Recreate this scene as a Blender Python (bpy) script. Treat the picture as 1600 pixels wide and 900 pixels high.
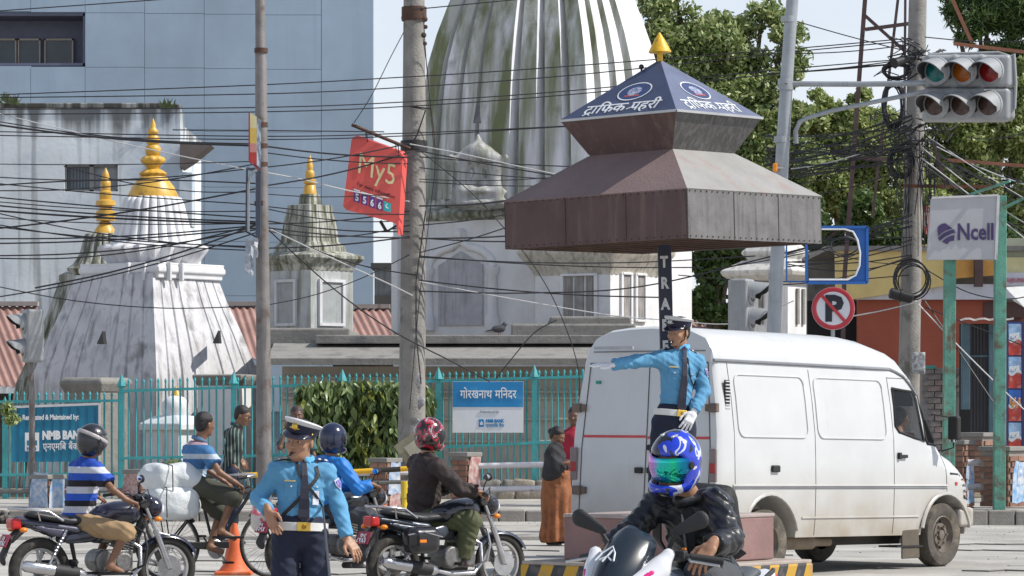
import bpy, bmesh, math, random
import numpy as np
from mathutils import Vector, Matrix, Euler
R = math.radians
PI = math.pi
rng = random.Random(7)
sc = bpy.context.scene
col = sc.collection
for _o in list(bpy.data.objects): bpy.data.objects.remove(_o)

# ---------------------------------------------------------------- camera
FPX, HZ, EYE = 5250.0, 640.0, 1.7        # focal length and horizon row in 1600 px units, eye height
cd = bpy.data.cameras.new('camera'); cam = bpy.data.objects.new('camera', cd); col.objects.link(cam)
cam.location = (0, 0, EYE); cam.rotation_euler = (R(90), 0, 0)
cd.sensor_width = 36; cd.lens = FPX/1600*36; cd.shift_y = 190/1600
cd.clip_start = 0.5; cd.clip_end = 3000
sc.camera = cam
# ---------------------------------------------------------------- light
SUN_AZ, SUN_EL = -7.0, 47.0              # azimuth counted from +X towards +Y
w = bpy.data.worlds.new('World'); sc.world = w; w.use_nodes = True
nt = w.node_tree; nt.nodes.clear()
sky = nt.nodes.new('ShaderNodeTexSky'); sky.sky_type = 'NISHITA'; sky.sun_disc = False
sky.sun_elevation = R(SUN_EL); sky.sun_rotation = R(90-SUN_AZ); sky.altitude = 1300
sky.air_density = 1.0; sky.dust_density = 1.2; sky.ozone_density = 1.0
bg = nt.nodes.new('ShaderNodeBackground'); bg.inputs[1].default_value = 0.138
wo = nt.nodes.new('ShaderNodeOutputWorld')
tc = nt.nodes.new('ShaderNodeTexCoord'); mp = nt.nodes.new('ShaderNodeMapping'); mp.inputs['Scale'].default_value = (1, 1, 2.5)
ns = nt.nodes.new('ShaderNodeTexNoise'); ns.inputs['Scale'].default_value = 6; ns.inputs['Detail'].default_value = 7; ns.inputs['Roughness'].default_value = .55
rp = nt.nodes.new('ShaderNodeValToRGB'); rp.color_ramp.elements[0].position = .30; rp.color_ramp.elements[1].position = .62
rp.color_ramp.elements[0].color = (.55, .55, .55, 1); rp.color_ramp.elements[1].color = (.95, .95, .95, 1)
mx = nt.nodes.new('ShaderNodeMix'); mx.data_type = 'RGBA'
nt.links.new(tc.outputs['Generated'], mp.inputs[0]); nt.links.new(mp.outputs[0], ns.inputs['Vector'])
nt.links.new(ns.outputs[0], rp.inputs[0])
sx = nt.nodes.new('ShaderNodeSeparateXYZ'); nt.links.new(tc.outputs['Generated'], sx.inputs[0])      # bright haze and cloud low down, bluer overhead
hz = nt.nodes.new('ShaderNodeMapRange'); hz.inputs[1].default_value = .02; hz.inputs[2].default_value = .65; hz.inputs[3].default_value = 1.0; hz.inputs[4].default_value = .25; nt.links.new(sx.outputs[2], hz.inputs[0])
hm = nt.nodes.new('ShaderNodeMath'); hm.operation = 'MULTIPLY'; nt.links.new(rp.outputs[0], hm.inputs[0]); nt.links.new(hz.outputs[0], hm.inputs[1]); nt.links.new(hm.outputs[0], mx.inputs[0])
nt.links.new(sky.outputs[0], mx.inputs[6]); mx.inputs[7].default_value = (6.6, 6.85, 7.3, 1)
nt.links.new(mx.outputs[2], bg.inputs[0]); nt.links.new(bg.outputs[0], wo.inputs[0])
sd = bpy.data.lights.new('sun', 'SUN'); sd.energy = 5.0; sd.angle = R(0.5); sd.color = (1, .955, .88)
so = bpy.data.objects.new('sun', sd); col.objects.link(so)
_s = Vector((math.cos(R(SUN_AZ))*math.cos(R(SUN_EL)), math.sin(R(SUN_AZ))*math.cos(R(SUN_EL)), math.sin(R(SUN_EL))))
so.rotation_euler = _s.to_track_quat('Z', 'Y').to_euler(); so.location = (30, 0, 40)
sc.view_settings.view_transform = 'Standard'; sc.view_settings.look = 'None'
sc.view_settings.exposure = 0.0; sc.view_settings.gamma = 1
sc.cycles.max_bounces = 6; sc.cycles.use_denoising = True

# ---------------------------------------------------------------- helpers
def P(px, py, Y): return Vector(((px-800)/FPX*Y, Y, EYE+(HZ-py)/FPX*Y))
def SC(Y): return FPX/Y                   # pixels per metre at depth Y
def V(*a): return Vector(a)
def srgb(h):
    h = h.lstrip('#'); c = [int(h[i:i+2], 16)/255 for i in (0, 2, 4)]
    return tuple(x/12.92 if x <= .04045 else ((x+.055)/1.055)**2.4 for x in c)

_M = {}
def mat(name, c, rough=.6, metal=0, var=.12, scale=4, bump=.15, bscale=40, streak=0, sc2=None, sscale=3,
        stain=0, stc=None, stscale=1.2, coat=0, spec=None, alpha=None, emit=None, trans=0):
    """painted / mineral / metal surface: noise variation, vertical weather streaks, blotchy stains, fine relief"""
    if name in _M: return _M[name]
    if isinstance(c, str): c = srgb(c)
    if isinstance(sc2, str): sc2 = srgb(sc2)
    if isinstance(stc, str): stc = srgb(stc)
    m = bpy.data.materials.new(name); m.use_nodes = True; t = m.node_tree; N = t.nodes; L = t.links
    b = N['Principled BSDF']
    b.inputs['Roughness'].default_value = rough; b.inputs['Metallic'].default_value = metal
    if coat: b.inputs['Coat Weight'].default_value = coat; b.inputs['Coat Roughness'].default_value = .08
    if spec is not None: b.inputs['Specular IOR Level'].default_value = spec
    if alpha is not None: b.inputs['Alpha'].default_value = alpha
    if trans: b.inputs['Transmission Weight'].default_value = trans
    if emit: b.inputs['Emission Color'].default_value = (*c, 1); b.inputs['Emission Strength'].default_value = emit
    tx = N.new('ShaderNodeTexCoord')
    def noise(s, stretch=None, det=5):
        n = N.new('ShaderNodeTexNoise'); n.inputs['Scale'].default_value = s; n.inputs['Detail'].default_value = det; n.inputs['Roughness'].default_value = .6
        if stretch:
            mpp = N.new('ShaderNodeMapping'); mpp.inputs['Scale'].default_value = stretch
            L.new(tx.outputs['Object'], mpp.inputs[0]); L.new(mpp.outputs[0], n.inputs['Vector'])
        else: L.new(tx.outputs['Object'], n.inputs['Vector'])
        return n.outputs[0]
    def mixc(fac, a, bb):
        x = N.new('ShaderNodeMix'); x.data_type = 'RGBA'
        if isinstance(fac, (int, float)): x.inputs[0].default_value = fac
        else: L.new(fac, x.inputs[0])
        for i, v in ((6, a), (7, bb)):
            if isinstance(v, tuple): x.inputs[i].default_value = (*v, 1)
            else: L.new(v, x.inputs[i])
        return x.outputs[2]
    def ramp(src, lo, hi, top=1.0):
        r = N.new('ShaderNodeMapRange'); r.inputs[1].default_value = lo; r.inputs[2].default_value = hi; r.inputs[3].default_value = 0; r.inputs[4].default_value = top
        L.new(src, r.inputs[0]); return r.outputs[0]
    cur = tuple(c)
    if var:
        lo = tuple(max(0, x*(1-var)) for x in c); hi = tuple(min(1, x*(1+var)) for x in c)
        cur = mixc(ramp(noise(scale), .3, .7), lo, hi)
    if stain: cur = mixc(ramp(noise(stscale, None, 8), .62-stain*.25, .70-stain*.1, .85), cur, stc or tuple(x*.4 for x in c))
    if streak: cur = mixc(ramp(noise(sscale, (3.2, 3.2, .22), 6), .66-streak*.3, .80-streak*.2, min(1, .5+streak*.5)), cur, sc2 or tuple(x*.35 for x in c))
    if isinstance(cur, tuple): b.inputs['Base Color'].default_value = (*cur, 1)
    else: L.new(cur, b.inputs['Base Color'])
    if bump:
        bp = N.new('ShaderNodeBump'); bp.inputs['Strength'].default_value = bump; bp.inputs['Distance'].default_value = .02
        L.new(noise(bscale, None, 4), bp.inputs['Height']); L.new(bp.outputs[0], b.inputs['Normal'])
    _M[name] = m
    return m

def bands(name, cols, edges, axis='Z', rough=.8, bump=.2, repeat=None):
    """cloth or paint in hard colour bands along one object axis; edges are the upper limits of all but the last band"""
    if name in _M: return _M[name]
    m = bpy.data.materials.new(name); m.use_nodes = True; t = m.node_tree; N = t.nodes; L = t.links
    b = N['Principled BSDF']; b.inputs['Roughness'].default_value = rough
    tx = N.new('ShaderNodeTexCoord'); sp = N.new('ShaderNodeSeparateXYZ'); L.new(tx.outputs['Object'], sp.inputs[0])
    src = sp.outputs['XYZ'.index(axis)]
    if repeat:
        mm = N.new('ShaderNodeMath'); mm.operation = 'FLOORED_MODULO'; L.new(src, mm.inputs[0]); mm.inputs[1].default_value = repeat; src = mm.outputs[0]
    lo, hi = (0, repeat) if repeat else (edges[0]-.2, edges[-1]+.2)
    r = N.new('ShaderNodeMapRange'); r.inputs[1].default_value = lo; r.inputs[2].default_value = hi; L.new(src, r.inputs[0])
    cr = N.new('ShaderNodeValToRGB'); cr.color_ramp.interpolation = 'CONSTANT'; e = cr.color_ramp.elements
    e[0].position = 0; e[0].color = (*srgb(cols[0]), 1); e[1].position = (edges[0]-lo)/(hi-lo); e[1].color = (*srgb(cols[1]), 1)
    for i in range(1, len(edges)):
        x = e.new((edges[i]-lo)/(hi-lo)); x.color = (*srgb(cols[i+1]), 1)
    L.new(r.outputs[0], cr.inputs[0])
    nz = N.new('ShaderNodeTexNoise'); nz.inputs['Scale'].default_value = 9; L.new(tx.outputs['Object'], nz.inputs['Vector'])
    mr = N.new('ShaderNodeMapRange'); mr.inputs[3].default_value = .8; mr.inputs[4].default_value = 1.15; L.new(nz.outputs[0], mr.inputs[0])
    mu = N.new('ShaderNodeMix'); mu.data_type = 'RGBA'; mu.blend_type = 'MULTIPLY'; mu.inputs[0].default_value = 1
    L.new(cr.outputs[0], mu.inputs[6]); L.new(mr.outputs[0], mu.inputs[7]); L.new(mu.outputs[2], b.inputs['Base Color'])
    _M[name] = m
    return m

def tag(o, label=None, cat=None, group=None, kind=None):
    if label: o['label'] = label
    if cat: o['category'] = cat
    if group: o['group'] = group
    if kind: o['kind'] = kind
    return o
def thing(name, label, cat, loc=(0, 0, 0), rz=0, group=None):
    o = bpy.data.objects.new(name, None); col.objects.link(o); o.empty_display_size = .2
    o.location = loc; o.rotation_euler = (0, 0, rz)
    return tag(o, label, cat, group)
def attach(o, parent, world=False):
    if parent:
        o.parent = parent
        if world:
            p = parent; m = Matrix.Identity(4)
            while p is not None:
                m = p.matrix_parent_inverse @ Matrix.LocRotScale(p.location, p.rotation_euler, p.scale) @ m if False else (Matrix.LocRotScale(p.location, p.rotation_euler, p.scale) @ m)
                m = p.matrix_parent_inverse @ m; p = p.parent
            o.matrix_parent_inverse = m.inverted()
    return o
def kids(o): return [c for c in bpy.data.objects if c.parent == o]
def dup(root, loc=None, rz=None, label=None, group=None, parent=None):
    c = root.copy(); col.objects.link(c)
    if parent is not None: c.parent = parent
    for ch in root.children: dup(ch, parent=c)
    if loc is not None: c.location = loc
    if rz is not None: c.rotation_euler = (0, 0, rz)
    if label: c['label'] = label
    if group: c['group'] = group
    return c

def frame_from(d, up=(0, 0, 1)):
    d = Vector(d).normalized(); u = Vector(up)
    if abs(d.dot(u)) > .99: u = Vector((0, 1, 0))
    r = d.cross(u).normalized(); return d, r, r.cross(d).normalized()

class MB:
    """collects shapes, then links them as ONE mesh object"""
    def __init__(s): s.v = []; s.f = []; s.mi = []; s.m = 0; s.T = None
    def add(s, vs, fs):
        n = len(s.v)
        for p in vs:
            p = Vector(p)
            if s.T is not None: p = s.T @ p
            s.v.append(tuple(p))
        for f in fs: s.f.append(tuple(i+n for i in f)); s.mi.append(s.m)
        return s
    def box(s, c, d, rz=0, rot=None):
        h = [x/2 for x in d]; M = rot if rot is not None else Matrix.Rotation(rz, 3, 'Z'); c = Vector(c)
        vs = [c + M @ Vector((x*h[0], y*h[1], z*h[2])) for z in (-1, 1) for y in (-1, 1) for x in (-1, 1)]
        return s.add(vs, [(0, 2, 3, 1), (4, 5, 7, 6), (0, 1, 5, 4), (2, 6, 7, 3), (0, 4, 6, 2), (1, 3, 7, 5)])
    def bar(s, a, b, w, t=None, up=(0, 0, 1)):
        a = Vector(a); b = Vector(b); d, r, u = frame_from(b-a, up); t = t or w
        M = Matrix((d, r, u)).transposed()
        return s.box((a+b)/2, ((b-a).length, w, t), rot=M)
    def rings(s, rs, cap0=True, cap1=True, closed=True):
        n = len(rs[0]); vs = [p for r in rs for p in r]; fs = []
        for i in range(len(rs)-1):
            for j in range(n if closed else n-1):
                a = i*n+j; b = i*n+(j+1) % n; fs.append((a, b, b+n, a+n))
        if cap0: fs.append(tuple(range(n-1, -1, -1)))
        if cap1: fs.append(tuple((len(rs)-1)*n+j for j in range(n)))
        return s.add(vs, fs)
    def tube(s, pts, r, seg=8, caps=True):
        pts = [Vector(p) for p in pts]; rr = r if isinstance(r, (list, tuple)) else [r]*len(pts); rs = []; pu = Vector((0, 0, 1))
        for i, p in enumerate(pts):
            d = (pts[min(i+1, len(pts)-1)]-pts[max(i-1, 0)])
            if d.length < 1e-9: d = Vector((0, 0, 1))
            d.normalize(); u = pu - d*pu.dot(d)
            if u.length < .05: u = Vector((1, 0, 0)) - d*d.x if abs(d.x) < .9 else Vector((0, 1, 0)) - d*d.y
            u.normalize(); pu = u; q = d.cross(u)
            rs.append([p+(u*math.cos(2*PI*k/seg)+q*math.sin(2*PI*k/seg))*rr[i] for k in range(seg)])
        return s.rings(rs, caps, caps)
    def lathe(s, prof, c=(0, 0, 0), seg=24, axis=(0, 0, 1), sq=None, caps=True):
        """prof: (radius, height) along axis"""
        c = Vector(c); d, r, u = frame_from(axis, (0, 1, 0) if abs(Vector(axis).normalized().z) > .9 else (0, 0, 1)); rs = []
        for (ra, h) in prof:
            rs.append([c+d*h+(r*math.cos(2*PI*k/seg)+u*math.sin(2*PI*k/seg))*ra for k in range(seg)])
        return s.rings(rs, caps, caps)
    def sphere(s, c, r, seg=12, rings=8, sc3=(1, 1, 1), M=None):
        c = Vector(c); rs = []; M = M or Matrix.Identity(3)
        for i in range(rings+1):
            a = -PI/2+PI*i/rings; ca = max(math.cos(a), .001)
            rs.append([c+M @ Vector((math.cos(2*PI*k/seg)*ca*r*sc3[0], math.sin(2*PI*k/seg)*ca*r*sc3[1], math.sin(a)*r*sc3[2])) for k in range(seg)])
        return s.rings(rs)
    def torus(s, c, Rr, r, axis=(0, 0, 1), seg=32, ms=8, a0=0, a1=2*PI, flat=1.0):
        c = Vector(c); d, e1, e2 = frame_from(axis, (0, 1, 0) if abs(Vector(axis).normalized().z) > .9 else (0, 0, 1)); full = abs(a1-a0-2*PI) < 1e-6
        n = seg if full else seg+1; rs = []
        for i in range(n):
            a = a0+(a1-a0)*i/seg; o = e1*math.cos(a)+e2*math.sin(a)
            rs.append([c+o*(Rr+r*math.cos(2*PI*k/ms))+d*(r*flat*math.sin(2*PI*k/ms)) for k in range(ms)])
        if full: rs.append(rs[0])
        return s.rings(rs, not full, not full)
    def poly(s, pts, depth):
        """flat polygon (list of 3D points, planar) thickened by the vector depth"""
        pts = [Vector(p) for p in pts]; depth = Vector(depth); return s.rings([pts, [p+depth for p in pts]])
    def build(s, name, m, parent=None, world=False, smooth=None, bevel=0, kind=None, bseg=2, label=None):
        me = bpy.data.meshes.new(name); me.from_pydata(s.v, [], s.f); ms = m if isinstance(m, (list, tuple)) else [m]
        for x in ms: me.materials.append(x)
        if len(ms) > 1: me.polygons.foreach_set('material_index', s.mi)
        bm = bmesh.new(); bm.from_mesh(me); bmesh.ops.recalc_face_normals(bm, faces=bm.faces); bm.to_mesh(me); bm.free()
        if smooth is not None:
            me.polygons.foreach_set('use_smooth', [True]*len(me.polygons)); me.set_sharp_from_angle(angle=R(smooth))
        o = bpy.data.objects.new(name, me); col.objects.link(o); attach(o, parent, world)
        if bevel:
            bv = o.modifiers.new('bevel', 'BEVEL'); bv.width = bevel; bv.segments = bseg; bv.limit_method = 'ANGLE'; bv.angle_limit = R(35); bv.harden_normals = False
        if kind: o['kind'] = kind
        if label: o['label'] = label
        return o

def text(name, s, size, origin, right, up, m, parent=None, world=False, depth=.002, align='LEFT', bold=0, sx=1.0, space=1.0):
    """flat lettering built as thin raised shapes; right / up are the writing directions"""
    cu = bpy.data.curves.new(name, 'FONT'); cu.body = s; cu.size = size; cu.align_x = align; cu.extrude = depth; cu.offset = bold; cu.resolution_u = 2; cu.space_character = space
    tmp = bpy.data.objects.new('tmp', cu); col.objects.link(tmp)
    dg = bpy.context.evaluated_depsgraph_get(); dg.update()
    me = bpy.data.meshes.new_from_object(tmp.evaluated_get(dg)); bpy.data.objects.remove(tmp)
    right = Vector(right).normalized(); up = Vector(up).normalized(); n = right.cross(up)
    M = Matrix((right*sx, up, n)).transposed().to_4x4(); M.translation = Vector(origin); me.transform(M)
    me.materials.clear(); me.materials.append(m); me.name = name
    o = bpy.data.objects.new(name, me); col.objects.link(o); attach(o, parent, world)
    return o

def textrow(name, parts, width, size, origin, right, up, m, parent=None, world=False, depth=.002, bold=0):
    """sets the pieces of one written line side by side and fits the line to the given width; ' ' is a gap, ('<', piece) tucks under the last"""
    right = Vector(right).normalized(); up = Vector(up).normalized(); obs = []; x = 0
    for p in parts:
        if p == ' ': x += size*.30; continue
        o = text(name, p, size, (0, 0, 0), (1, 0, 0), (0, 1, 0), m, None, False, depth, 'LEFT', bold); xs = [v.co.x for v in o.data.vertices]; o.data.transform(Matrix.Translation((x-min(xs), 0, 0))); x += size*.24 if p == 'ि' else max(xs)-min(xs); obs.append(o)
    k = width/x; n = right.cross(up); M = Matrix((right*k, up, n)).transposed().to_4x4(); M.translation = Vector(origin)
    for o in obs: o.data.transform(M); attach(o, parent, world)
    return k

# ---- signed-distance modelling: smooth unions of tapered limbs, meshed by surface nets
class SDF:
    def __init__(s, res=.01, k=.02): s.res = res; s.k = k; s.pr = []; s.cutp = []
    def cap(s, a, b, ra, rb=None, k=None, flat=None, cut=False, sub=False):
        s.pr.append(('c', np.array(a, float), np.array(b, float), ra, ra if rb is None else rb, k, flat, cut, sub)); return s
    def chain(s, pts, rad, k=None, flat=None, cut=False):
        for i in range(len(pts)-1): s.cap(pts[i], pts[i+1], rad[i], rad[i+1], k, flat, cut and i == len(pts)-2)
        return s
    def ell(s, c, r, M=None, k=None, sub=False): s.pr.append(('e', np.array(c, float), np.array(r, float), None if M is None else np.array(M, float), k, sub)); return s
    def box(s, c, h, rd=.01, M=None, k=None, sub=False): s.pr.append(('b', np.array(c, float), np.array(h, float), rd, None if M is None else np.array(M, float), k, sub)); return s
    def cutp_now(s, p, n): s.pr.append(('p', np.array(p, float), np.array(Vector(n).normalized(), float), None, True)); return s   # cuts only what was added so far
    def plane(s, p, n): s.cutp.append((np.array(p, float), np.array(Vector(n).normalized(), float))); return s   # removes the side n points to
    def bounds(s, q):
        if q[0] == 'c': r = max(q[3], q[4]); return np.minimum(q[1], q[2])-r, np.maximum(q[1], q[2])+r
        if q[0] == 'e': r = q[2].max() if q[3] is not None else q[2]; return q[1]-r, q[1]+r
        r = np.linalg.norm(q[2])+q[3] if q[4] is not None else q[2]+q[3]; return q[1]-r, q[1]+r
    def mesh(s, name, m, parent=None, fold=0, ffreq=28, world=False, seed=0, ms=None):
        res = s.res; bb = [s.bounds(q) for q in s.pr if not q[-1]]
        lo = np.min([b[0] for b in bb], 0)-3*res; hi = np.max([b[1] for b in bb], 0)+3*res
        n = np.ceil((hi-lo)/res).astype(int)+1; ax = [lo[i]+np.arange(n[i])*res for i in range(3)]
        D = np.full(tuple(n), .5, np.float32)
        for q in s.pr:
            if q[0] == 'p':
                D = np.maximum(D, (ax[0][:, None, None]-q[1][0])*q[2][0]+(ax[1][None, :, None]-q[1][1])*q[2][1]+(ax[2][None, None, :]-q[1][2])*q[2][2]).astype(np.float32); continue
            sub = q[-1]; k = {'c': q[5], 'e': q[4], 'b': q[5]}[q[0]]; k = s.k if k is None else k
            b0, b1 = s.bounds(q); mg = k+2.5*res+abs(fold)
            i0 = np.maximum(((b0-mg-lo)/res).astype(int), 0); i1 = np.minimum(((b1+mg-lo)/res).astype(int)+2, n)
            if (i1 <= i0).any(): continue
            sl = tuple(slice(i0[i], i1[i]) for i in range(3))
            X = ax[0][sl[0]][:, None, None]; Y = ax[1][sl[1]][None, :, None]; Z = ax[2][sl[2]][None, None, :]
            if q[0] == 'c':
                a, b, ra, rb, flat = q[1], q[2], q[3], q[4], q[6]; ba = b-a; L2 = max(float(ba@ba), 1e-9)
                px, py, pz = X-a[0], Y-a[1], Z-a[2]; t = (px*ba[0]+py*ba[1]+pz*ba[2])/L2; tcl = np.clip(t, 0, 1)
                dx, dy, dz = px-ba[0]*tcl, py-ba[1]*tcl, pz-ba[2]*tcl
                if flat is not None:
                    nn = np.array(Vector(flat[0]).normalized()); f = flat[1]; dn = (dx*nn[0]+dy*nn[1]+dz*nn[2]); e = dn*dn*(1/f/f-1)
                    dd = np.sqrt(np.maximum(dx*dx+dy*dy+dz*dz+e, 0))
                else: dd = np.sqrt(dx*dx+dy*dy+dz*dz)
                d = dd-(ra+(rb-ra)*tcl)
                if q[7]: d = np.maximum(d, (t-1)*math.sqrt(L2))
            elif q[0] == 'e':
                c, r, M = q[1], q[2], q[3]; px, py, pz = X-c[0], Y-c[1], Z-c[2]
                if M is not None: px, py, pz = (px*M[0][i]+py*M[1][i]+pz*M[2][i] for i in range(3))
                k0 = np.sqrt((px/r[0])**2+(py/r[1])**2+(pz/r[2])**2); k1 = np.sqrt((px/r[0]**2)**2+(py/r[1]**2)**2+(pz/r[2]**2)**2)
                d = k0*(k0-1)/np.maximum(k1, 1e-6)
            else:
                c, h, rd, M = q[1], q[2], q[3], q[4]; px, py, pz = X-c[0], Y-c[1], Z-c[2]
                if M is not None: px, py, pz = (px*M[0][i]+py*M[1][i]+pz*M[2][i] for i in range(3))
                qx, qy, qz = np.abs(px)-h[0], np.abs(py)-h[1], np.abs(pz)-h[2]
                d = np.sqrt(np.maximum(qx, 0)**2+np.maximum(qy, 0)**2+np.maximum(qz, 0)**2)+np.minimum(np.maximum(np.maximum(qx, qy), qz), 0)-rd
            o = D[sl]
            if sub:
                h = np.clip(.5-.5*(o+d)/max(k, 1e-4), 0, 1); D[sl] = o*(1-h)-d*h+k*h*(1-h)
            else:
                h = np.clip(.5+.5*(d-o)/max(k, 1e-4), 0, 1); D[sl] = d*(1-h)+o*h-k*h*(1-h)
        X = ax[0][:, None, None]; Y = ax[1][None, :, None]; Z = ax[2][None, None, :]
        if fold:
            f = ffreq; sd_ = seed*1.7
            wv = np.sin(X*f*.6+Y*f*.5+Z*f*1.0+2.2*np.sin(X*f*.23+sd_+Z*f*.17)+1.7*np.sin(Y*f*.35-Z*f*.11+sd_))*.6+np.sin(X*f*1.3-Z*f*.55+Y*f*.9+2*np.sin(Z*f*.4+sd_+Y*f*.3))*.4
            rg = 1-2*np.abs(np.sin(X*f*.35+Z*f*.62-Y*f*.28+1.6*np.sin(Z*f*.19+X*f*.27+sd_)+1.1*np.sin(Y*f*.31+sd_))); D = D+(fold*(.6*wv-.45*rg)).astype(np.float32)
        for (pp, nn) in s.cutp: D = np.maximum(D, (X-pp[0])*nn[0]+(Y-pp[1])*nn[1]+(Z-pp[2])*nn[2]).astype(np.float32)
        vs, fs = surfnet(D, lo, res)
        me = bpy.data.meshes.new(name); me.vertices.add(len(vs)); me.vertices.foreach_set('co', vs.astype(np.float32).ravel())
        me.loops.add(len(fs)*4); me.loops.foreach_set('vertex_index', fs.astype(np.int32).ravel())
        me.polygons.add(len(fs)); me.polygons.foreach_set('loop_start', np.arange(len(fs), dtype=np.int32)*4)
        me.polygons.foreach_set('loop_total', np.full(len(fs), 4, np.int32)); me.polygons.foreach_set('use_smooth', np.ones(len(fs), bool))
        me.update(); me.validate()
        for x in (m if isinstance(m, (list, tuple)) else [m]): me.materials.append(x)
        o = bpy.data.objects.new(name, me); col.objects.link(o); attach(o, parent, world)
        return o

def surfnet(D, lo, res):
    S = D < 0
    a = [S[i:S.shape[0]-1+i, j:S.shape[1]-1+j, k:S.shape[2]-1+k] for i in (0, 1) for j in (0, 1) for k in (0, 1)]
    cnt = sum(x.astype(np.int8) for x in a); mask = (cnt > 0) & (cnt < 8); idx = np.argwhere(mask)
    cor = np.array([(i, j, k) for i in (0, 1) for j in (0, 1) for k in (0, 1)])
    vals = np.stack([D[idx[:, 0]+c[0], idx[:, 1]+c[1], idx[:, 2]+c[2]] for c in cor], 1)
    acc = np.zeros((len(idx), 3)); nn = np.zeros(len(idx))
    for p in range(8):
        for q in range(p+1, 8):
            if np.abs(cor[p]-cor[q]).sum() != 1: continue
            d0 = vals[:, p]; d1 = vals[:, q]; cr = (d0 < 0) != (d1 < 0); t = np.where(cr, d0/np.where(cr, d0-d1, 1), 0)
            pt = cor[p]+t[:, None]*(cor[q]-cor[p]); acc += np.where(cr[:, None], pt, 0); nn += cr
    vs = (idx+acc/nn[:, None])*res+lo
    mp_ = np.full(mask.shape, -1, np.int64); mp_[mask] = np.arange(len(idx)); out = []
    for axx in range(3):
        sl0 = [slice(None)]*3; sl1 = [slice(None)]*3; sl0[axx] = slice(0, -1); sl1[axx] = slice(1, None)
        s0 = S[tuple(sl0)]; s1 = S[tuple(sl1)]; e = np.argwhere(s0 != s1); u, v_ = (axx+1) % 3, (axx+2) % 3
        e = e[(e[:, u] > 0) & (e[:, v_] > 0) & (e[:, u] < mask.shape[u]) & (e[:, v_] < mask.shape[v_])]
        def g(du, dv):
            f = e.copy(); f[:, u] -= du; f[:, v_] -= dv; return mp_[f[:, 0], f[:, 1], f[:, 2]]
        q = np.stack([g(1, 1), g(0, 1), g(0, 0), g(1, 0)], 1); ins = s0[e[:, 0], e[:, 1], e[:, 2]]
        q[~ins] = q[~ins][:, ::-1]; out.append(q)
    fs = np.concatenate(out); return vs, fs[(fs >= 0).all(1)]

def ik(a, b, l1, l2, pole):
    a = Vector(a); b = Vector(b); d = b-a; L = min(d.length, (l1+l2)*.999); dn = d.normalized()
    x = (l1*l1-l2*l2+L*L)/(2*L); h = math.sqrt(max(l1*l1-x*x, 0)); p = Vector(pole); p = p-dn*p.dot(dn); p.normalize()
    return a+dn*x+p*h
# ================================================================ SETTING
m_road = mat('dusty_asphalt', (.40, .385, .355), rough=.9, var=.28, scale=.8, bump=.6, bscale=60, stain=.42, stc=(.31, .295, .27), stscale=.55, streak=0)
m_pave = mat('pavement_concrete', (.39, .37, .335), rough=.9, var=.2, scale=1.2, bump=.4, bscale=30, stain=.3, stc=(.2, .18, .16), stscale=1.5)
m_kerb = mat('kerb_concrete', (.27, .25, .225), rough=.9, var=.2, scale=3, bump=.4, bscale=30, streak=.3)
m_earth = mat('earth', (.2, .16, .11), rough=1, var=.3, scale=2, bump=.5)
b = MB(); b.rings([[V(-400, -20, 0), V(400, -20, 0)], [V(-400, 1500, 0), V(400, 1500, 0)]], False, False, False)
tag(b.build('road', m_road), kind='structure')
b = MB(); b.box((0, 53.3, .095), (60, 7.2, .21)); tag(b.build('pavement', m_pave), kind='structure')
b = MB(); b.box((-9.2, 46.6, .025), (20.5, 5.6, .058)); tag(b.build('gutter_apron', m_pave, bevel=.01), kind='structure')
b = MB(); b.box((0, 130, .01), (160, 146, .03)); tag(b.build('temple_ground', m_earth), kind='structure')
kt = thing('kerb', None, None, (0, 49.55, 0)); del_ = None
kt['kind'] = 'structure'
kb = MB(); kb.box((0, 0, .1), (.385, .3, .235)); k0 = kb.build('kerb_stone', m_kerb, kt, bevel=.018)
k0.location = (-8.0, 0, 0)
for i in range(1, 48):
    c = k0.copy(); col.objects.link(c); c.location = (-8.0+i*.4, rng.uniform(-.012, .012), rng.uniform(-.01, .008)); c.rotation_euler = (0, 0, rng.uniform(-.02, .02))
# faint worn lane paint, slightly proud of the road
mp_w = mat('worn_paint', (.42, .41, .39), rough=.9, var=.2, stain=.8, stc=(.27, .26, .25), stscale=4)
b = MB(); b.box((6.2, 36.6, .004), (1.6, .14, .004), rz=R(4)); b.box((8.6, 36.9, .004), (1.6, .14, .004), rz=R(4))
tag(b.build('road_marking', mp_w), kind='structure')

def ringsq(cx, cy, L, a, z, side=None):
    """plan ring of a square (side L) turned so its left face recedes by a; side=[(u,d)..] gives ribs along each face"""
    side = side or [(-1, 0)]; out = []
    for q in range(4):
        th = -a + q*PI/2
        n = V(-math.sin(a), -math.cos(a), 0); n.rotate(Euler((0, 0, q*PI/2))); t = V(math.cos(a), -math.sin(a), 0); t.rotate(Euler((0, 0, q*PI/2)))
        for (u, d) in side: out.append(V(cx, cy, z)+t*(u*L/2)+n*(L/2*(1+d)))
    return out
def tower(b, cx, Y, a, tiers, side=None):
    """tiers: (row, width in px) bottom to top; loft of turned squares, width = visible silhouette"""
    s = SC(Y); X = (cx-800)/s; rs = []
    for (py, W) in tiers:
        L = W/s/(math.cos(a)+math.sin(a)); rs.append(ringsq(X, Y, L, a, EYE+(HZ-py)/s, side))
    b.rings(rs); return X
def facept(X, Y, L, a, face, u, out, z):
    """point on the left (0) or right (1) visible face; u 0..1 from the near corner outward"""
    n = [V(-math.sin(a), -math.cos(a), 0), V(math.cos(a), -math.sin(a), 0)][face]
    t = [V(-math.cos(a), math.sin(a), 0), V(math.sin(a), math.cos(a), 0)][face]
    c = V(X, Y, z)+n*(L/2)-t*(L/2); return c+t*(u*L)+n*out, t, n

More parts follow.
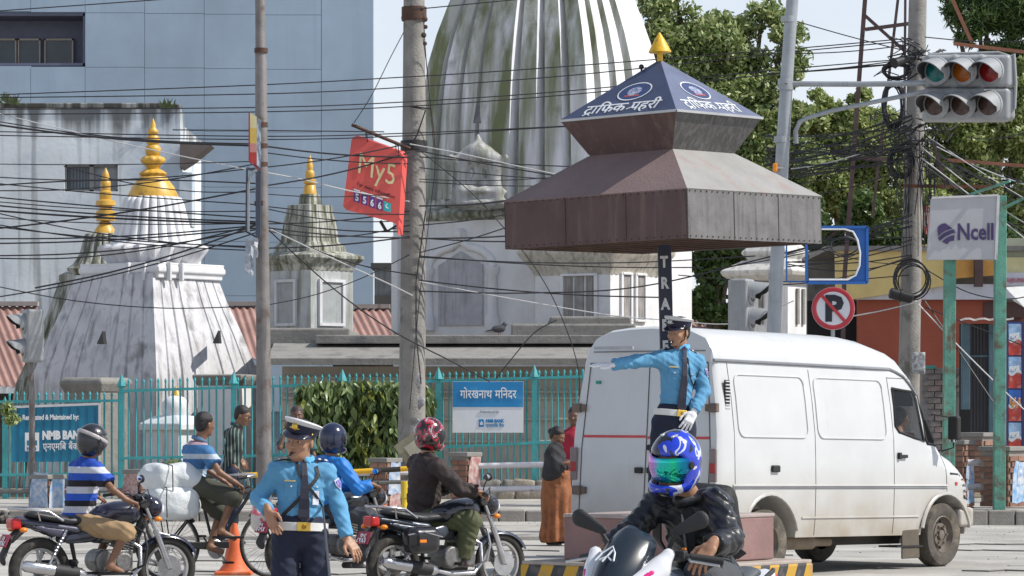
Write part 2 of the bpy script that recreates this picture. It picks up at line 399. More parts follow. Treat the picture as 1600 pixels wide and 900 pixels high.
m_white = mat('lime_plaster', (.62, .62, .64), rough=.85, var=.12, scale=1.5, bump=.3, bscale=18, streak=.35, sc2=(.30, .29, .27), sscale=1.6)
m_whitec = mat('lime_plaster_clean', (.70, .70, .71), rough=.8, var=.1, scale=2, bump=.25, bscale=18, streak=.22, sc2=(.34, .33, .33), sscale=2.2)
m_tower = mat('mossy_plaster', (.70, .70, .73), rough=.9, var=.18, scale=.8, bump=.5, bscale=14, streak=.82, sc2=(.12, .14, .05), sscale=.9, stain=.2, stc=(.25, .25, .24))
m_moss = mat('streaked_plaster', (.46, .46, .42), rough=.9, var=.2, scale=1.5, bump=.4, bscale=14, streak=.95, sc2=(.10, .105, .06), sscale=2.5)
m_gold = mat('yellow_gold_paint', (.62, .36, .055), rough=.38, var=.15, scale=6, bump=.15, stain=.15, stc=(.3, .17, .04), stscale=5)
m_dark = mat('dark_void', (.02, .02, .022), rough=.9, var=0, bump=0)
m_grime = mat('grimy_concrete', (.26, .25, .23), rough=.9, var=.3, scale=2, bump=.6, bscale=20, stain=.5, stc=(.13, .125, .12), stscale=2)
m_beige = mat('beige_wall', (.45, .42, .37), rough=.9, var=.12, scale=1.5, bump=.3, streak=.3)

_h = [(-1, 0), (-.80, 0), (-.785, -.06), (-.735, -.06), (-.72, .03), (-.53, .045), (-.515, -.02), (-.465, -.02), (-.45, .08), (-.26, .095), (-.245, .03), (-.195, .03), (-.18, .14)]
_h = [(u, d*1.35) for (u, d) in _h]; RATHA = _h+[(-u, d) for (u, d) in reversed(_h[1:])]
def scaled(side, k): return [(u, d*k) for (u, d) in side]

# ---- great central tower
Yt, at_ = 74.0, R(27)
tt = thing('temple_tower', 'huge whitewashed curving temple tower with ribs and green moss streaks behind the canopy', 'temple', P(851, 640, Yt)*1.0)
tt.location.z = 0
b = MB(); X0 = tower(b, 851, Yt, at_, [(322, 405), (260, 397), (200, 387), (150, 376), (105, 361), (60, 335), (20, 305), (-20, 273), (-70, 232), (-130, 180), (-180, 120), (-215, 60), (-225, 10)], RATHA)
o = b.build('tower_shaft', [m_tower, mat('tower_plaster_dry_side', (.72, .72, .74), rough=.9, var=.12, scale=.9, bump=.5, bscale=14, streak=.38, sc2=(.26, .27, .2), sscale=1.0)], tt, True, smooth=12)
for p_ in o.data.polygons: p_.material_index = int(p_.normal.x > .25)   # the dry sunny side carries little moss
s_ = SC(Yt); Lb = 468/s_/(math.cos(at_)+math.sin(at_))
b = MB(); tower(b, 851, Yt, at_, [(700, 468), (345, 468)]); b.build('base_block', m_whitec, tt, True)
b = MB(); tower(b, 851, Yt, at_, [(352, 474), (345, 492), (340, 492), (333, 470), (331, 448)]); b.build('cornice', m_moss, tt, True, bevel=.03)
b = MB(); tower(b, 851, Yt, at_, [(331, 440), (318, 425)], scaled(RATHA, .5)); b.build('upper_moulding', m_moss, tt, True)
# blind arch with half columns on the shaded face of the base
def onbase(u, z, out=0, face=0): return facept(851*1., Yt, Lb, at_, face, u, out, z) if False else facept((851-800)/s_, Yt, Lb, at_, face, u, out, z)
def ZZ(py, Y): return EYE+(HZ-py)/SC(Y)
zb, zt_ = ZZ(512, Yt), ZZ(385, Yt)
p, t, n = onbase(.66, zb)
for u in (.50, .82):
    b = MB(); q, _, _ = onbase(u, 0, .06)
    b.lathe([(.16, zb-.1), (.16, zb+.15), (.115, zb+.25), (.10, zb+1.05), (.15, zb+1.15), (.15, zb+1.25)], (q.x, q.y, 0), 14); b.build('half_column', m_whitec, tt, True, smooth=40)
b = MB(); pts = []
for i in range(13):
    k = i/12; ang = PI*k; pts.append(onbase(.66+.16*math.cos(ang), zb+1.25+.45*math.sin(ang)+(.12 if i == 6 else 0), .02)[0])
b.tube(pts, .09, 8); q, _, _ = onbase(.66, zb+1.95, .05); b.sphere(q, .14, 10, 6)
b.build('arch_moulding', m_whitec, tt, True, smooth=50)
b = MB(); q0, t, n = onbase(.55, zb, .012); q1 = onbase(.77, zb, .012)[0]
b.poly([q0, q1, q1+V(0, 0, 1.3), onbase(.66, zb+1.6, .012)[0], q0+V(0, 0, 1.3)], n*.02); b.build('niche_panel', mat('niche_plaster', (.42, .42, .45), var=.15, streak=.4, sscale=3), tt, True)
for u_ in (.30, .98): b = MB(); q = onbase(u_, zb, .05)[0]; b.box(q+V(0, 0, .9), (.16, .16, 2.1), -at_); b.build('pilaster', m_whitec, tt, True, bevel=.02)
# small relief shrine clinging to the shaded side of the shaft
sd_ = SDF(.035, .12); c = P(747, 300, Yt-2.68)
for (px, py, rx, rz) in [(747, 318, .72, .14), (747, 300, .62, .12)]: sd_.ell(P(px, py, Yt-2.62), (rx, .35, rz))
for px in (718, 776): sd_.cap(P(px, 310, Yt-2.78), P(px+(6 if px < 747 else -6), 258, Yt-2.72), .12, .15); sd_.cap(P(px, 262, Yt-2.78), P(px-(14 if px < 747 else -14), 246, Yt-2.82), .12, .07)
sd_.cap(P(733, 303, Yt-2.78), P(747, 262, Yt-2.72), .06, .06).cap(P(761, 303, Yt-2.78), P(747, 262, Yt-2.72), .06, .06)
sd_.ell(P(747, 246, Yt-2.68), (.48, .3, .2)).ell(P(747, 236, Yt-2.72), (.30, .25, .16)).cap(P(747, 232, Yt-2.72), P(747, 212, Yt-2.68), .14, .04)
sd_.mesh('relief_shrine', mat('mossy_relief', (.40, .40, .40), var=.3, scale=2, streak=.7, sc2=(.12, .13, .07), sscale=2, bump=.5), tt, world=True)
b = MB(); b.poly([P(739, 192, Yt-3.08), P(752, 192, Yt-3.08), P(750, 178, Yt-3.06), P(745.5, 155, Yt-2.72)], (0, .1, 0)); b.build('plaster_hole', mat('hole_shadow_stone', (.10, .10, .11)), tt, True)
# porch in front of the corner with two blind windows
ap = R(34); Yp = 71.0; sp_ = SC(Yp)
pt = thing('temple_porch', 'white temple porch with fringed cornice and blind windows at the great tower base', 'shrine', (P(932, 640, Yp).x, Yp, 0))
b = MB(); tower(b, 932, Yp, ap, [(700, 192), (432, 192)]); b.build('porch_wall', m_whitec, pt, True)
b = MB(); tower(b, 932, Yp, ap, [(432, 196), (424, 204), (412, 226), (401, 246), (397, 252), (392, 252), (388, 236), (380, 160)], [(-1+2*i/22, .0 if i % 2 else -.02) for i in range(22)])
b.build('lotus_cornice', m_moss if False else mat('cornice_plaster', (.56, .53, .47), var=.15, streak=.6, sc2=(.2, .19, .15), sscale=3, bump=.4), pt, True, smooth=30)
Lp = 192/sp_/(math.cos(ap)+math.sin(ap)); Xp = (932-800)/sp_
def win(face, u0, u1, y0, y1, par, strips):
    z0, z1 = ZZ(y1, Yp), ZZ(y0, Yp); a0, t, n = facept(Xp, Yp, Lp, ap, face, u0, .0, z0); a1 = facept(Xp, Yp, Lp, ap, face, u1, .0, z0)[0]
    f = MB(); th = .05
    for (p0, p1) in ((a0, a1), (a0+V(0, 0, z1-z0), a1+V(0, 0, z1-z0))): f.bar(p0+n*.03, p1+n*.03, .08, th)
    for p0 in (a0, a1): f.bar(p0+n*.03+V(0, 0, -.02), p0+n*.03+V(0, 0, z1-z0+.02), .08, th, up=n)
    fr = f.build('window', m_whitec, par, True, bevel=.01)
    g = MB(); mid = (a0+a1)/2
    for k in range(strips):
        c0 = a0+(a1-a0)*((k+.5)/strips)+V(0, 0, (z1-z0)/2)+n*.012; wv = (a1-a0).length/strips*.8
        d, r_, u_ = frame_from(t); g.box(c0, (wv, .03, (z1-z0)*.92), rot=Matrix((t, n, V(0, 0, 1))).transposed())
    g.build('shutter', mat('old_shutter', (.30, .28, .27), var=.25, streak=.6, sscale=5), fr, True, bevel=.006)
win(0, .18, .63, 432, 500, pt, 3); win(1, .22, .42, 430, 502, pt, 1); win(1, .52, .72, 430, 502, pt, 1)

# ---- stupas
def fluted(b, cx, Y, prof, lobes, depth, seg=4, groove=False):
    """lobed lathe: rounded petals, or (groove) flat staves parted by narrow dark grooves"""
    seg = 7 if groove else seg; s = SC(Y); X = (cx-800)/s; n = lobes*seg; rs = []
    g = [1, .25, 0, 0, 0, 0, .25] if groove else [.5-.5*math.cos(2*PI*k/seg) for k in range(seg)]
    for (py, W) in prof:
        r = W/2/s; rs.append([V(X+math.cos(2*PI*k/n)*r*(1-depth*g[k % seg]), Y+math.sin(2*PI*k/n)*r*(1-depth*g[k % seg]), ZZ(py, Y)) for k in range(n)])
    b.rings(rs)
def latx(b, cx, Y, prof, seg=28):
    s = SC(Y); b.lathe([(W/2/s, ZZ(py, Y)) for (py, W) in prof], ((cx-800)/s, Y, 0), seg)
Ya, aa = 66.0, R(34)
st = thing('white_stupa', 'nearest white stupa with fluted bell and golden finial at the left', 'stupa', (P(235, 640, Ya).x, Ya, 0))
_g = [(-1, 0), (-.80, 0), (-.79, -.018), (-.765, -.018), (-.755, .004), (-.54, .004), (-.53, -.02), (-.505, -.02), (-.495, .010), (-.30, .010), (-.29, -.012), (-.265, -.012), (-.255, .016)]; RA = _g+[(-u, d) for (u, d) in reversed(_g[1:])]
b = MB(); tower(b, 229, Ya, aa, [(780, 352), (600, 350), (580, 342), (520, 293), (470, 246), (438, 222), (431, 217)], RA); b.build('stupa_body', mat('stupa_plaster', (.57, .565, .58), var=.2, scale=1.6, streak=.5, sc2=(.17, .165, .16), sscale=1.8, bump=.5, bscale=12, stain=.22, stc=(.27, .26, .26), stscale=1.6), st, True, smooth=25)
b = MB(); tower(b, 238, Ya, aa, [(438, 216), (432, 216), (428, 226), (421, 226), (419, 220), (414, 222), (413, 150)]); b.build('cornice', m_whitec, st, True, bevel=.02)
b = MB(); s = SC(Ya)
for f_, us in ((0, (.16, .36)), (1, (.14, .32))):
    L = 226/s/(math.cos(aa)+math.sin(aa))
    for u in us:
        p, t, n = facept((238-800)/s, Ya, L, aa, f_, u, .02, ZZ(428, Ya)); b = MB(); b.box(p, (.06, .1, .36), -aa if f_ == 0 else PI/2-aa); b.build('bracket', m_white, st, True, bevel=.015)
b = MB(); fluted(b, 239, Ya, [(413, 140), (408, 148), (397, 166), (391, 174), (386, 173), (384, 162), (384, 120)], 22, .16); b.build('lotus_base', m_white, st, True, smooth=60)
b = MB(); latx(b, 239, Ya, [(392, 140), (387, 150), (381, 138), (381, 100)]); b.build('petal_ring', m_whitec, st, True, smooth=50)
b = MB(); fluted(b, 239, Ya, [(384, 138), (372, 126), (355, 116), (335, 106), (318, 97), (310, 90), (308, 80)], 24, .13, groove=True); b.build('fluted_bell', m_whitec, st, True, smooth=45)
def finial(cx, Y, py0, k, par, m=m_gold):
    b = MB(); latx(b, cx, Y, [(py0, 80*k), (py0-3*k, 80*k), (py0-12*k, 70*k), (py0-16*k, 68*k), (py0-30*k, 46*k), (py0-33*k, 42*k)]); b.build('finial_base', m, par, True, smooth=40)
    b = MB(); fluted(b, cx, Y, [(py0-33*k, 30*k), (py0-35*k, 42*k), (py0-38*k, 44*k), (py0-42*k, 34*k), (py0-45*k, 22*k)], 12, .10); fluted(b, cx, Y, [(py0-45*k, 19*k), (py0-50*k, 24*k), (py0-56*k, 38*k), (py0-60*k, 40*k), (py0-64*k, 32*k), (py0-66*k, 19*k)], 8, .16)
    b.build('lotus_disc', m, par, True, smooth=60)
    b = MB(); latx(b, cx, Y, [(py0-66*k, 19*k), (py0-68*k, 22*k), (py0-76*k, 26*k), (py0-81*k, 20*k), (py0-83*k, 16*k), (py0-85*k, 20*k), (py0-93*k, 22*k), (py0-97*k, 15*k), (py0-99*k, 13*k), (py0-101*k, 17*k), (py0-105*k, 17*k), (py0-108*k, 10*k), (py0-110*k, 9*k), (py0-116*k, 8*k), (py0-124*k, 1*k)], 20)
    b.build('spire_rings', m, par, True, smooth=50)
finial(239, Ya, 309, 1.0, st)
for (px, py, dx) in ((157, 535, -1), (338, 534, 1)):
    b = MB(); Yq = Ya-2.55 if dx < 0 else Ya-1.35
    b.poly([P(px-6, py+2, Yq), P(px+5, py+2, Yq), P(px+3, py-18, Yq+.12)], (.0, .5, 0)); b.build('vent_hole', m_dark, st, True)
# doorway block at the foot of the stupa, on its lit side, with a small white dome before it
dt = thing('shrine_annex', 'white annex with grey cornice beside the foot of the nearest stupa', 'shrine', (P(352, 640, 63.6).x, 63.6, 0))
b = MB(); tower(b, 352, 63.6, R(15), [(780, 82), (598, 82)]); b.build('annex_wall', m_whitec, dt, True)
b = MB(); tower(b, 352, 63.6, R(15), [(603, 84), (594, 96), (589, 99), (586, 99), (585, 80)]); b.build('cornice', m_grime, dt, True, bevel=.02)
ld = thing('votive_ledge', 'grey ledge cut into the shaded foot of the nearest stupa', 'shrine', (P(150, 640, 63).x, 63, 0))
b = MB(); tower(b, 150, 63, R(30), [(780, 96), (612, 96)]); b.build('ledge_block', m_grime, ld, True)
b = MB(); tower(b, 150, 63, R(30), [(614, 98), (600, 112), (595, 112), (590, 98)]); b.build('cornice', m_grime, ld, True, bevel=.03)
dm = thing('votive_dome', 'little white dome with golden tip on a stepped slab behind the fence', 'stupa', (P(274, 640, 60).x, 60, 0))
b = MB(); latx(b, 274, 60, [(650, 40), (640, 44), (630, 42), (622, 30), (618, 14)], 24); b.build('dome', m_whitec, dm, True, smooth=50)
b = MB(); latx(b, 275, 60, [(619, 16), (615, 14), (609, 5), (603, 1)], 12); b.build('tip', m_gold, dm, True, smooth=50)
b = MB(); tower(b, 272, 60, R(30), [(800, 86), (672, 86), (672, 108), (662, 108), (650, 62), (649, 40)]); b.build('stepped_base', m_white, dm, True, bevel=.02)
# second stupa, behind and left
Yb_ = 73.0
s2 = thing('yellowed_stupa', 'mossy stupa with slim golden spire partly hidden behind the nearest white stupa', 'stupa', (P(165, 640, Yb_).x, Yb_, 0))
b = MB(); tower(b, 150, Yb_, R(34), [(780, 300), (600, 245), (520, 170), (450, 120), (440, 110)], RA); b.build('stupa_body', m_moss, s2, True, smooth=25)
b = MB(); tower(b, 155, Yb_, R(34), [(446, 112), (438, 124), (430, 124), (426, 104)]); b.build('cornice', m_moss, s2, True, bevel=.02)
b = MB(); fluted(b, 164, Yb_, [(430, 108), (420, 118), (414, 100), (395, 78), (380, 70), (366, 62), (365, 50)], 20, .14, groove=True); b.build('fluted_bell', m_moss, s2, True, smooth=45)
finial(164, Yb_, 366, .46, s2)
b = MB(); latx(b, 165, Yb_, [(345, 30), (330, 30), (329, 20), (322, 20), (321, 32), (314, 30), (312, 18), (306, 20), (300, 20), (298, 15), (290, 16), (284, 16), (282, 12), (276, 12), (270, 9), (262, 1)], 18); b.build('upper_spire', m_gold, s2, True, smooth=50)
# small spired shrine between the poles
Yc_ = 69.0; ac = R(42)
s3 = thing('spired_shrine', 'small streaky shrine with stepped roof and thin golden spire between the two front poles', 'shrine', (P(486, 640, Yc_).x, Yc_, 0))
b = MB(); tower(b, 486, Yc_, ac, [(560, 132), (424, 130)]); b.build('shrine_wall', mat('shrine_plaster', (.44, .46, .46), var=.15, streak=.6, sc2=(.17, .18, .12), sscale=2.2, bump=.4), s3, True)
b = MB(); tower(b, 486, Yc_, ac, [(424, 134), (415, 142), (409, 160), (405, 168), (401, 168), (396, 130), (393, 108)], [(-1+2*i/18, .0 if i % 2 else -.025) for i in range(18)]); b.build('cornice', m_moss, s3, True, smooth=25)
b = MB(); tower(b, 484, Yc_, ac, [(394, 112), (386, 110), (378, 92), (350, 82), (328, 72), (321, 70), (320, 50)], scaled(RA, 1.6)); b.build('shrine_roof', m_moss, s3, True, smooth=25)
b = MB(); tower(b, 484, Yc_, ac, [(321, 34), (315, 35), (310, 33), (304, 30), (303, 22)]); b.build('spire_seat', m_moss, s3, True)
b = MB(); latx(b, 484, Yc_, [(304, 22), (290, 18), (288, 12), (287, 19), (281, 20), (279, 11), (274, 15), (268, 14), (266, 9), (258, 11), (256, 8), (250, 9), (248, 5), (241, 1)], 16); b.build('golden_spire', m_gold, s3, True, smooth=50)
Lc = 130/SC(Yc_)/(math.cos(ac)+math.sin(ac)); Xc = (486-800)/SC(Yc_)
for f_, u0, u1, y0, y1 in ((0, .35, .8, 440, 508), (1, .2, .75, 440, 508)):
    z0, z1 = ZZ(y1, Yc_), ZZ(y0, Yc_); a0, t, n = facept(Xc, Yc_, Lc, ac, f_, u0, .0, z0); a1 = facept(Xc, Yc_, Lc, ac, f_, u1, 0, z0)[0]
    f = MB()
    for zz in (0, z1-z0): f.bar(a0+n*.03+V(0, 0, zz), a1+n*.03+V(0, 0, zz), .07, .06)
    for q in (a0, a1): f.bar(q+n*.03-V(0, 0, .03), q+n*.03+V(0, 0, z1-z0+.03), .07, .06, up=n)
    w_ = f.build('window', m_white, s3, True); g = MB(); g.box((a0+a1)/2+V(0, 0, (z1-z0)/2)+n*.01, ((a1-a0).length*.9, .03, z1-z0-.05), rot=Matrix((t, n, V(0, 0, 1))).transposed()); g.build('blind_panel', mat('shutter_grey', (.34, .36, .36), streak=.4), w_, True)
# small white shrine at the right
Yd = 76.0; ad = R(34)
s4 = thing('tiered_shrine', 'small white shrine with stepped eaves behind the no parking sign', 'shrine', (P(1213, 640, Yd).x, Yd, 0))
b = MB(); tower(b, 1213, Yd, ad, [(640, 130), (448, 130)]); b.build('shrine_wall', m_whitec, s4, True)
b = MB(); tower(b, 1213, Yd, ad, [(448, 132), (440, 142), (432, 172), (427, 178), (424, 178), (408, 110)]); b.build('lower_eave', mat('eave_plaster', (.58, .57, .54), streak=.5, sscale=2), s4, True, bevel=.02)
b = MB(); tower(b, 1213, Yd, ad, [(410, 92), (404, 96), (398, 112), (394, 112), (382, 80), (372, 40), (364, 16)]); b.build('upper_eave', mat('eave_plaster', (.6, .6, .6)), s4, True, bevel=.02)
b = MB()
for k, u in enumerate((.3, .5, .7)):
    for f_ in (0, 1):
        p, t, n = facept((1213-800)/SC(Yd), Yd, 130/SC(Yd)/(math.cos(ad)+math.sin(ad)), ad, f_, u, .02, ZZ(480, Yd)); b = MB(); b.box(p, (.1, .06, .8), -ad if f_ == 0 else PI/2-ad); b.build('blind_window', m_grime, s4, True)

# ---- low temple hall with flat roof and sloping concrete eave
Yh = 62.0
hall = thing('temple_hall', 'long low temple hall with sloping grimy concrete eave behind the fence', 'hall', (P(680, 640, Yh).x, Yh+2, 0))
x0, x1 = P(421, 0, Yh).x, P(960, 0, Yh).x; L_ = x1-x0; cx = (x0+x1)/2
b = MB(); b.box((cx, Yh+3, ZZ(572, Yh)/2), (L_-.4, 5, ZZ(572, Yh))); b.build('hall_wall', m_beige, hall, True)
for py in (590, 612, 622, 655, 690, 725): b = MB(); b.box((cx, Yh+.47, ZZ(py, Yh)), (L_-.38, .1, .05)); b.build('wall_ledge', m_beige, hall, True, bevel=.01)
z0, z1, z2 = ZZ(570, Yh-.5), ZZ(560, Yh-.5), ZZ(536, Yh+1)
b = MB(); b.rings([[V(x, Yh-.5, z0), V(x, Yh-.5, z1), V(x, Yh+1.2, z2), V(x, Yh+1.2, z2-.14), V(x, Yh-.4, z0)] for x in (x0, x0+1.3, x0+2.9, x0+4.2, x1)]); b.build('sloping_eave', m_grime, hall, True)
b = MB(); b.box((cx+.3, Yh+3.2, ZZ(529, Yh)), (L_-1.0, 5.0, .16)); b.build('roof_slab', m_grime, hall, True, bevel=.02)
for (c_, d_) in (((P(472, 0, Yh).x, Yh+3.6, ZZ(524, Yh)), (1.6, 3.6, .36)), ((P(900, 0, Yh).x, Yh+4.2, ZZ(518, Yh)), (2.4, 3.2, .42)), ((P(930, 0, Yh).x, Yh+5.2, ZZ(512, Yh)), (1.6, 3.2, .62))): b = MB(); b.box(c_, d_); b.build('roof_step', m_grime, hall, True, bevel=.04)
# pigeon on the roof edge
pg = thing('pigeon', 'dark pigeon perched on the temple hall roof edge', 'bird', P(779, 524, Yh+.9), R(10))
sd_ = SDF(.006, .03); sd_.ell((0, 0, .12), (.13, .06, .07)).ell((.12, 0, .21), (.04, .035, .04)).cap((.06, 0, .14), (.11, 0, .2), .05, .035).cap((-.08, 0, .12), (-.24, 0, .07), .045, .02, flat=((0, 0, 1), .4)).cap((.15, 0, .21), (.18, 0, .2), .01, .004, k=.005)
sd_.mesh('pigeon_body', mat('pigeon_feather', (.05, .052, .06), rough=.6), pg)
b = MB(); b.tube([(0, .02, .06), (0.01, .02, 0)], .006); b.build('bird_leg', mat('pigeon_leg', (.3, .1, .08)), pg); b = MB(); b.tube([(.03, -.02, .06), (.04, -.02, 0)], .006); b.build('bird_leg', mat('pigeon_leg', (.3, .1, .08)), pg)

# ---- blue panelled office building
Yw = 108.0; sw = SC(Yw)
bb = thing('blue_office_building', 'tall blue grey panelled building with one dark recessed window strip', 'building', (P(300, 640, Yw).x, Yw, 0))
m_blue = mat('blue_cladding', (.39, .49, .59), rough=.85, var=.13, scale=.35, bump=.15, bscale=3, streak=.3, sc2=(.33, .43, .54), sscale=.5)
m_joint = mat('joint_shadow_grey', (.12, .15, .19), rough=.9)
ys = [-130, -64, 20, 105, 203, 290, 375, 460, 560, 640]
xs = [-140, -45, 48, 133, 226, 319, 410, 502]
b = MB(); z_b = ZZ(640, Yw)-2; X_l, X_r = P(-160, 0, Yw).x, P(583, 0, Yw).x
# core walls, leaving the window strip open
def slab(px0, py0, px1, py1, y, d, bb_=None):
    q = bb_ or MB(); A = P(px0, py0, Yw); B = P(px1, py1, Yw); q.box(((A.x+B.x)/2, y+d/2, (A.z+B.z)/2), (abs(B.x-A.x), d, abs(A.z-B.z))); return q
b = MB(); slab(-160, -130, 583, 14, Yw+.10, .3, b); slab(-160, 104, 583, 760, Yw+.10, .3, b); slab(134, 14, 583, 104, Yw+.10, .3, b); slab(-160, -130, 545, 760, Yw+2.0, 14, b); slab(540, -130, 582, 760, Yw+.4, .5, b)
b.build('core_wall', m_joint if False else mat('joint_blue', (.20, .27, .35)), bb, True)
for i in range(len(xs)-1):
    for j in range(len(ys)-1):
        if xs[i+1] <= 134 and ys[j] == 20: continue
        q = slab(xs[i]+.3, ys[j]+.3+(xs[i]-133)*.012, xs[i+1]-.3, ys[j+1]-.3+(xs[i]-133)*.012, Yw, .10); q.build('panel', m_blue, bb, True)
slab(502.5, -130, 583, 760, Yw, .10).build('panel', m_blue, bb, True)
b = MB(); slab(-160, 20, 133, 24, Yw+.1, 1.6, b); slab(-160, 98, 133, 102, Yw+.1, 1.6, b); slab(129, 20, 133, 102, Yw+.1, 1.6, b); slab(-160, 18, 133, 102, Yw+1.55, .1, b); b.build('window_recess', mat('recess_blue', (.13, .14, .20), var=.1), bb, True)
m_fr = mat('aluminium_frame', (.28, .24, .2), rough=.4, metal=.3)
for (a_, c_) in ((-60, 16), (18, 54), (60, 106)):
    f = MB()
    for (l, t_, r_, d_) in ((a_, 53, c_, 56), (a_, 97, c_, 100), (a_, 53, a_+2.4, 100), (c_-2.4, 53, c_, 100)): slab(l, t_, r_, d_, Yw+1.35, .12, f)
    w_ = f.build('window', m_fr, bb, True)
    slab(a_+2, 55, c_-2, 98, Yw+1.42, .03).build('pane', mat('dark_glass', (.05, .065, .08), rough=.12, var=.3, scale=1), w_, True)

# ---- weathered white building
Yv = 88.0
wb = thing('weathered_white_building', 'flaking whitish building with black mould along its parapet at the far left', 'building', (P(130, 640, Yv).x, Yv, 0))
m_old = mat('flaking_paint', (.76, .81, .84), rough=.9, var=.14, scale=.5, bump=.3, bscale=8, stain=.62, stc=(.46, .56, .66), stscale=.55, streak=.25, sc2=(.22, .22, .2), sscale=.6)
def topgrime(m, z0, z1, col_, amt=1.0):
    N = m.node_tree.nodes; L = m.node_tree.links; b = N['Principled BSDF']; src = b.inputs['Base Color'].links[0].from_socket; tx = N.new('ShaderNodeTexCoord'); sp_ = N.new('ShaderNodeSeparateXYZ'); L.new(tx.outputs['Object'], sp_.inputs[0])
    r = N.new('ShaderNodeMapRange'); r.inputs[1].default_value = z0; r.inputs[2].default_value = z1; L.new(sp_.outputs[2], r.inputs[0]); mp_ = N.new('ShaderNodeMapping'); mp_.inputs['Scale'].default_value = (2.2, 2.2, .10); L.new(tx.outputs['Object'], mp_.inputs[0])
    n = N.new('ShaderNodeTexNoise'); n.inputs['Scale'].default_value = 1.4; n.inputs['Detail'].default_value = 7; L.new(mp_.outputs[0], n.inputs['Vector']); a = N.new('ShaderNodeMath'); a.operation = 'MULTIPLY_ADD'; a.inputs[1].default_value = 5.0; a.inputs[2].default_value = -2.75; L.new(n.outputs[0], a.inputs[0])
    c = N.new('ShaderNodeMath'); c.operation = 'MULTIPLY_ADD'; c.inputs[1].default_value = 1.6; L.new(r.outputs[0], c.inputs[0]); L.new(a.outputs[0], c.inputs[2]); c.use_clamp = True; d = N.new('ShaderNodeMath'); d.operation = 'MULTIPLY'; d.inputs[1].default_value = amt; L.new(c.outputs[0], d.inputs[0])
    x = N.new('ShaderNodeMix'); x.data_type = 'RGBA'; x.inputs[7].default_value = (*col_, 1); L.new(src, x.inputs[6]); L.new(d.outputs[0], x.inputs[0]); L.new(x.outputs[2], b.inputs['Base Color'])
topgrime(m_tower, ZZ(330, Yt), ZZ(-60, Yt), (.17, .185, .075), .55)
topgrime(m_old, ZZ(222, Yv), ZZ(160, Yv), (.07, .07, .065), .80)
m_mould = mat('mouldy_parapet', (.50, .51, .50), rough=.95, var=.2, scale=1.2, bump=.4, streak=1.25, sc2=(.07, .07, .06), sscale=1.1)
def slv(px0, py0, px1, py1, y, d, q):
    A = P(px0, py0, Yv); B = P(px1, py1, Yv); q.box(((A.x+B.x)/2, Yv+y+d/2, (A.z+B.z)/2), (abs(B.x-A.x), d, abs(A.z-B.z))); return q
b = MB(); slv(-200, 236, 101, 800, 0, .3, b); slv(184, 236, 282, 800, 0, .3, b); slv(101, 236, 184, 257, 0, .3, b); slv(101, 299, 184, 800, 0, .3, b); slv(-200, 172, 258, 800, 1.2, 9, b); slv(255, 172, 281, 800, .25, .9, b); b.build('house_wall', m_old, wb, True)
b = MB(); slv(-200, 168, 282, 236.0, 0, .3, b); b.build('upper_wall', m_old, wb, True); b = MB(); slv(-200, 161, 251, 169, -.04, .45, b); b.build('parapet', m_mould, wb, True, bevel=.03); b = MB(); slv(250, 163, 282, 170, -.06, .5, b); b.build('parapet', m_mould, wb, True, bevel=.03)
f = MB()
for (l, t_, r_, d_) in ((101, 257, 184, 260), (101, 296, 184, 299), (101, 257, 104, 299), (181, 257, 184, 299), (139, 257, 146, 299)): slv(l, t_, r_, d_, .08, .12, f)
w_ = f.build('window', mat('grey_wood', (.22, .22, .22), var=.2), wb, True)
b = MB(); slv(104, 259, 140, 297, .2, .04, b); b.build('pane', mat('dusty_glass', (.10, .14, .18), rough=.25, var=.3, scale=2), w_, True)
b = MB(); slv(146, 259, 182, 297, .22, .04, b); b.build('pane', mat('curtained_glass', (.26, .28, .30), rough=.3, var=.3, scale=3), w_, True)
b = MB()
for k in range(7): slv(106+k*5, 259, 107+k*5, 297, .14, .03, b)
b.build('window_bar', mat('grey_wood', (.2, .2, .2)), w_, True)
b = MB(); b.poly([P(281, 224, Yv-.6), P(329, 226, Yv-.6), P(300, 250, Yv-.6), P(281, 262, Yv-.6)], (0, 1.2, 0)); b.build('canopy_slab', mat('slab_brown', (.16, .13, .12)), wb, True)
b = MB(); slv(281, 270, 303, 356, -.3, .5, b); b.build('side_duct', m_old, wb, True, bevel=.03)
sd_ = MB()
for k in range(60):
    x = rng.choice([rng.uniform(0, 26), rng.uniform(250, 270)]); y = 148+rng.uniform(0, 8) if x < 40 else 161
    p = P(x, y+8, Yv-.1); d = V(rng.uniform(-.2, .2), rng.uniform(-.1, .1), rng.uniform(.1, .3)); sd_.add([p, p+V(.08, 0, 0), p+d], [(0, 1, 2)])
tag(sd_.build('parapet_weeds', mat('weed_green', (.1, .13, .05))), kind='stuff')

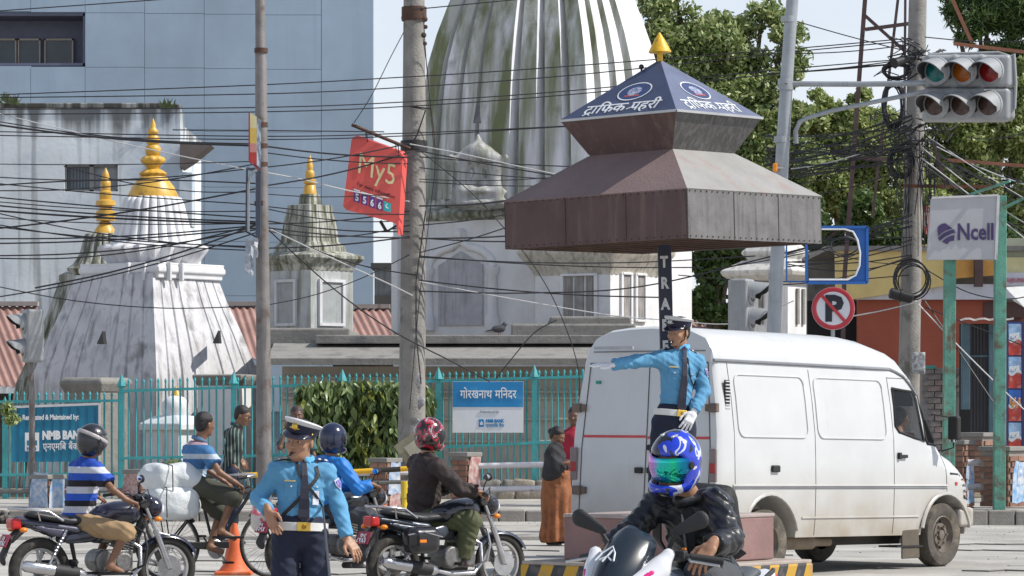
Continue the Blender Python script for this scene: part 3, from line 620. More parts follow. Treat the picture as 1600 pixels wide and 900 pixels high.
# ---- corrugated roofs (sheet by sheet)
m_cor = mat('rusty_pink_sheet', (.34, .20, .17), rough=.7, var=.18, scale=1.5, bump=.1, streak=.3, sc2=(.2, .1, .08), sscale=2)
def corrugated(name, label, px0, px1, py_top, py_bot, Y, shear, group=None):
    s = SC(Y); A = P(px0, py_bot, Y-1.5); B = P(px1, py_bot, Y-1.5); T = P(px0, py_top, Y+1.2)
    t = thing(name, label, 'roof', (A.x, Y, 0), 0, group); W = B.x-A.x; n = max(1, int(W/.95)); wv = W/n
    for i in range(n):
        r0 = []; r1 = []; q = int(wv/.028)
        for k in range(q+1):
            x = i*wv+wv*k/q; h = .028*math.sin(2*PI*x/.17); r0.append(V(A.x+x, A.y, A.z+h)); r1.append(V(A.x+x+shear, T.y, T.z+h))
        b = MB(); b.rings([r0, r1], False, False, False); b.rings([[p-V(0, 0, .01) for p in r0], [p-V(0, 0, .01) for p in r1]], False, False, False)
        b.build('corrugated_sheet', m_cor, t, True, smooth=80)
    b = MB(); b.box(((A.x+B.x)/2+shear, T.y, T.z+.05), (W+.1, .3, .1)); b.build('ridge_cap', mat('ridge_grey', (.36, .33, .30), streak=.3), t, True)
    b = MB(); b.box(((A.x+B.x)/2+shear*.5, Y+.6, A.z/2-.1), (W-.2, 2.2, A.z-.1)); b.build('shed_wall', mat('shed_dark', (.07, .06, .055)), t, True)
corrugated('shed_roof', 'rusty pink corrugated shed roof at the left edge behind the pedestrian signal', -60, 110, 478, 604, 77, -1.15)
corrugated('shed_roof', 'corrugated roof sliver between the nearest stupa and the left pole', 345, 425, 478, 560, 79, -.6)
corrugated('shed_roof', 'corrugated roof sliver left of the big concrete pole', 530, 640, 482, 545, 79, -.6)
corrugated('shed_roof', 'reddish corrugated roof sliver behind the officer on the plinth', 1085, 1165, 490, 545, 84, -.5)
gh = thing('grey_back_house', 'small dark grey house with orange flag seen left of the great tower', 'house', (P(600, 640, 98).x, 98, 0))
b = MB(); A = P(585, 418, 98); B = P(650, 640, 98); b.box(((A.x+B.x)/2, 100, (A.z+B.z)/2), (B.x-A.x, 4, A.z-B.z)); b.build('house_wall', mat('dark_render', (.17, .18, .19), var=.2, streak=.5), gh, True)
b = MB(); b.box(((A.x+B.x)/2, 100, A.z+.05), (B.x-A.x+.2, 4.3, .16)); A = P(585, 470, 98); b.box(((A.x+B.x)/2, 98, A.z), (1.2, .5, .3)); b.build('roof', mat('dark_roof', (.07, .065, .06)), gh, True)
fl = thing('orange_flag', 'orange flag hanging beside the grey house left of the great tower', 'flag', P(616, 475, 92))
b = MB(); b.rings([[P(x, y, 92+.05*math.sin(y)) for (x, y) in ((615, 430), (618, 430))], [P(x, y, 92+.1) for (x, y) in ((611, 445), (618, 445))], [P(x, y, 92) for (x, y) in ((613, 458), (618, 460))], [P(x, y, 92.1) for (x, y) in ((616, 472), (617.5, 474))]], False, False, False); b.build('flag_cloth', mat('orange_cloth', (.8, .33, .02)), fl, True)
b = MB(); b.tube([P(619, 425, 92), P(619, 560, 92)], .03); b.build('flag_pole', m_grime, fl, True)

r = random.Random(31); b = MB()
for i in range(500):
    Yg = r.choice([r.uniform(43.5, 49.3), r.uniform(27, 44)]); x = P(r.uniform(-20, 1620), 0, Yg).x; z = .055 if (Yg > 43.8 and x < 1.0) else .0; s_ = r.uniform(.004, .012); b.sphere((x, Yg, z+s_*.4), s_, 5, 3, (1, 1, .6))
tag(b.build('road_grit', mat('grit', (.20, .18, .16), var=.4, scale=3)), kind='stuff')
b = MB()      # bitumen patches and cracks, laid as thin sheets
for (x, y, w_, h_) in ((-5.2, 40.0, 2.3, .9), (1.0, 39.0, 1.6, .7), (7.4, 42.5, 2.6, .8), (-1.5, 34.0, 1.7, .7)):
    pts = [V(x+math.cos(a)*w_/2*r.uniform(.85, 1.1), y+math.sin(a)*h_/2*r.uniform(.85, 1.1), .004) for a in np.linspace(0, 2*PI, 15)[:-1]]; b.poly(pts, (0, 0, .003))
tag(b.build('road_patch', mat('bitumen_patch', (.30, .285, .26), rough=.9, var=.25, scale=3, bump=.5)), kind='structure')
b = MB()
for k in range(9):
    x, y = r.uniform(-7, 9), r.uniform(33, 43); p = []
    for i in range(14): p.append(V(x, y, .006)); x += r.uniform(.08, .3); y += r.uniform(-.25, .25)
    b.tube(p, .009, 4)
tag(b.build('road_crack', mat('crack_dark', (.07, .068, .065))), kind='structure')
# ================================================================ TREES AND PLANTS
def leafmat(name, c1, c2, c3):
    m = bpy.data.materials.new(name); m.use_nodes = True; t = m.node_tree; N = t.nodes; L = t.links; b = N['Principled BSDF']; b.inputs['Roughness'].default_value = .45
    g = N.new('ShaderNodeNewGeometry'); cr = N.new('ShaderNodeValToRGB'); e = cr.color_ramp.elements
    e[0].color = (*c1, 1); e[1].color = (*c3, 1); x = e.new(.5); x.color = (*c2, 1); L.new(g.outputs['Random Per Island'], cr.inputs[0]); L.new(cr.outputs[0], b.inputs['Base Color'])
    tr = N.new('ShaderNodeBsdfTranslucent'); L.new(cr.outputs[0], tr.inputs[0]); mxs = N.new('ShaderNodeMixShader'); mxs.inputs[0].default_value = .3
    L.new(b.outputs[0], mxs.inputs[1]); L.new(tr.outputs[0], mxs.inputs[2]); L.new(mxs.outputs[0], N['Material Output'].inputs[0]); return m
lf_mid = leafmat('leaf_mid', (.10, .16, .05), (.25, .32, .105), (.50, .54, .27))
lf_light = leafmat('leaf_light', (.14, .20, .055), (.31, .38, .12), (.54, .57, .27))
lf_dark = leafmat('leaf_dark', (.045, .09, .03), (.09, .15, .045), (.17, .23, .07))
m_bark = mat('bark', (.10, .08, .06), rough=.95, var=.3, scale=4, bump=.8, bscale=15)
def leaves(npr, clumps, n, size, asp=.55, droop=0):
    """clumps: list of (centre, radius); n leaves as folded quads spread on shells of the clumps"""
    r = np.random.RandomState(npr); vs = []; fs = []; tot = sum(c[1]**2 for c in clumps)
    P_ = []; 
    for (c, rad) in clumps:
        k = max(5, int(n*rad*rad/tot)); d = r.normal(size=(k, 3)); d /= np.linalg.norm(d, axis=1)[:, None]; rr = rad*(.15+1.05*r.rand(k, 1)**.75)
        P_.append(np.array(c)+d*rr*np.array([1, 1, .8]))
    P_ = np.concatenate(P_); k = len(P_)
    a = r.normal(size=(k, 3)); a[:, 2] -= droop; a /= np.linalg.norm(a, axis=1)[:, None]; q = r.normal(size=(k, 3)); q[:, 2] += .6; bb_ = np.cross(a, q); bb_ /= np.linalg.norm(bb_, axis=1)[:, None]
    sz = size*(.6+.8*r.rand(k, 1)); A = P_-a*sz; B = P_+bb_*sz*asp; C = P_+a*sz; D_ = P_-bb_*sz*asp
    v = np.stack([A, B, C, D_], 1).reshape(-1, 3); f = np.arange(k*4).reshape(-1, 4); return v, f
def npmesh(name, v, f, m, parent=None, world=True):
    me = bpy.data.meshes.new(name); me.vertices.add(len(v)); me.vertices.foreach_set('co', v.astype(np.float32).ravel()); me.loops.add(f.size); me.loops.foreach_set('vertex_index', f.astype(np.int32).ravel())
    me.polygons.add(len(f)); me.polygons.foreach_set('loop_start', np.arange(len(f), dtype=np.int32)*f.shape[1]); me.polygons.foreach_set('loop_total', np.full(len(f), f.shape[1], np.int32)); me.update()
    me.materials.append(m); o = bpy.data.objects.new(name, me); col.objects.link(o); attach(o, parent, world); return o
def tree(name, label, blobs, Y, n, size, lm, trunk, seed, asp=.5, droop=0, group='trees behind the temple and shops'):
    """blobs: (px, py, radius_px) outline ellipses; each is filled with smaller leaf clumps"""
    r = random.Random(seed); s = SC(Y); cl = []
    for (px, py, rp) in blobs:
        c = P(px, py, Y); R0 = rp/s; m = max(8, int((rp/9)**1.6))
        for i in range(m):
            d = V(r.gauss(0, 1), r.gauss(0, 1), r.gauss(0, 1)).normalized()*R0*(r.random()**.4)*.86; cl.append(((c.x+d.x, c.y+d.y*.9, c.z+d.z), R0*r.uniform(.25, .5)))
    bx = P(trunk[0], 640, Y); t = thing(name, label, 'tree', (bx.x, Y, 0), 0, group)
    v, f = leaves(seed, cl, n, size, asp, droop); npmesh('crown', v, f, lm, t)
    b = MB(); top = P(trunk[0]+trunk[2], trunk[1], Y); b.tube([(bx.x, Y, 0), (bx.x*.6+top.x*.4, Y, top.z*.45), top], [.2, .15, .1], 9); b.build('trunk', m_bark, t, True, smooth=60)
    b = MB()
    for (px, py, rp) in blobs:
        c = P(px, py, Y); m0 = V(bx.x*.5+top.x*.5, Y, top.z*.6); b.tube([m0, (m0+c)/2+V(0, 0, .4), c, c+V(r.uniform(-1, 1), 0, 1)*rp/s*.5], [.1, .07, .05, .02], 6)
    b.build('limb', m_bark, t, True, smooth=60, kind='stuff'); return t
tree('broadleaf_tree', 'large glossy broadleaf tree rising behind the canopy and the pole beside it', [(1040, 40, 62), (1085, 90, 70), (1130, 70, 58), (1050, -30, 40), (1105, 150, 75), (1150, 140, 60), (1180, 190, 60), (1065, 180, 60), (1200, 240, 60), (1190, 25, 34), (1225, 55, 38), (1240, 95, 30), (1215, 110, 45), (1120, 260, 70), (1250, 180, 35), (1245, 260, 50)], 84, 80000, .078, lf_mid, (1150, 300, 0), 3)
tree('broadleaf_tree', 'light yellow green tree behind the rusty lattice mast', [(1275, 200, 48), (1320, 215, 55), (1370, 200, 50), (1300, 290, 62), (1370, 290, 60), (1275, 160, 26), (1420, 250, 50), (1340, 165, 26), (1430, 330, 50)], 88, 70000, .078, lf_light, (1330, 300, 0), 5)
tree('feathery_tree', 'dark feathery tree with open crown at the top right corner', [(1490, 10, 34), (1530, 30, 45), (1580, 20, 50), (1560, 85, 42), (1500, 60, 22), (1600, 90, 40), (1620, 20, 50), (1540, -20, 40)], 92, 16000, .13, lf_dark, (1552, 60, -10), 6, asp=.18, droop=.5)
tree('broadleaf_tree', 'mid green tree filling the right edge behind the square white sign', [(1480, 150, 36), (1540, 145, 42), (1600, 140, 45), (1470, 200, 45), (1530, 210, 55), (1590, 200, 55), (1480, 270, 50), (1550, 290, 55), (1610, 290, 50), (1500, 330, 40), (1590, 340, 40), (1450, 300, 36)], 90, 66000, .078, lf_light, (1560, 300, -20), 8)
tree('shade_tree', 'dark shady tree between the great tower and the small shrine', [(1110, 420, 40), (1095, 470, 38), (1140, 400, 40), (1120, 360, 50), (1180, 340, 55), (1250, 350, 50), (1290, 400, 36), (1310, 440, 30), (1290, 480, 28), (1340, 330, 40), (1130, 500, 30)], 82, 34000, .10, lf_dark, (1120, 470, 0), 9)
tree('shade_tree', 'dark undergrowth tree behind the yellow shop sign', [(1350, 370, 34), (1400, 380, 34), (1450, 370, 36), (1300, 372, 30), (1500, 380, 36), (1560, 370, 40)], 86, 16000, .11, lf_dark, (1400, 420, 0), 10)

# ---- climbing plant hanging over the fence: big pointed leaves
vn = thing('climbing_vine', 'dense climbing plant with long drooping leaves hanging over the turquoise fence', 'climbing plant', (P(570, 640, 56.2).x, 56.2, .2))
lm = bpy.data.meshes.new('leaf'); L0 = .085
lm.from_pydata([(0, 0, 0), (-.030, -.008, -.035), (0, .006, -.03), (.030, -.008, -.035), (-.026, -.01, -.075), (0, .004, -.075), (.026, -.01, -.075), (0, -.012, -.145)], [], [(0, 1, 2), (0, 2, 3), (1, 4, 5, 2), (2, 5, 6, 3), (4, 7, 5), (5, 7, 6)])
for p_ in lm.polygons: p_.use_smooth = True
lf_vine = leafmat('vine_leaf', (.07, .11, .05), (.16, .23, .08), (.34, .40, .18)); 
for n_ in lf_vine.node_tree.nodes:
    if n_.type == 'BSDF_PRINCIPLED': n_.inputs['Roughness'].default_value = .38
lf_vy = leafmat('vine_leaf_yellow', (.16, .20, .03), (.24, .27, .05), (.30, .32, .08)); lm.materials.append(lf_vine); lm2 = lm.copy(); lm2.materials.clear(); lm2.materials.append(lf_vy)
r = random.Random(21); allv = []; allf = []
def vine_pos(layer):
    if r.random() < .07: px = r.uniform(663, 676); py = r.uniform(600, 730)
    elif r.random() < .1: px = r.uniform(466, 492); py = r.uniform(600, 665)
    else: px = r.uniform(486, 632); py = 592+r.uniform(0, 140)*1.0+abs(px-560)*.03
    return P(px, py, 56.25-.30*r.random()**2+layer)
cnt = 0
for i in range(3600):
    p = vine_pos(.12 if i > 280 else -.12); sc_ = r.uniform(.9, 1.9); e = Euler((r.uniform(-.9, .5), r.uniform(-.5, .5), r.uniform(-1.4, 1.4)))
    yel = math.sin(p.x*5+1.0) > .55 and r.random() < .55
    if i < 280:
        o = bpy.data.objects.new('leaf', lm2 if yel else lm); col.objects.link(o); o.parent = vn; o.location = p-vn.location; o.rotation_euler = e; o.scale = (sc_,)*3
    else:
        M = Matrix.LocRotScale(p, e, (sc_,)*3); n0 = len(allv); allv += [tuple(M @ v.co) for v in lm.vertices]; allf += [tuple(x+n0 for x in q.vertices) for q in lm.polygons]
me = bpy.data.meshes.new('leaf_mass'); me.from_pydata(allv, [], allf); me.materials.append(lf_vine); o = bpy.data.objects.new('leaf_mass', me); col.objects.link(o); o['kind'] = 'stuff'; attach(o, vn, True)
b = MB()
for i in range(26):
    x = r.uniform(490, 630); b.tube([P(x, 597, 56.3), P(x+r.uniform(-8, 8), 660, 56.2), P(x+r.uniform(-12, 12), 735, 56.3)], .012, 5)
b.build('stem', m_bark, vn, True, kind='stuff')
# rubble heap with dry weeds by the left kerb
rb = MB(); r = random.Random(5)
for i in range(420):
    px = r.uniform(-30, 34); hh = 40*(1-abs(px)/60)+6; p = P(px, 843-r.random()*hh, 48.6); p.y += r.uniform(-.3, .3); rb.sphere(p, r.uniform(.02, .06), 6, 4, (1, 1, .8))
tag(rb.build('rubble_heap', mat('rubble_dark', (.09, .08, .07), var=.5, scale=9, bump=.6)), kind='stuff')
v, f = leaves(77, [((P(x, y, 56).x, 55.6, P(x, y, 56).z), .13) for (x, y) in ((18, 640), (24, 655), (90, 765), (270, 745), (262, 765), (276, 728), (505, 762), (520, 770))], 1500, .05, .4); tag(npmesh('fence_weeds', v, f, lf_mid, None), kind='stuff')
# ================================================================ FENCE, WALL, RAILINGS
m_teal = mat('turquoise_paint', (.05, .34, .36), rough=.45, var=.15, scale=6, bump=.2, stain=.12, stc=(.10, .16, .15), stscale=9)
Yf = 56.6
def ftop(px): return 592-(px-190)*.022
fe = thing('picket_fence', 'turquoise iron picket fence with spear topped posts along the temple ground', 'fence', (P(450, 640, Yf).x, Yf, .2))
zb_ = ZZ(768, Yf); xs_ = []
def picket(px, top, r_=.017):
    x = P(px, 0, Yf).x; b = MB(); b.tube([(x, Yf, ZZ(798, Yf) if px < 200 else zb_), (x, Yf, top-.07)], r_, 5); b.tube([(x, Yf, top-.07), (x, Yf, top-.05), (x, Yf, top)], [r_*1.1, r_*1.5, .004], 5); return b.build('picket', m_teal, fe, True)
px = 201.0
while px < 925:
    if min(abs(px-q) for q in (190, 365, 535, 685, 835)) > 5: picket(px, ZZ(ftop(px)+rng.uniform(-1, 1), Yf))
    px += 11.6-(px-200)*.0028
px = -8.0
while px < 186: 
    if abs(px-8) > 5: picket(px, ZZ(612-rng.uniform(-1.5, 1.5), Yf))
    px += 11.4
for q in (8, 190, 365, 535, 685, 835):
    x = P(q, 0, Yf).x; tp = ZZ(ftop(q)-2 if q > 100 else 625, Yf); b = MB(); b.box((x, Yf, (tp+ZZ(798, Yf))/2-.08), (.085, .085, tp-ZZ(798, Yf)-.16)); b.lathe([(.05, tp-.17), (.085, tp-.14), (.07, tp-.10), (.004, tp+.06)], (x, Yf, 0), 8); b.build('fence_post', m_teal, fe, True)
def rail(a, c, ya, yc, r_=.02, off=-.03): b = MB(); b.bar(P(a, ya, Yf)+V(0, off, 0), P(c, yc, Yf)+V(0, off, 0), .03, .045); b.build('rail', m_teal, fe, True)
rail(190, 920, 611, 588); rail(-10, 190, 628, 626); rail(190, 410, 716, 712); rail(410, 920, 712, 688); rail(-10, 190, 742, 740); rail(190, 920, 768, 764)
# rubble plinth under the fence
m_stone = [mat('rubble_stone_a', (.24, .21, .17), var=.3, scale=5, bump=.8, bscale=25), mat('rubble_stone_b', (.19, .175, .16), var=.3, scale=5, bump=.8, bscale=25), mat('rubble_stone_c', (.29, .25, .20), var=.3, scale=5, bump=.8, bscale=25)]
pw = thing('rubble_wall', 'low rubble stone wall carrying the turquoise fence', 'wall', (P(700, 640, Yf).x, Yf, .2))
x0, x1 = P(195, 0, Yf).x, P(1110, 0, Yf).x
b = MB(); b.box(((x0+x1)/2, Yf+.05, (zb_+.02)/2), (x1-x0, .34, zb_-.02)); b.build('mortar_core', m_grime, pw, True)
b = MB(); b.box(((x0+x1)/2, Yf+.02, zb_+.02), (x1-x0, .46, .06)); b.build('coping', m_kerb, pw, True, bevel=.015)
sm_ = []
for k in range(6):
    q = SDF(.022, .05); rr = random.Random(k); q.box((0, 0, 0), (.12, .05, .055), .03)
    for j in range(3): q.ell((rr.uniform(-.1, .1), rr.uniform(-.03, .01), rr.uniform(-.03, .03)), (.09, .06, .06))
    o = q.mesh('stone', m_stone[k % 3]); sm_.append(o.data); bpy.data.objects.remove(o)
for row in range(2):
    x = P(612, 0, Yf).x+row*.1
    while x < P(915, 0, Yf).x:
        o = bpy.data.objects.new('stone', sm_[rng.randrange(6)]); col.objects.link(o); o.parent = pw; wv = rng.uniform(.8, 1.25); o.location = V(x, Yf-.14, .27+row*.17)-pw.location; o.scale = (wv, 1, rng.uniform(.85, 1.1)); o.rotation_euler = (0, rng.uniform(-.1, .1), 0); x += .29*wv
# brick piers with pasted posters, and pipe rails between them
m_brick = mat('worn_brick', (.23, .12, .085), rough=.9, var=.3, scale=7, bump=.5, stain=.2, stc=(.12, .08, .07), stscale=5)
m_brick2 = mat('worn_brick_pale', (.30, .17, .12), rough=.9, var=.3, scale=7, bump=.5)
m_poster = [mat('torn_poster_a', (.10, .33, .62), rough=.6, var=.3, scale=8, stain=1.1, stc=(.55, .56, .58), stscale=9), mat('torn_poster_b', (.50, .42, .38), rough=.6, var=.3, scale=9, stain=1.0, stc=(.35, .12, .12), stscale=12), mat('torn_poster_c', (.55, .57, .6), rough=.6, var=.3, scale=9, stain=.9, stc=(.14, .28, .5), stscale=10)]
def pier(px, Y, wpx, ytop, ybot, label, posters, rz=-R(38), bricks=True, grp='brick piers of the roadside railing'):
    s = SC(Y); W = wpx/s/(math.cos(rz)+abs(math.sin(rz))); t = thing('brick_pier', label, 'pier', (P(px, 640, Y).x, Y, .2), rz, grp); z1 = ZZ(ytop, Y)-.2; z0 = ZZ(ybot, Y)-.2
    b = MB(); b.box((0, 0, z1/2+z0/2), (W-.02, W-.02, z1-z0-.02)); b.build('mortar', mat('mortar', (.26, .23, .20)), t)
    b = MB(); b.box((0, 0, z1+.03), (W+.06, W+.06, .07)); b.build('cap_slab', m_grime, t, bevel=.012)
    n = max(2, round(W/.25)); rows = int((z1-z0)/.085); bw = W/n; bmx = MB(); bmx.box((0, 0, 0), (bw-.012, .03, .07)); ms = []
    for m in (m_brick, m_brick2): o = bmx.build('brick', m, None); ms.append(o.data); bpy.data.objects.remove(o)
    for f_ in (0, 1):
        for j in range(rows):
            for i in range(n):
                off = bw/2 if j % 2 else 0; u = -W/2+bw*(i+.5)+(off if i < n-1 else 0)*(.5); o = bpy.data.objects.new('brick', ms[rng.random() < .35]); col.objects.link(o); o.parent = t
                e = -W/2+.002-rng.uniform(0, .006)
                if f_ == 0: o.location = (u, e, z0+.045+j*.085)
                else: o.location = (-e, u, z0+.045+j*.085); o.rotation_euler = (0, 0, PI/2)
    for (f_, u, z, w_, h_, k) in posters:
        q = MB(); pts = [(-w_/2, 0), (-w_/6, -.02), (w_/5, .01), (w_/2, 0), (w_/2-.02, h_*.5), (w_/2, h_), (w_/4, h_-.03), (-w_/4, h_), (-w_/2+.02, h_*.6)]
        e = W/2+.018+.003*k
        q.poly([(u+a, -e, z+c) if f_ == 0 else (e, u+a, z+c) for a, c in pts], (0, -.003, 0) if f_ == 0 else (.003, 0, 0)); q.build('poster', m_poster[k], t)
    return t
pier(727, 52.4, 46, 713, 795, 'brick pier with torn posters between the white rails', [(1, 0, .25, .32, .55, 1), (1, -.05, .30, .2, .3, 0)])
pier(602, 52.0, 46, 722, 800, 'brick pier behind the rider in the blue jacket', [(1, 0, .2, .3, .5, 2), (1, .02, .0, .28, .25, 1)])
pier(215, 51.5, 40, 740, 800, 'brick pier with faded poster behind the white sacks', [(0, 0, .2, .34, .35, 1)])
pier(75, 51.5, 50, 748, 812, 'brick pier covered in torn posters left of the striped rider', [(0, 0, 0, .40, .55, 2), (1, 0, 0, .34, .5, 0)])
pier(1567, 50.2, 72, 704, 792, 'wide brown brick pier at the right with a blue poster on its sunny face', [(1, .02, .12, .42, .62, 0), (1, .05, .38, .2, .3, 2)])
pier(1500, 51.2, 44, 694, 800, 'brick pier with blue notices directly beyond the bonnet of the van', [(1, 0, .45, .26, .3, 2), (1, 0, .08, .28, .4, 0)])
pier(1528, 54.5, 56, 682, 770, 'low dark brick pier in front of the shutter gate', [])
m_pipe = mat('white_rail_paint', (.62, .60, .62), rough=.5, var=.12, scale=5, bump=.2, stain=.2, stc=(.3, .25, .23), stscale=6)
def pipe(name, label, a, c, ya, yc, Y, r_, m, grp='pipe rails along the pavement'):
    p, q = P(a, ya, Y), P(c, yc, Y); b = MB(); b.tube([p, (p+q)/2, q], r_, 12); o = b.build(name, m, None, smooth=50); tag(o, label, 'railing', grp); return o
pipe('pipe_rail', 'upper white pipe rail between the middle brick pier and the van', 748, 905, 728, 725, 52.4, .045, m_pipe)
pipe('pipe_rail', 'lower white pipe rail between the middle brick pier and the van', 748, 905, 765, 762, 52.4, .045, m_pipe)
pipe('pipe_rail', 'upper thick white rail stub ending in the wide brick pier', 1512, 1552, 723, 722, 50.4, .05, m_pipe)
pipe('pipe_rail', 'lower thick white rail stub ending in the wide brick pier', 1512, 1552, 761, 760, 50.4, .05, m_pipe)
pipe('pipe_rail', 'upper thin grey rail behind the striped rider', -20, 205, 768, 766, 51.6, .035, m_grime)
pipe('pipe_rail', 'white rail passing behind the rider in the blue jacket', 510, 700, 742, 738, 52.1, .03, m_pipe)
m_yb = bands('yellow_black_bands', ['#d9a81e', '#33312c'], [.42], 'X', repeat=.84, rough=.5)
pipe('pipe_rail', 'upper yellow and black banded pipe behind the riders', 540, 642, 738, 732, 50.6, .04, m_yb)
pipe('pipe_rail', 'lower grey crossbar under the yellow and black pipe', 575, 642, 754, 753, 50.6, .03, mat('grey_pipe', (.15, .15, .14)))
pipe('pipe_rail', 'yellow banded pipe behind the cyclist', 300, 402, 745, 742, 50.6, .04, m_yb)
b = MB(); b.tube([P(632, 752, 50.5), P(632, 778, 50.5)], .055, 12); b.tube([P(632, 778, 50.5), V(P(632, 0, 50.5).x, 50.5, .2)], .04, 12); tag(b.build('barrier_post', mat('barrier_yellow', (.68, .48, .03), rough=.5, var=.15)), 'short yellow barrier post under the banded pipe beside the concrete pole', 'post')
b = MB(); b.box(P(648, 700, 52.2), (.5, .03, .42), rot=Matrix.Rotation(R(-35), 3, 'Y')); o = b.build('old_frame_board', mat('board_olive', (.30, .28, .19), var=.2)); tag(o, 'tilted square wooden board leaning on the big concrete pole', 'board')
b = MB(); b.box(P(649, 700, 52.15), (.28, .03, .22), rot=Matrix.Rotation(R(-35), 3, 'Y')); b.build('inner_panel', mat('board_pale', (.42, .40, .30)), o, True)

# ================================================================ LETTERED SIGNS ON THE FENCE
m_letw = mat('letter_white', (.82, .83, .84), rough=.5, var=.05, bump=0)
m_sgnb = mat('sign_blue', (.012, .22, .50), rough=.4, var=.1, scale=3, stain=.15, stc=(.06, .3, .55), stscale=4, bump=.05)
m_sgnt = mat('sign_teal_blue', (.008, .20, .33), rough=.45, var=.12, scale=3, bump=.1)
m_sgnw = mat('sign_white', (.72, .74, .78), rough=.45, var=.06, scale=3, bump=.05, streak=.15, sscale=6)
Ysg = 56.35
def rect(b, l, t_, r_, d_, Y, th): A = P(l, t_, Y); B = P(r_, d_, Y); b.box(((A.x+B.x)/2, Y+th/2, (A.z+B.z)/2), (abs(B.x-A.x), th, abs(A.z-B.z))); return b
X_ = V(1, 0, 0); Z_ = V(0, 0, 1); ux = V(1, 0, .012).normalized()
def T(name, s, px, py, hpx, Y, m, par, align='LEFT', bold=0, sx=1.0, right=X_, depth=.004): return text(name, s, hpx/SC(Y)/.72, P(px, py, Y), right, Z_, m, par, True, depth, align, bold, sx)
g = thing('temple_sign', 'blue and white Nepali temple name board hung on the fence right of the big pole', 'sign', P(762, 640, Ysg))
rect(MB(), 707, 596, 818, 676, Ysg, .03).build('board', m_sgnw, g, True); rect(MB(), 707.5, 596.5, 817.5, 636, Ysg-.006, .02).build('blue_panel', m_sgnb, g, True)
textrow('lettering', ['गोरखनाथ', ' ', 'म', 'ि', 'नदर'], 88/SC(Ysg), .20, P(719, 622, Ysg-.012), X_, Z_, m_letw, g, True, .003, .002)
T('lettering', 'Maintained by:', 750, 645, 4, Ysg-.006, mat('letter_grey', (.25, .3, .35), var=0, bump=0), g, sx=.95)
rect(MB(), 748, 655, 756, 667, Ysg-.005, .01).build('bank_logo', m_sgnb, g, True)
b = MB(); rect(b, 750, 660, 751.2, 664, Ysg-.008, .006); rect(b, 751.6, 658, 752.8, 664, Ysg-.008, .006); rect(b, 753.2, 660, 754.4, 664, Ysg-.008, .006); b.build('bank_logo_mark', m_letw, g, True)
T('lettering', 'NMB BANK', 759, 660, 5, Ysg-.006, m_sgnb, g, sx=.8, bold=.004); textrow('lettering', ['एनएम', 'ि', 'ब', ' ', 'बैंक'], 29/SC(Ysg), .075, P(759, 667.5, Ysg-.006), X_, Z_, m_sgnb, g, True, .002, .001)
g = thing('bank_sign', 'teal bank board hanging on the fence behind the left motorcyclist', 'sign', P(86, 640, Ysg))
b = MB(); A = [P(18, 638, Ysg), P(153.5, 633, Ysg), P(153.5, 721, Ysg), P(18, 722, Ysg)]; b.poly(A, (0, .03, 0)); b.build('board', m_sgnt, g, True)
b = MB()
for k in range(10): x = 26+k*13.4; rect(b, x, 637, x+4.2, 721, Ysg-.004, .006)
b.build('show_through_bar', mat('sign_teal_dark', (.006, .13, .25), rough=.45), g, True)
b = MB(); b.bar(A[0]+V(0, -.01, .02), A[1]+V(0, -.01, .02), .03, .04); b.bar(A[1]+V(.02, -.01, .03), A[2]+V(.02, -.01, 0), .03, .035); b.build('board_frame', m_pipe, g, True)
T('lettering', 'Renovated & Maintained by:', 35, 656, 8, Ysg-.012, m_letw, g, right=ux, sx=.70, bold=.004)
T('lettering', 'NMB BANK', 66, 686, 12.5, Ysg-.012, m_letw, g, right=ux, sx=.76, bold=.012); textrow('lettering', ['एनएम', 'ि', 'ब', ' ', 'बैंक'], 56/SC(Ysg), .165, P(67, 703, Ysg-.012), ux, Z_, m_letw, g, True, .003, .002)
rect(MB(), 39, 676, 61, 705, Ysg-.012, .008).build('bank_logo', m_letw, g, True)
b = MB(); rect(b, 42, 688, 47, 696, Ysg-.016, .005); rect(b, 47.5, 681, 52.5, 696, Ysg-.016, .005); rect(b, 53, 688, 58, 696, Ysg-.016, .005); b.build('bank_logo_mark', m_sgnt, g, True); T('lettering', 'NMB', 42, 703.5, 5, Ysg-.016, m_sgnt, g, bold=.004)
# ================================================================ TRAFFIC CANOPY ON ITS PLINTH
TX, TY, TA = (1037-800)/190.2, 27.6, R(39.5)
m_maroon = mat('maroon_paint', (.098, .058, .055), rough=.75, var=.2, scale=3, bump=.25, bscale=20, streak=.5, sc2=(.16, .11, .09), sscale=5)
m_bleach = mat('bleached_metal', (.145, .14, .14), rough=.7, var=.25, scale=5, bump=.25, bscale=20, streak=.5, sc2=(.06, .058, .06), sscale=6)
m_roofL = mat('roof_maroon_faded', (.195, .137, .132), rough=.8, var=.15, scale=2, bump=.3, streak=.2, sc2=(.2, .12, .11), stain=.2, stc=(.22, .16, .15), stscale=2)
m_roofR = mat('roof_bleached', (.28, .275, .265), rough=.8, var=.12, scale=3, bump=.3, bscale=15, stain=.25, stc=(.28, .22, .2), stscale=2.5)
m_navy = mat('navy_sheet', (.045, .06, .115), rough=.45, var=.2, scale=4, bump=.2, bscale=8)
m_navyR = mat('navy_sheet_sunlit', (.12, .14, .22), rough=.45, var=.15, scale=4, bump=.2, bscale=8)  # lighter navy for the sunward faces, their sunlight put into the colour
m_yel = mat('yellow_paint', (.72, .42, .02), rough=.45, var=.15, scale=12, bump=.15, stain=.15, stc=(.4, .2, .03), stscale=20)
cn = thing('traffic_canopy', 'two tier pagoda shaped traffic police canopy with blue top on a lettered post', 'canopy', (TX+.055, TY, .84)); cn.rotation_euler = (0, R(-1.3), 0)
def lq(L, z): return [V(x*L/2, y*L/2, z) for x, y in ((-1, -1), (1, -1), (1, 1), (-1, 1))]
cn_r = Matrix.Rotation(-TA, 4, 'Z')
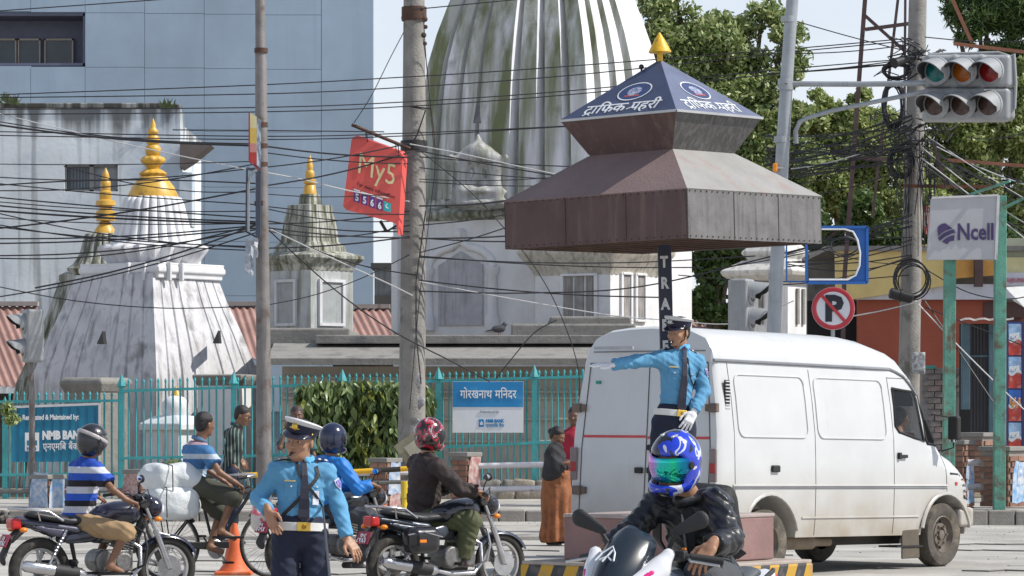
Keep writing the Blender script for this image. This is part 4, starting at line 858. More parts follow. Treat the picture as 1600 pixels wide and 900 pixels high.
K = math.cos(TA)+math.sin(TA); Z0 = .84
def LW(W): return W/190.2/K
def face4(name, L0, z0, L1, z1, mats_, th=.012, par=cn, bev=0):
    """four sheet metal faces between two square rings, each its own part"""
    out = []
    a = lq(L0, z0-Z0); c = lq(L1, z1-Z0)
    for i in range(4):
        j = (i+1) % 4; b = MB(); b.T = cn_r; q = [a[i], a[j], c[j], c[i]]; n = (q[1]-q[0]).cross(q[3]-q[0]).normalized()
        b.poly(q, -n*th); out.append(b.build(name, mats_[i], par))
    return out
# face order: 0 = left visible, 1 = right visible, 2, 3 hidden
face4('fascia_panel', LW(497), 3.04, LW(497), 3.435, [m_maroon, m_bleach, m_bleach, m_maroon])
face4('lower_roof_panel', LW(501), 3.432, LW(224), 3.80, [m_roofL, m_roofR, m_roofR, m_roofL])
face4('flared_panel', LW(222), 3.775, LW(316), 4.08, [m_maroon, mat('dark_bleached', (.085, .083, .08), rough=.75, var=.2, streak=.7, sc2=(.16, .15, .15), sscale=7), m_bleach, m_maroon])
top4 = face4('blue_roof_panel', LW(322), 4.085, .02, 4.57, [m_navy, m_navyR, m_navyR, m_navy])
for i_ in (0, 1):
    a_ = lq(LW(499), 3.04-Z0); p0_, p1_ = cn_r @ a_[i_], cn_r @ a_[i_+1]
    for k_ in (.34, .67):
        b = MB(); pp_ = p0_+(p1_-p0_)*k_; b.bar(pp_+V(0, 0, .005), pp_+V(0, 0, .39), .012, .006, up=(p1_-p0_).cross(V(0, 0, 1))); b.build('sheet_seam', (m_maroon, m_bleach)[i_], cn)
    b = MB()
    for k_ in range(25):
        for z_ in (.02, .375): b.sphere(p0_+(p1_-p0_)*((k_+.5)/25)+V(0, 0, z_), .0065, 6, 4)
    b.build('rivet', mat('rivet_dark', (.07, .05, .045)), cn, kind='stuff')
b = MB(); b.T = cn_r; q = lq(LW(318), 4.083-Z0)
for i in range(4): b.bar(q[i], q[(i+1) % 4], .02, .02)
b.build('edge_trim', mat('trim_grey', (.45, .45, .46), rough=.4, metal=.4), cn)
b = MB(); b.T = cn_r; L = LW(490)
for k in range(-3, 4): b.bar(V(-L/2, k*L/7, 3.06-Z0), V(L/2, k*L/7, 3.06-Z0), .04, .04)
for k in (-1, 0, 1): b.bar(V(k*L/3, -L/2, 3.10-Z0), V(k*L/3, L/2, 3.10-Z0), .05, .05)
b.build('underside_frame', mat('rusty_frame', (.10, .06, .045), rough=.9, var=.3), cn)
b = MB(); b.T = cn_r; b.box((0, 0, 3.16-Z0), (L, L, .02)); b.build('ceiling_sheet', m_maroon, cn)
b = MB(); b.lathe([(.024, 4.50-Z0), (.024, 4.66-Z0)], (0, 0, 0), 12); b.lathe([(.088, 4.632-Z0), (.094, 4.636-Z0), (.092, 4.645-Z0), (.045, 4.735-Z0), (.004, 4.80-Z0)], (0, 0, 0), 28); b.build('yellow_finial', m_yel, cn, smooth=45)
b = MB(); b.sphere((-.155, 0, 4.52-Z0), .022, 10, 8); b.tube([(-.155, 0, 4.44-Z0), (-.155, 0, 4.52-Z0)], .008); b.build('roof_lamp', mat('black_plastic', (.015, .015, .016), rough=.35), cn, smooth=50)
b = MB(); b.box((0, 0, (3.1-Z0)/2), (.11, .11, 3.1-Z0)); b.build('post', mat('navy_post', (.022, .027, .05), rough=.5, var=.2, bump=.1), cn, bevel=.008)
for i, ch in enumerate('TRAFFIC'):
    text('letter', ch, .125, (-.037+(.012 if ch == 'I' else 0), -.059, 2.87-i*.173-Z0), X_, Z_, mat('faded_white', (.62, .62, .62), rough=.6, stain=.3, stc=(.3, .3, .32), stscale=30), cn, bold=.006, sx=.78)
# lettering and emblems lie on the sloping blue panels
m_let2 = mat('sign_letter', (.66, .68, .70), rough=.5, stain=.2, stc=(.4, .42, .5), stscale=30, bump=0)
for i in (0, 1):
    a = lq(LW(322), 4.085-Z0); p0, p1 = (cn_r @ a[i]), (cn_r @ a[(i+1) % 4]); ap_ = V(0, 0, 4.57-Z0); mid = (p0+p1)/2; rt = (p1-p0).normalized(); up_ = (ap_-mid).normalized(); n = rt.cross(up_).normalized(); Ls = (p1-p0).length
    def on(u, v, o=.004): return mid+rt*u+up_*v+n*o
    tl = on(-.44*1.0, .055)
    textrow('lettering', ['टा', 'ि', 'फक', ' ', 'पहरी'], .76, .175, on(-.39, .055), rt, up_, m_let2, cn, depth=.002, bold=.0015)
    b = MB(); b.bar(on(-.375, .035), on(-.34, .058), .012, .004, up=n); b.bar(on(-.34, .058), on(-.305, .035), .012, .004, up=n); b.build('conjunct_stroke', m_let2, cn); b = MB(); b.bar(on(.055, .075), on(.10, .10), .012, .004, up=n); b.build('conjunct_stroke', m_let2, cn)
    cc = on(.0, .325, .003); e1 = rt; e2 = up_
    def oval(name, rx, ry, o, m, hole=0):
        b = MB(); N_ = 36; r0 = [cc+e1*math.cos(2*PI*k/N_)*rx+e2*math.sin(2*PI*k/N_)*ry+n*o for k in range(N_)]
        if hole: r1 = [cc+e1*math.cos(2*PI*k/N_)*(rx-hole)+e2*math.sin(2*PI*k/N_)*(ry-hole)+n*o for k in range(N_)]; b.rings([r0, r1], False, False)
        else: b.poly(r0, n*.001)
        b.build(name, m, cn)
    oval('emblem_ring', .165, .125, .004, m_let2, .012); oval('emblem_field', .152, .112, .002, mat('emblem_blue', (.03, .05, .14), rough=.5)); oval('emblem_core', .07, .06, .005, mat('emblem_pale', (.42, .45, .55), rough=.5, stain=.9, stc=(.05, .07, .2), stscale=45))
    b = MB(); b.bar(on(-.07, .265, .007), on(.07, .265, .007), .018, .002, up=n); b.bar(on(-.05, .29, .007), on(.05, .29, .007), .012, .002, up=n); b.build('emblem_ribbon', mat('emblem_red', (.45, .08, .07), rough=.5), cn)
m_pink = mat('pink_plinth_paint', (.26, .155, .145), rough=.75, var=.15, scale=3, bump=.25, bscale=18, stain=.12, stc=(.22, .16, .15), stscale=3)
pl = thing('plinth', 'pinkish painted concrete plinth under the canopy where one officer stands', 'plinth', (TX+.045, TY, 0), -TA)
b = MB(); L = LW(330); b.box((0, 0, .645), (L, L, .35)); b.build('plinth_block', m_pink, pl, bevel=.012)
b = MB(); b.box((0, 0, .833), (L+.012, L+.012, .03)); b.build('plinth_top', mat('plinth_top_dusty', (.36, .30, .28), rough=.85, var=.15), pl, bevel=.008)
def zebra(name, period, ang):
    m = bpy.data.materials.new(name); m.use_nodes = True; N = m.node_tree.nodes; L_ = m.node_tree.links; b = N['Principled BSDF']; b.inputs['Roughness'].default_value = .7
    tx = N.new('ShaderNodeTexCoord'); dp = N.new('ShaderNodeVectorMath'); dp.operation = 'DOT_PRODUCT'; dp.inputs[1].default_value = ang; L_.new(tx.outputs['Object'], dp.inputs[0])
    mm = N.new('ShaderNodeMath'); mm.operation = 'FLOORED_MODULO'; mm.inputs[1].default_value = period; L_.new(dp.outputs['Value'], mm.inputs[0])
    g = N.new('ShaderNodeMath'); g.operation = 'GREATER_THAN'; g.inputs[1].default_value = period/2; L_.new(mm.outputs[0], g.inputs[0])
    nz = N.new('ShaderNodeTexNoise'); nz.inputs['Scale'].default_value = 9; nz.inputs['Detail'].default_value = 8; L_.new(tx.outputs['Object'], nz.inputs['Vector'])
    mx_ = N.new('ShaderNodeMix'); mx_.data_type = 'RGBA'; mx_.inputs[6].default_value = (.045, .045, .05, 1); mx_.inputs[7].default_value = (.52, .30, .035, 1); L_.new(g.outputs[0], mx_.inputs[0])
    r = N.new('ShaderNodeMapRange'); r.inputs[1].default_value = .5; r.inputs[2].default_value = .75; r.inputs[4].default_value = .6; L_.new(nz.outputs[0], r.inputs[0])
    m2 = N.new('ShaderNodeMix'); m2.data_type = 'RGBA'; m2.inputs[7].default_value = (.22, .20, .18, 1); L_.new(mx_.outputs[2], m2.inputs[6]); L_.new(r.outputs[0], m2.inputs[0]); L_.new(m2.outputs[2], b.inputs['Base Color']); return m
ib = thing('striped_island', 'yellow and black striped concrete island carrying the pink plinth', 'island', (TX+.03, TY, 0), -TA)
b = MB(); L = LW(461); b.box((0, 0, .22), (L, L, .44)); b.build('striped_side', zebra('zebra_paint', .26, (1, 1, -.45)), ib, bevel=.02)
b = MB(); b.box((0, 0, .45), (L-.02, L-.02, .03)); b.build('island_top', mat('island_top_dusty', (.36, .31, .27), rough=.9, var=.2, stain=.3), ib, bevel=.008)

# ================================================================ POLES
m_steel = mat('galvanised_steel', (.33, .35, .37), rough=.45, metal=.35, var=.15, scale=4, streak=.3, sc2=(.15, .16, .17), sscale=5)
m_oldpole = mat('old_steel_pole', (.20, .185, .18), rough=.6, metal=.15, var=.25, scale=3, bump=.3, streak=.3, stain=.3, stc=(.12, .075, .05), stscale=4)
m_conc = mat('pole_concrete', (.27, .255, .235), rough=.9, var=.22, scale=3, bump=.7, bscale=30, streak=.4, sc2=(.13, .12, .11), sscale=3, stain=.25, stc=(.15, .14, .13), stscale=5)
m_band = mat('rusty_band', (.10, .055, .04), rough=.8, metal=.3)
m_blk = mat('black_rubber', (.012, .012, .014), rough=.45, bump=0, var=0)
def pole(name, label, pts, Y, m, seg=16, z0=0):
    """pts: (px, py, width px)"""
    s = SC(Y); g = P(pts[-1][0], 640, Y); t = thing(name, label, 'pole', (g.x, Y, z0)); pp = [P(x, y, Y) for x, y, _ in pts]+[V(g.x, Y, z0-.05)]; rr = [w_/2/s for _, _, w_ in pts]+[pts[-1][2]/2/s*1.04]
    b = MB(); b.tube(pp, rr, seg); b.build('pole_shaft', m, t, True, smooth=50); return t
def clamp(t, px, py, Y, w_, m=m_band, h=.07): b = MB(); b.lathe([(w_/2/SC(Y)*1.12, -h/2), (w_/2/SC(Y)*1.12, h/2)], P(px, py, Y), 14); b.build('clamp', m, t, True, smooth=40)
p1 = pole('lamp_pole', 'slim weathered steel pole behind the foreground officer', [(405.5, -80, 15), (407, 75, 16), (407.5, 80, 18), (409, 300, 20), (412, 600, 23), (412, 640, 24)], 51, m_oldpole, z0=.2)
for y in (79, 195, 228, 257, 318): clamp(p1, 408, y, 51, 19)
p2 = pole('utility_pole', 'thick tapered concrete utility pole left of the great tower', [(647, -80, 31), (647, 0, 33), (647, 235, 37), (645, 500, 40), (643, 700, 43)], 53, m_conc, z0=.2)
clamp(p2, 647, 22, 53, 35, h=.22); clamp(p2, 647, 28, 53, 36, h=.04)
b = MB()
for i, (x, y) in enumerate(((655, 14), (660, 30), (661, 42), (658, 55), (660, 68))): b.sphere(P(x+4, y, 52.7), .035+.01*(i % 2), 8, 6)
b.tube([P(661, 60, 52.7), P(668, 110, 52.7), P(672, 160, 52.7), P(678, 235, 52.7)], .008, 5); b.build('insulator', m_band, p2, True, smooth=50)
clamp(p2, 647, 228, 53, 38, h=.16, m=mat('cable_lashing', (.03, .03, .03)))
b = MB(); b.tube([P(672, 170, 52.8), P(640, 166, 52.7), P(665, 172, 52.7), P(652, 210, 52.7), P(640, 232, 52.7)], .012, 6); b.tube([P(665, 330, 52.75), P(650, 440, 52.72), P(650, 520, 52.72), P(658, 600, 52.7)], .01, 6); b.build('pole_wire', m_blk, p2, True)
q = SDF(.02, .03); r = random.Random(3)
for i in range(16): px, py = r.uniform(634, 660), r.uniform(585, 680); q.ell(P(px, py, 52.83), (r.uniform(.03, .08), .016, r.uniform(.05, .16)))
q.mesh('torn_paper', mat('paper_scraps', (.30, .30, .31), var=.3, scale=20, stain=.6, stscale=25), p2, world=True)
p3 = pole('signal_pole', 'galvanised steel signal mast with two arms carrying the six lens signal', [(1240, -80, 19), (1238, 0, 19), (1230, 110, 20), (1222, 250, 21), (1212, 450, 22), (1207, 560, 22)], 38.5, m_steel)
for (x, y) in ((1233, 30), (1228, 128), (1229, 136), (1222, 218), (1213, 432)): clamp(p3, x-1, y, 38.5, 21, m_steel)
p4 = pole('cable_pole', 'concrete utility pole wrapped in cable coils beside the square white sign', [(1436, -80, 27), (1434, 0, 28), (1430, 200, 30), (1424, 400, 32), (1420, 600, 34)], 52, m_conc, z0=.2)
p5 = pole('pedestrian_signal_pole', 'thin grey pole of the pedestrian signal at the far left', [(47, 562, 8), (50, 620, 9.5), (50, 700, 10)], 52, m_oldpole, 12, z0=.2)
b = MB(); b.tube([P(1233, 131, 38.5), P(1340, 131.5, 38.35), P(1448, 130, 38.2)], .032, 10); b.build('upper_arm', m_steel, p3, True, smooth=50)
b = MB(); b.tube([P(1244, 224, 38.5), P(1243, 205, 38.5), P(1250, 190, 38.45), P(1262, 184, 38.45), P(1300, 173, 38.4), P(1445, 143, 38.2)], .026, 10); b.build('lower_arm', m_steel, p3, True, smooth=50)
b = MB(); b.tube([P(1413, 262, 51.6), P(1425, 262, 51.5), P(1428, 266, 51.8)], .02); b.build('step_bolt', m_band, p4, True)
b = MB(); b.bar(P(1411, 290.5, 51.7), P(1562, 292, 51.4), .06, .05); b.build('cross_beam', mat('rust_beam', (.20, .085, .05), rough=.9, var=.3), p4, True)
q = SDF(.03, .02); q.box(P(1435, 567, 51.7), (.10, .01, .16), .01, k=.01); q.mesh('pasted_notice', mat('notice_paper', (.5, .5, .5), stain=1, stc=(.12, .12, .14), stscale=16), p4, world=True)

# ================================================================ SIGNALS
m_hous = mat('signal_housing', (.29, .30, .31), rough=.45, var=.12, bump=.08, streak=.35, sc2=(.17, .17, .165), sscale=9, stain=.15, stc=(.3, .3, .29), stscale=7)
m_vis = mat('visor_inside', (.035, .033, .035), rough=.7, var=.2)
def visor(b, c, f, r_, L, drop=.0, cover=PI*1.25):
    """hood open below, projecting along f"""
    d, e1, e2 = frame_from(f); N_ = 20; rs0 = []; rs1 = []
    for k in range(N_+1):
        a = PI/2-cover/2+cover*k/N_; o = e1*math.cos(a)+e2*math.sin(a); Lk = L*(.35+.65*max(0, math.sin(a))**.6 if math.sin(a) > 0 else .35+.12*math.sin(a)); rs0.append(Vector(c)+o*r_); rs1.append(Vector(c)+o*r_*.97+d*Lk-e2*drop)
    b.rings([rs0, rs1, [p-(p-Vector(c)-d*(p-Vector(c)).dot(d)).normalized()*.008 for p in rs1], [p-(p-Vector(c)-d*(p-Vector(c)).dot(d)).normalized()*.008 for p in rs0]], False, False, False)
def lensunit(par, c, f, r_, ml, L=.24, world=True):
    b = MB(); b.lathe([(r_*1.12, -.01), (r_*1.12, .03), (r_*.98, .035)], c, 24, f); b.build('lens_ring', m_hous, par, world, smooth=40)
    b = MB(); b.lathe([(r_*.97, .02), (r_*.8, .04), (r_*.45, .055), (.003, .06)], c, 24, f); b.build('lens', ml, par, world, smooth=60)
    b = MB(); visor(b, Vector(c)+Vector(f).normalized()*.02, f, r_*1.08, L, .03); o = b.build('visor', [m_hous], par, world, smooth=50)
    b = MB(); visor(b, Vector(c)+Vector(f).normalized()*.022, f, r_*1.02, L*.97, .03); b.build('visor_lining', m_vis, o, False if not world else True, smooth=50); return o
s6 = thing('traffic_signal', 'large six lens traffic signal with hooded lamps at the end of the steel arms', 'traffic light', P(1512, 136, 38.1))
f6 = V(-.55, -.82, -.12).normalized(); d_, e1_, e2_ = frame_from(f6); Ys6 = 38.1
lens_m = [[mat('lens_green', (.01, .13, .13), rough=.15, var=.3, scale=20), mat('lens_amber', (.36, .10, .01), rough=.15, var=.3, scale=20), mat('lens_red', (.24, .012, .012), rough=.15, var=.3, scale=20)], [mat('lens_smoky', (.06, .035, .028), rough=.2, var=.3, scale=15)]*3]
e1_ = V(1, -.35, 0).normalized()
for row in (0, 1):
    q = SDF(.012, .04)
    for k in range(3):
        c = P(1468+k*42-(2 if row else 0), 110+row*52, Ys6)
        q.box(c+V(.03, .16, 0), (.135, .07, .145), .04, k=.05)
    q.box(P(1510, 110+row*52, Ys6)+V(.05, .19, 0), (.47, .05, .13), .05); q.mesh('housing', m_hous, s6, world=True)
    for k in range(3): lensunit(s6, P(1464+k*42-(2 if row else 0), 111+row*52, Ys6), f6, .146, lens_m[row][k], .30)
b = MB(); b.tube([P(1584, 84, Ys6+.1), P(1587, 130, Ys6+.1), P(1585, 170, Ys6+.1)], .02); b.tube([P(1450, 85, Ys6+.2), P(1560, 82, Ys6+.2), P(1584, 90, Ys6+.15)], .016); b.build('mounting_frame', m_hous, s6, True, smooth=50)
def ped_signal(label, cx, cy, Y, f, h, rz):
    t = thing('pedestrian_signal', label, 'traffic light', P(cx, cy, Y)); f = Vector(f).normalized(); s = SC(Y)
    M = Matrix.Rotation(math.atan2(f.y, f.x), 3, 'Z'); q = SDF(.014, .02); q.box((0, 0, 0), (.085, .15, h/2-.04), .04, M=[[M[i][j] for j in range(3)] for i in range(3)]); q.box(tuple(-f*.07), (.07, .13, h/2-.03), .02, M=[[M[i][j] for j in range(3)] for i in range(3)]); q.mesh('housing', m_hous, t)
    for z in (h*.24, -h*.24): lensunit(t, f*.11+V(0, 0, z), f, .145, mat('lens_dark', (.05, .05, .055), rough=.2), .27, False)
    return t
ped_signal('grey two lens pedestrian signal facing left on the thin pole', 50, 525, 52, (-.93, -.36, 0), .82, 0)
ped_signal('pale two lens signal facing right above the roof of the van', 1160, 478, 45, (.93, -.36, 0), .72, 0)
b = MB(); b.tube([P(1152, 505, 45.1), P(1150, 640, 45.1), V(P(1150, 0, 45.1).x, 45.1, 0)], .045, 10); tag(b.build('signal_post', m_steel, None, smooth=50), 'short steel post under the pale two lens signal, mostly hidden by the van', 'post')

# ================================================================ SIGNS
m_red = mat('sign_red', (.50, .035, .05), rough=.4, var=.1, bump=.05)
np_ = thing('no_parking_sign', 'round no parking sign with red ring over the van roof', 'sign', P(1302, 482, 44.5)); Yn = 44.5; c = P(1302, 482, Yn); nf = V(-.12, -1, .03).normalized()
b = MB(); b.lathe([(.285, 0), (.285, .02)], c, 40, nf); b.build('sign_plate', m_sgnw, np_, True); b = MB(); b.torus(c+nf*.022, .252, .030, nf, 44, 6, flat=.25); b.build('red_ring', m_red, np_, True, smooth=50)
dn, rn, un = frame_from(nf); rn = -rn
text('letter_p', 'P', .46, c+rn*-.115+un*-.155+nf*.026, rn, un, mat('letter_dark', (.02, .022, .03), bump=0), np_, True, bold=.022)
b = MB(); b.bar(c-rn*.17+un*.19+nf*.036, c+rn*.17-un*.19+nf*.036, .042, .006, up=nf); b.build('slash', m_red, np_, True)
b = MB(); b.bar(c+V(0, .06, .1), V(c.x, Yn+.06, 0), .05); b.build('sign_post', m_steel, np_, True)
bf = thing('blue_sign_frame', 'empty blue metal sign frame with curved plate beside the canopy eave', 'sign', P(1305, 400, 44)); Yb = 44
m_bl = mat('frame_blue', (.015, .12, .42), rough=.45, var=.12, bump=.1)
b = MB(); pts = [(1323, 355), (1355, 355), (1355, 442), (1264, 442), (1266, 437), (1325, 437), (1337, 430), (1343, 415), (1344, 395), (1340, 375), (1333, 362), (1323, 358)]; b.poly([P(x, y, Yb) for x, y in pts], (0, .03, 0)); b.build('curved_plate', m_bl, bf, True)
def frame_rect(par, l, t_, r_, d_, Y, w_, m, name='frame_bar'):
    for p_, q_ in (((l, t_), (r_, t_)), ((r_, t_), (r_, d_)), ((r_, d_), (l, d_)), ((l, d_), (l, t_))): b = MB(); b.bar(P(*p_, Y), P(*q_, Y), w_, up=(0, 1, 0)); b.build(name, m, par, True)
frame_rect(bf, 1260, 355, 1355, 442, Yb-.02, .035, m_bl); frame_rect(bf, 1229, 372, 1260, 440, Yb, .02, m_bl)
b = MB(); b.tube([P(x, y, Yb-.03) for x, y in ((1264, 358), (1320, 358), (1333, 362), (1340, 375), (1344, 395), (1343, 415), (1337, 430), (1325, 437), (1264, 437))], .012, 6); b.build('white_edging', m_letw, bf, True, smooth=50)
# red telecom sign, hung from a pipe on the concrete pole
my = thing('red_hanging_sign', 'tilted red My5 sign hanging from a pipe on the big concrete pole', 'sign', P(585, 290, 52.3)); Ym = 52.3
m_coral = mat('coral_red', (.72, .10, .085), rough=.45, var=.08, scale=3, bump=.05, streak=.12, sc2=(.4, .05, .05), sscale=8)
out = [(549, 220), (552, 214), (558, 212), (624, 236), (629, 242), (629, 250), (622, 367), (619, 350), (612, 347), (541, 328), (536, 322), (537, 314)]
b = MB(); b.poly([P(x, y, Ym) for x, y in out], (.07, .10, 0)); b.build('sign_body', m_coral, my, True)
rt = (P(628, 239, Ym)-P(556, 213, Ym)).normalized(); upv = (P(550, 214, Ym)-P(537, 318, Ym)).normalized()
n_ = V(0, -1, 0)
def tm(s, px, py, hpx, m, sx, bold=0): return text('lettering', s, hpx/SC(Ym)/.72, P(px, py, Ym)+V(0, -.01, 0), rt, (V(-.13, 0, 1)).normalized() if False else V(.09, 0, 1).normalized(), m, my, True, .003, bold=bold, sx=sx)
m_crm = mat('cream_letter', (.80, .66, .36), rough=.5, bump=0, var=.05)
tm('My5', 557, 269, 34, m_crm, .80, 0); tm('For more information', 558, 290, 6.5, mat('dark_red_letter', (.10, .02, .02), bump=0), .78)
m_pur = mat('box_purple', (.13, .04, .26), rough=.5, bump=0); m_tl = mat('box_teal', (.02, .45, .46), rough=.5, bump=0)
for k, ch in enumerate('5566'):
    x, y = 553+k*11.8, 297+k*4.2; b = MB(); b.poly([P(x, y, Ym-.006), P(x+9.5, y+3.2, Ym-.006), P(x+9, y+20.5, Ym-.006), P(x-.5, y+17, Ym-.006)], (0, .01, 0)); o = b.build('number_box', m_pur, my, True); text('digit', ch, .15, P(x+1.8, y+15.5, Ym-.012), rt, V(.04, 0, 1), m_letw, my, True, .002, bold=.005, sx=.8)
    b = MB(); b.poly([P(x-.2, y-2.5, Ym-.007), P(x+9.6, y+.7, Ym-.007), P(x+9.5, y+3, Ym-.007), P(x, y, Ym-.007)], (0, .01, 0)); b.build('box_tab', m_letw, my, True)
b = MB(); b.poly([P(600, 314, Ym-.006), P(611, 318, Ym-.006), P(610.5, 332, Ym-.006), P(599.5, 329, Ym-.006)], (0, .01, 0)); b.build('phone_box', m_tl, my, True)
b = MB(); b.torus(P(606, 322, Ym-.012), .03, .010, (0, 1, 0), 12, 5, R(100), R(290), .3); b.build('phone_mark', m_letw, my, True)
b = MB(); b.tube([P(550, 195, 52.2), P(598, 215, 52.4), P(640, 232, 52.7)], .028, 10); b.build('bracket_pipe', m_band, my, True, smooth=50)
b = MB()
for (x, y0, y1) in ((571, 203, 216), (573, 203, 222), (618, 222, 236), (622, 224, 240)): b.tube([P(x, y0, 52.25), P(x+1, y1, 52.3)], .008, 5)
b.build('hanger_wire', m_blk, my, True)
b = MB(); b.bar(P(594, 345, 52.5), P(604, 362, 52.5), .05); b.bar(P(604, 362, 52.5), P(620, 352, 52.5), .03); b.build('loose_bracket', m_blk, my, True)
# boards on the left pole
lb = thing('pole_board', 'narrow faded yellow and red advertising board seen edge on, high on the left pole', 'sign', P(398, 220, 50.6)); Yl = 50.6
b = MB(); b.poly([P(390, 176, Yl), P(401, 182, Yl-.0), P(401, 258, Yl), P(390, 252, Yl)], (.0, .04, 0)); b.build('board_face', bands('board_bands', ['#b8433c', '#c98d86', '#d8b95e', '#d9cf9e'], [ZZ(238, Yl), ZZ(224, Yl), ZZ(200, Yl)], 'Z'), lb, True)
b = MB(); b.poly([P(401, 182, Yl), P(408, 188, Yl+.3), P(408, 264, Yl+.3), P(401, 258, Yl)], (.0, .04, 0)); b.build('board_back', mat('board_navy', (.06, .08, .12), stain=.6, stc=(.3, .35, .42), stscale=8), lb, True)
b = MB(); b.bar(P(389.5, 175, Yl), P(389.5, 253, Yl), .02); b.bar(P(390, 253, Yl), P(407, 266, Yl), .02); b.build('board_edge', mat('edge_maroon', (.25, .04, .06)), lb, True)
lf = thing('arched_frame', 'empty arched metal frame on the left pole under the yellow and red board', 'sign', P(396, 315, 50.6))
b = MB(); b.bar(P(386, 263, Yl), P(385, 362, Yl), .03); b.bar(P(385, 362, Yl), P(404, 372, Yl), .03); b.bar(P(404, 270, Yl), P(403, 372, Yl), .07); b.bar(P(386, 263, Yl), P(408, 270, Yl), .04)
b.build('frame_bar', mat('frame_dark', (.05, .06, .09)), lf, True)
b = MB(); b.tube([P(388, 362, Yl-.02), P(388, 290, Yl-.02), P(391, 275, Yl-.02), P(396, 268, Yl-.02), P(402, 267, Yl-.02)], .02, 6); b.build('frame_arch', m_hous, lf, True, smooth=50)
tb = thing('torn_banner', 'torn grey banner strips hanging under the arched frame on the left pole', 'banner', P(391, 400, 50.6))
for (l, t_, r_, d_, e) in ((383, 373, 391, 428, 0), (391.5, 375, 396, 431, .05), (397, 371, 403, 402, -.04)):
    b = MB(); rs = []
    for k in range(9): y = t_+(d_-t_)*k/8; rs.append([P(l+math.sin(k+e*9)*.6, y, Yl+e+.02*math.sin(k*1.7)), P(r_+math.sin(k*1.3)*.8, y+1, Yl+e+.03*math.sin(k))])
    b.rings(rs, False, False, False); b.build('banner_strip', mat('banner_cloth', (.34, .37, .42), stain=.6, stc=(.6, .62, .65), stscale=9), tb, True)
b = MB(); b.bar(P(398, 372, Yl), P(401, 392, Yl), .03); b.build('banner_hanger', m_blk, tb, True)
# white telecom box sign on green posts
nc = thing('white_box_sign', 'square white light box sign reading Ncell on two peeling green posts', 'sign', P(1515, 640, 49.5)); Yq = 49.5
b = MB(); b.poly([P(1456, 310, Yq), P(1560, 305.5, Yq), P(1556, 405, Yq), P(1449, 406, Yq)], (-.0, .16, 0)); b.build('sign_box', mat('sign_offwhite', (.43, .43, .45), rough=.45, var=.05, bump=.05, streak=.15, sc2=(.34, .34, .34), sscale=7), nc, True)
b = MB(); b.bar(P(1560, 305, Yq-.01), P(1556, 405.5, Yq-.01), .04, .03); b.bar(P(1456, 309, Yq-.01), P(1560, 305, Yq-.01), .03, .02, up=(0, 1, 0)); b.build('box_edge', m_pipe, nc, True)
m_lp = mat('logo_purple', (.055, .035, .12), rough=.5, bump=0, var=.1)
text('lettering', 'Ncell', .34, P(1495, 374.5, Yq-.012), V(1, 0, .01), Z_, m_lp, nc, True, .003, bold=.008, sx=.76)
cc = P(1478, 365, Yq-.014)
for (o0, o1, rx) in ((.02, .14, .12), (-.055, .005, .135), (-.15, -.075, .115)):
    pts = []; M = Matrix.Rotation(R(-28), 3, 'Y')
    for k in range(14): a = -1+2*k/13; pts.append(cc+M @ V(.13*math.sqrt(max(0, 1-(a*.97)**2))*0+a*rx*math.sqrt(max(.1, 1-(o1/.17)**2)), 0, o1+.02*(1-a*a)-.005))
    for k in range(14): a = 1-2*k/13; pts.append(cc+M @ V(a*rx*math.sqrt(max(.1, 1-(o0/.17)**2)), 0, o0+.02*(1-a*a)))
    b = MB(); b.poly(pts, (0, .006, 0)); b.build('logo_band', m_lp, nc, True)
m_green = mat('peeling_green', (.11, .31, .235), rough=.7, var=.2, scale=5, bump=.4, stain=.42, stc=(.13, .065, .04), stscale=4.5, streak=.3, sc2=(.36, .42, .33), sscale=6)
for (x0_, x1_, y0, w_) in ((1484, 1482, 400, 18), (1563, 1561, 306, 18)):
    b = MB(); b.bar(P(x0_, y0, Yq+.25), V(P(x1_, 0, Yq+.25).x, Yq+.25, .2), w_/SC(Yq)); b.build('green_post', m_green, nc, True, bevel=.01)
b = MB(); b.bar(P(1515, 304, Yq+.1), P(1578, 283, Yq-.3), .05, .03); b.bar(P(1570, 324, Yq+.1), P(1604, 308, Yq-.3), .05, .03); b.build('green_strut', m_green, nc, True)
# rusty lattice mast
lmst = thing('lattice_mast', 'rusty angle iron mast rising between the steel pole and the cable pole', 'mast', (P(1340, 640, 57).x, 57, 0)); m_rust = mat('rusty_iron', (.075, .045, .045), rough=.85, var=.3, scale=4, bump=.3); Yr = 57
for (a, c, w_) in (((1356, -60), (1319, 440), .07), ((1410, -60), (1363, 340), .045), ((1352, 46), (1420, 37), .06), ((1349, 22), (1416, 82), .05), ((1415, -60), (1413, 200), .04), ((1330, 246), (1386, 249), .06)):
    b = MB(); b.bar(P(*a, Yr), P(*c, Yr), w_, up=(0, 1, 0)); b.build('mast_bar', m_rust, lmst, True)
b = MB(); b.bar(P(1319, 440, Yr), V(P(1312, 0, Yr).x, Yr, 0), .07, up=(0, 1, 0)); b.build('mast_bar', m_rust, lmst, True)
m_rod = mat('reddish_rod', (.24, .10, .06), rough=.85, var=.2)
for i, (a, c, w_, l) in enumerate((((1475, -30), (1518, 66), .05, 'reddish rod slanting down to the cable tangle at the top right'), ((1490, 68), (1640, 86), .05, 'reddish bar running right above the six lens signal'), ((1459, 225), (1478, 290), .05, 'dark rod leaning from the cable pole to the rusty beam'), ((1480, 250), (1640, 262), .05, 'long rusty bar crossing behind the cables right of the cable pole'))):
    b = MB(); b.bar(P(*a, 51.2), P(*c, 51.2), w_, up=(0, 1, 0)); tag(b.build('iron_rod', m_rod if i != 2 else m_rust), l, 'rod')

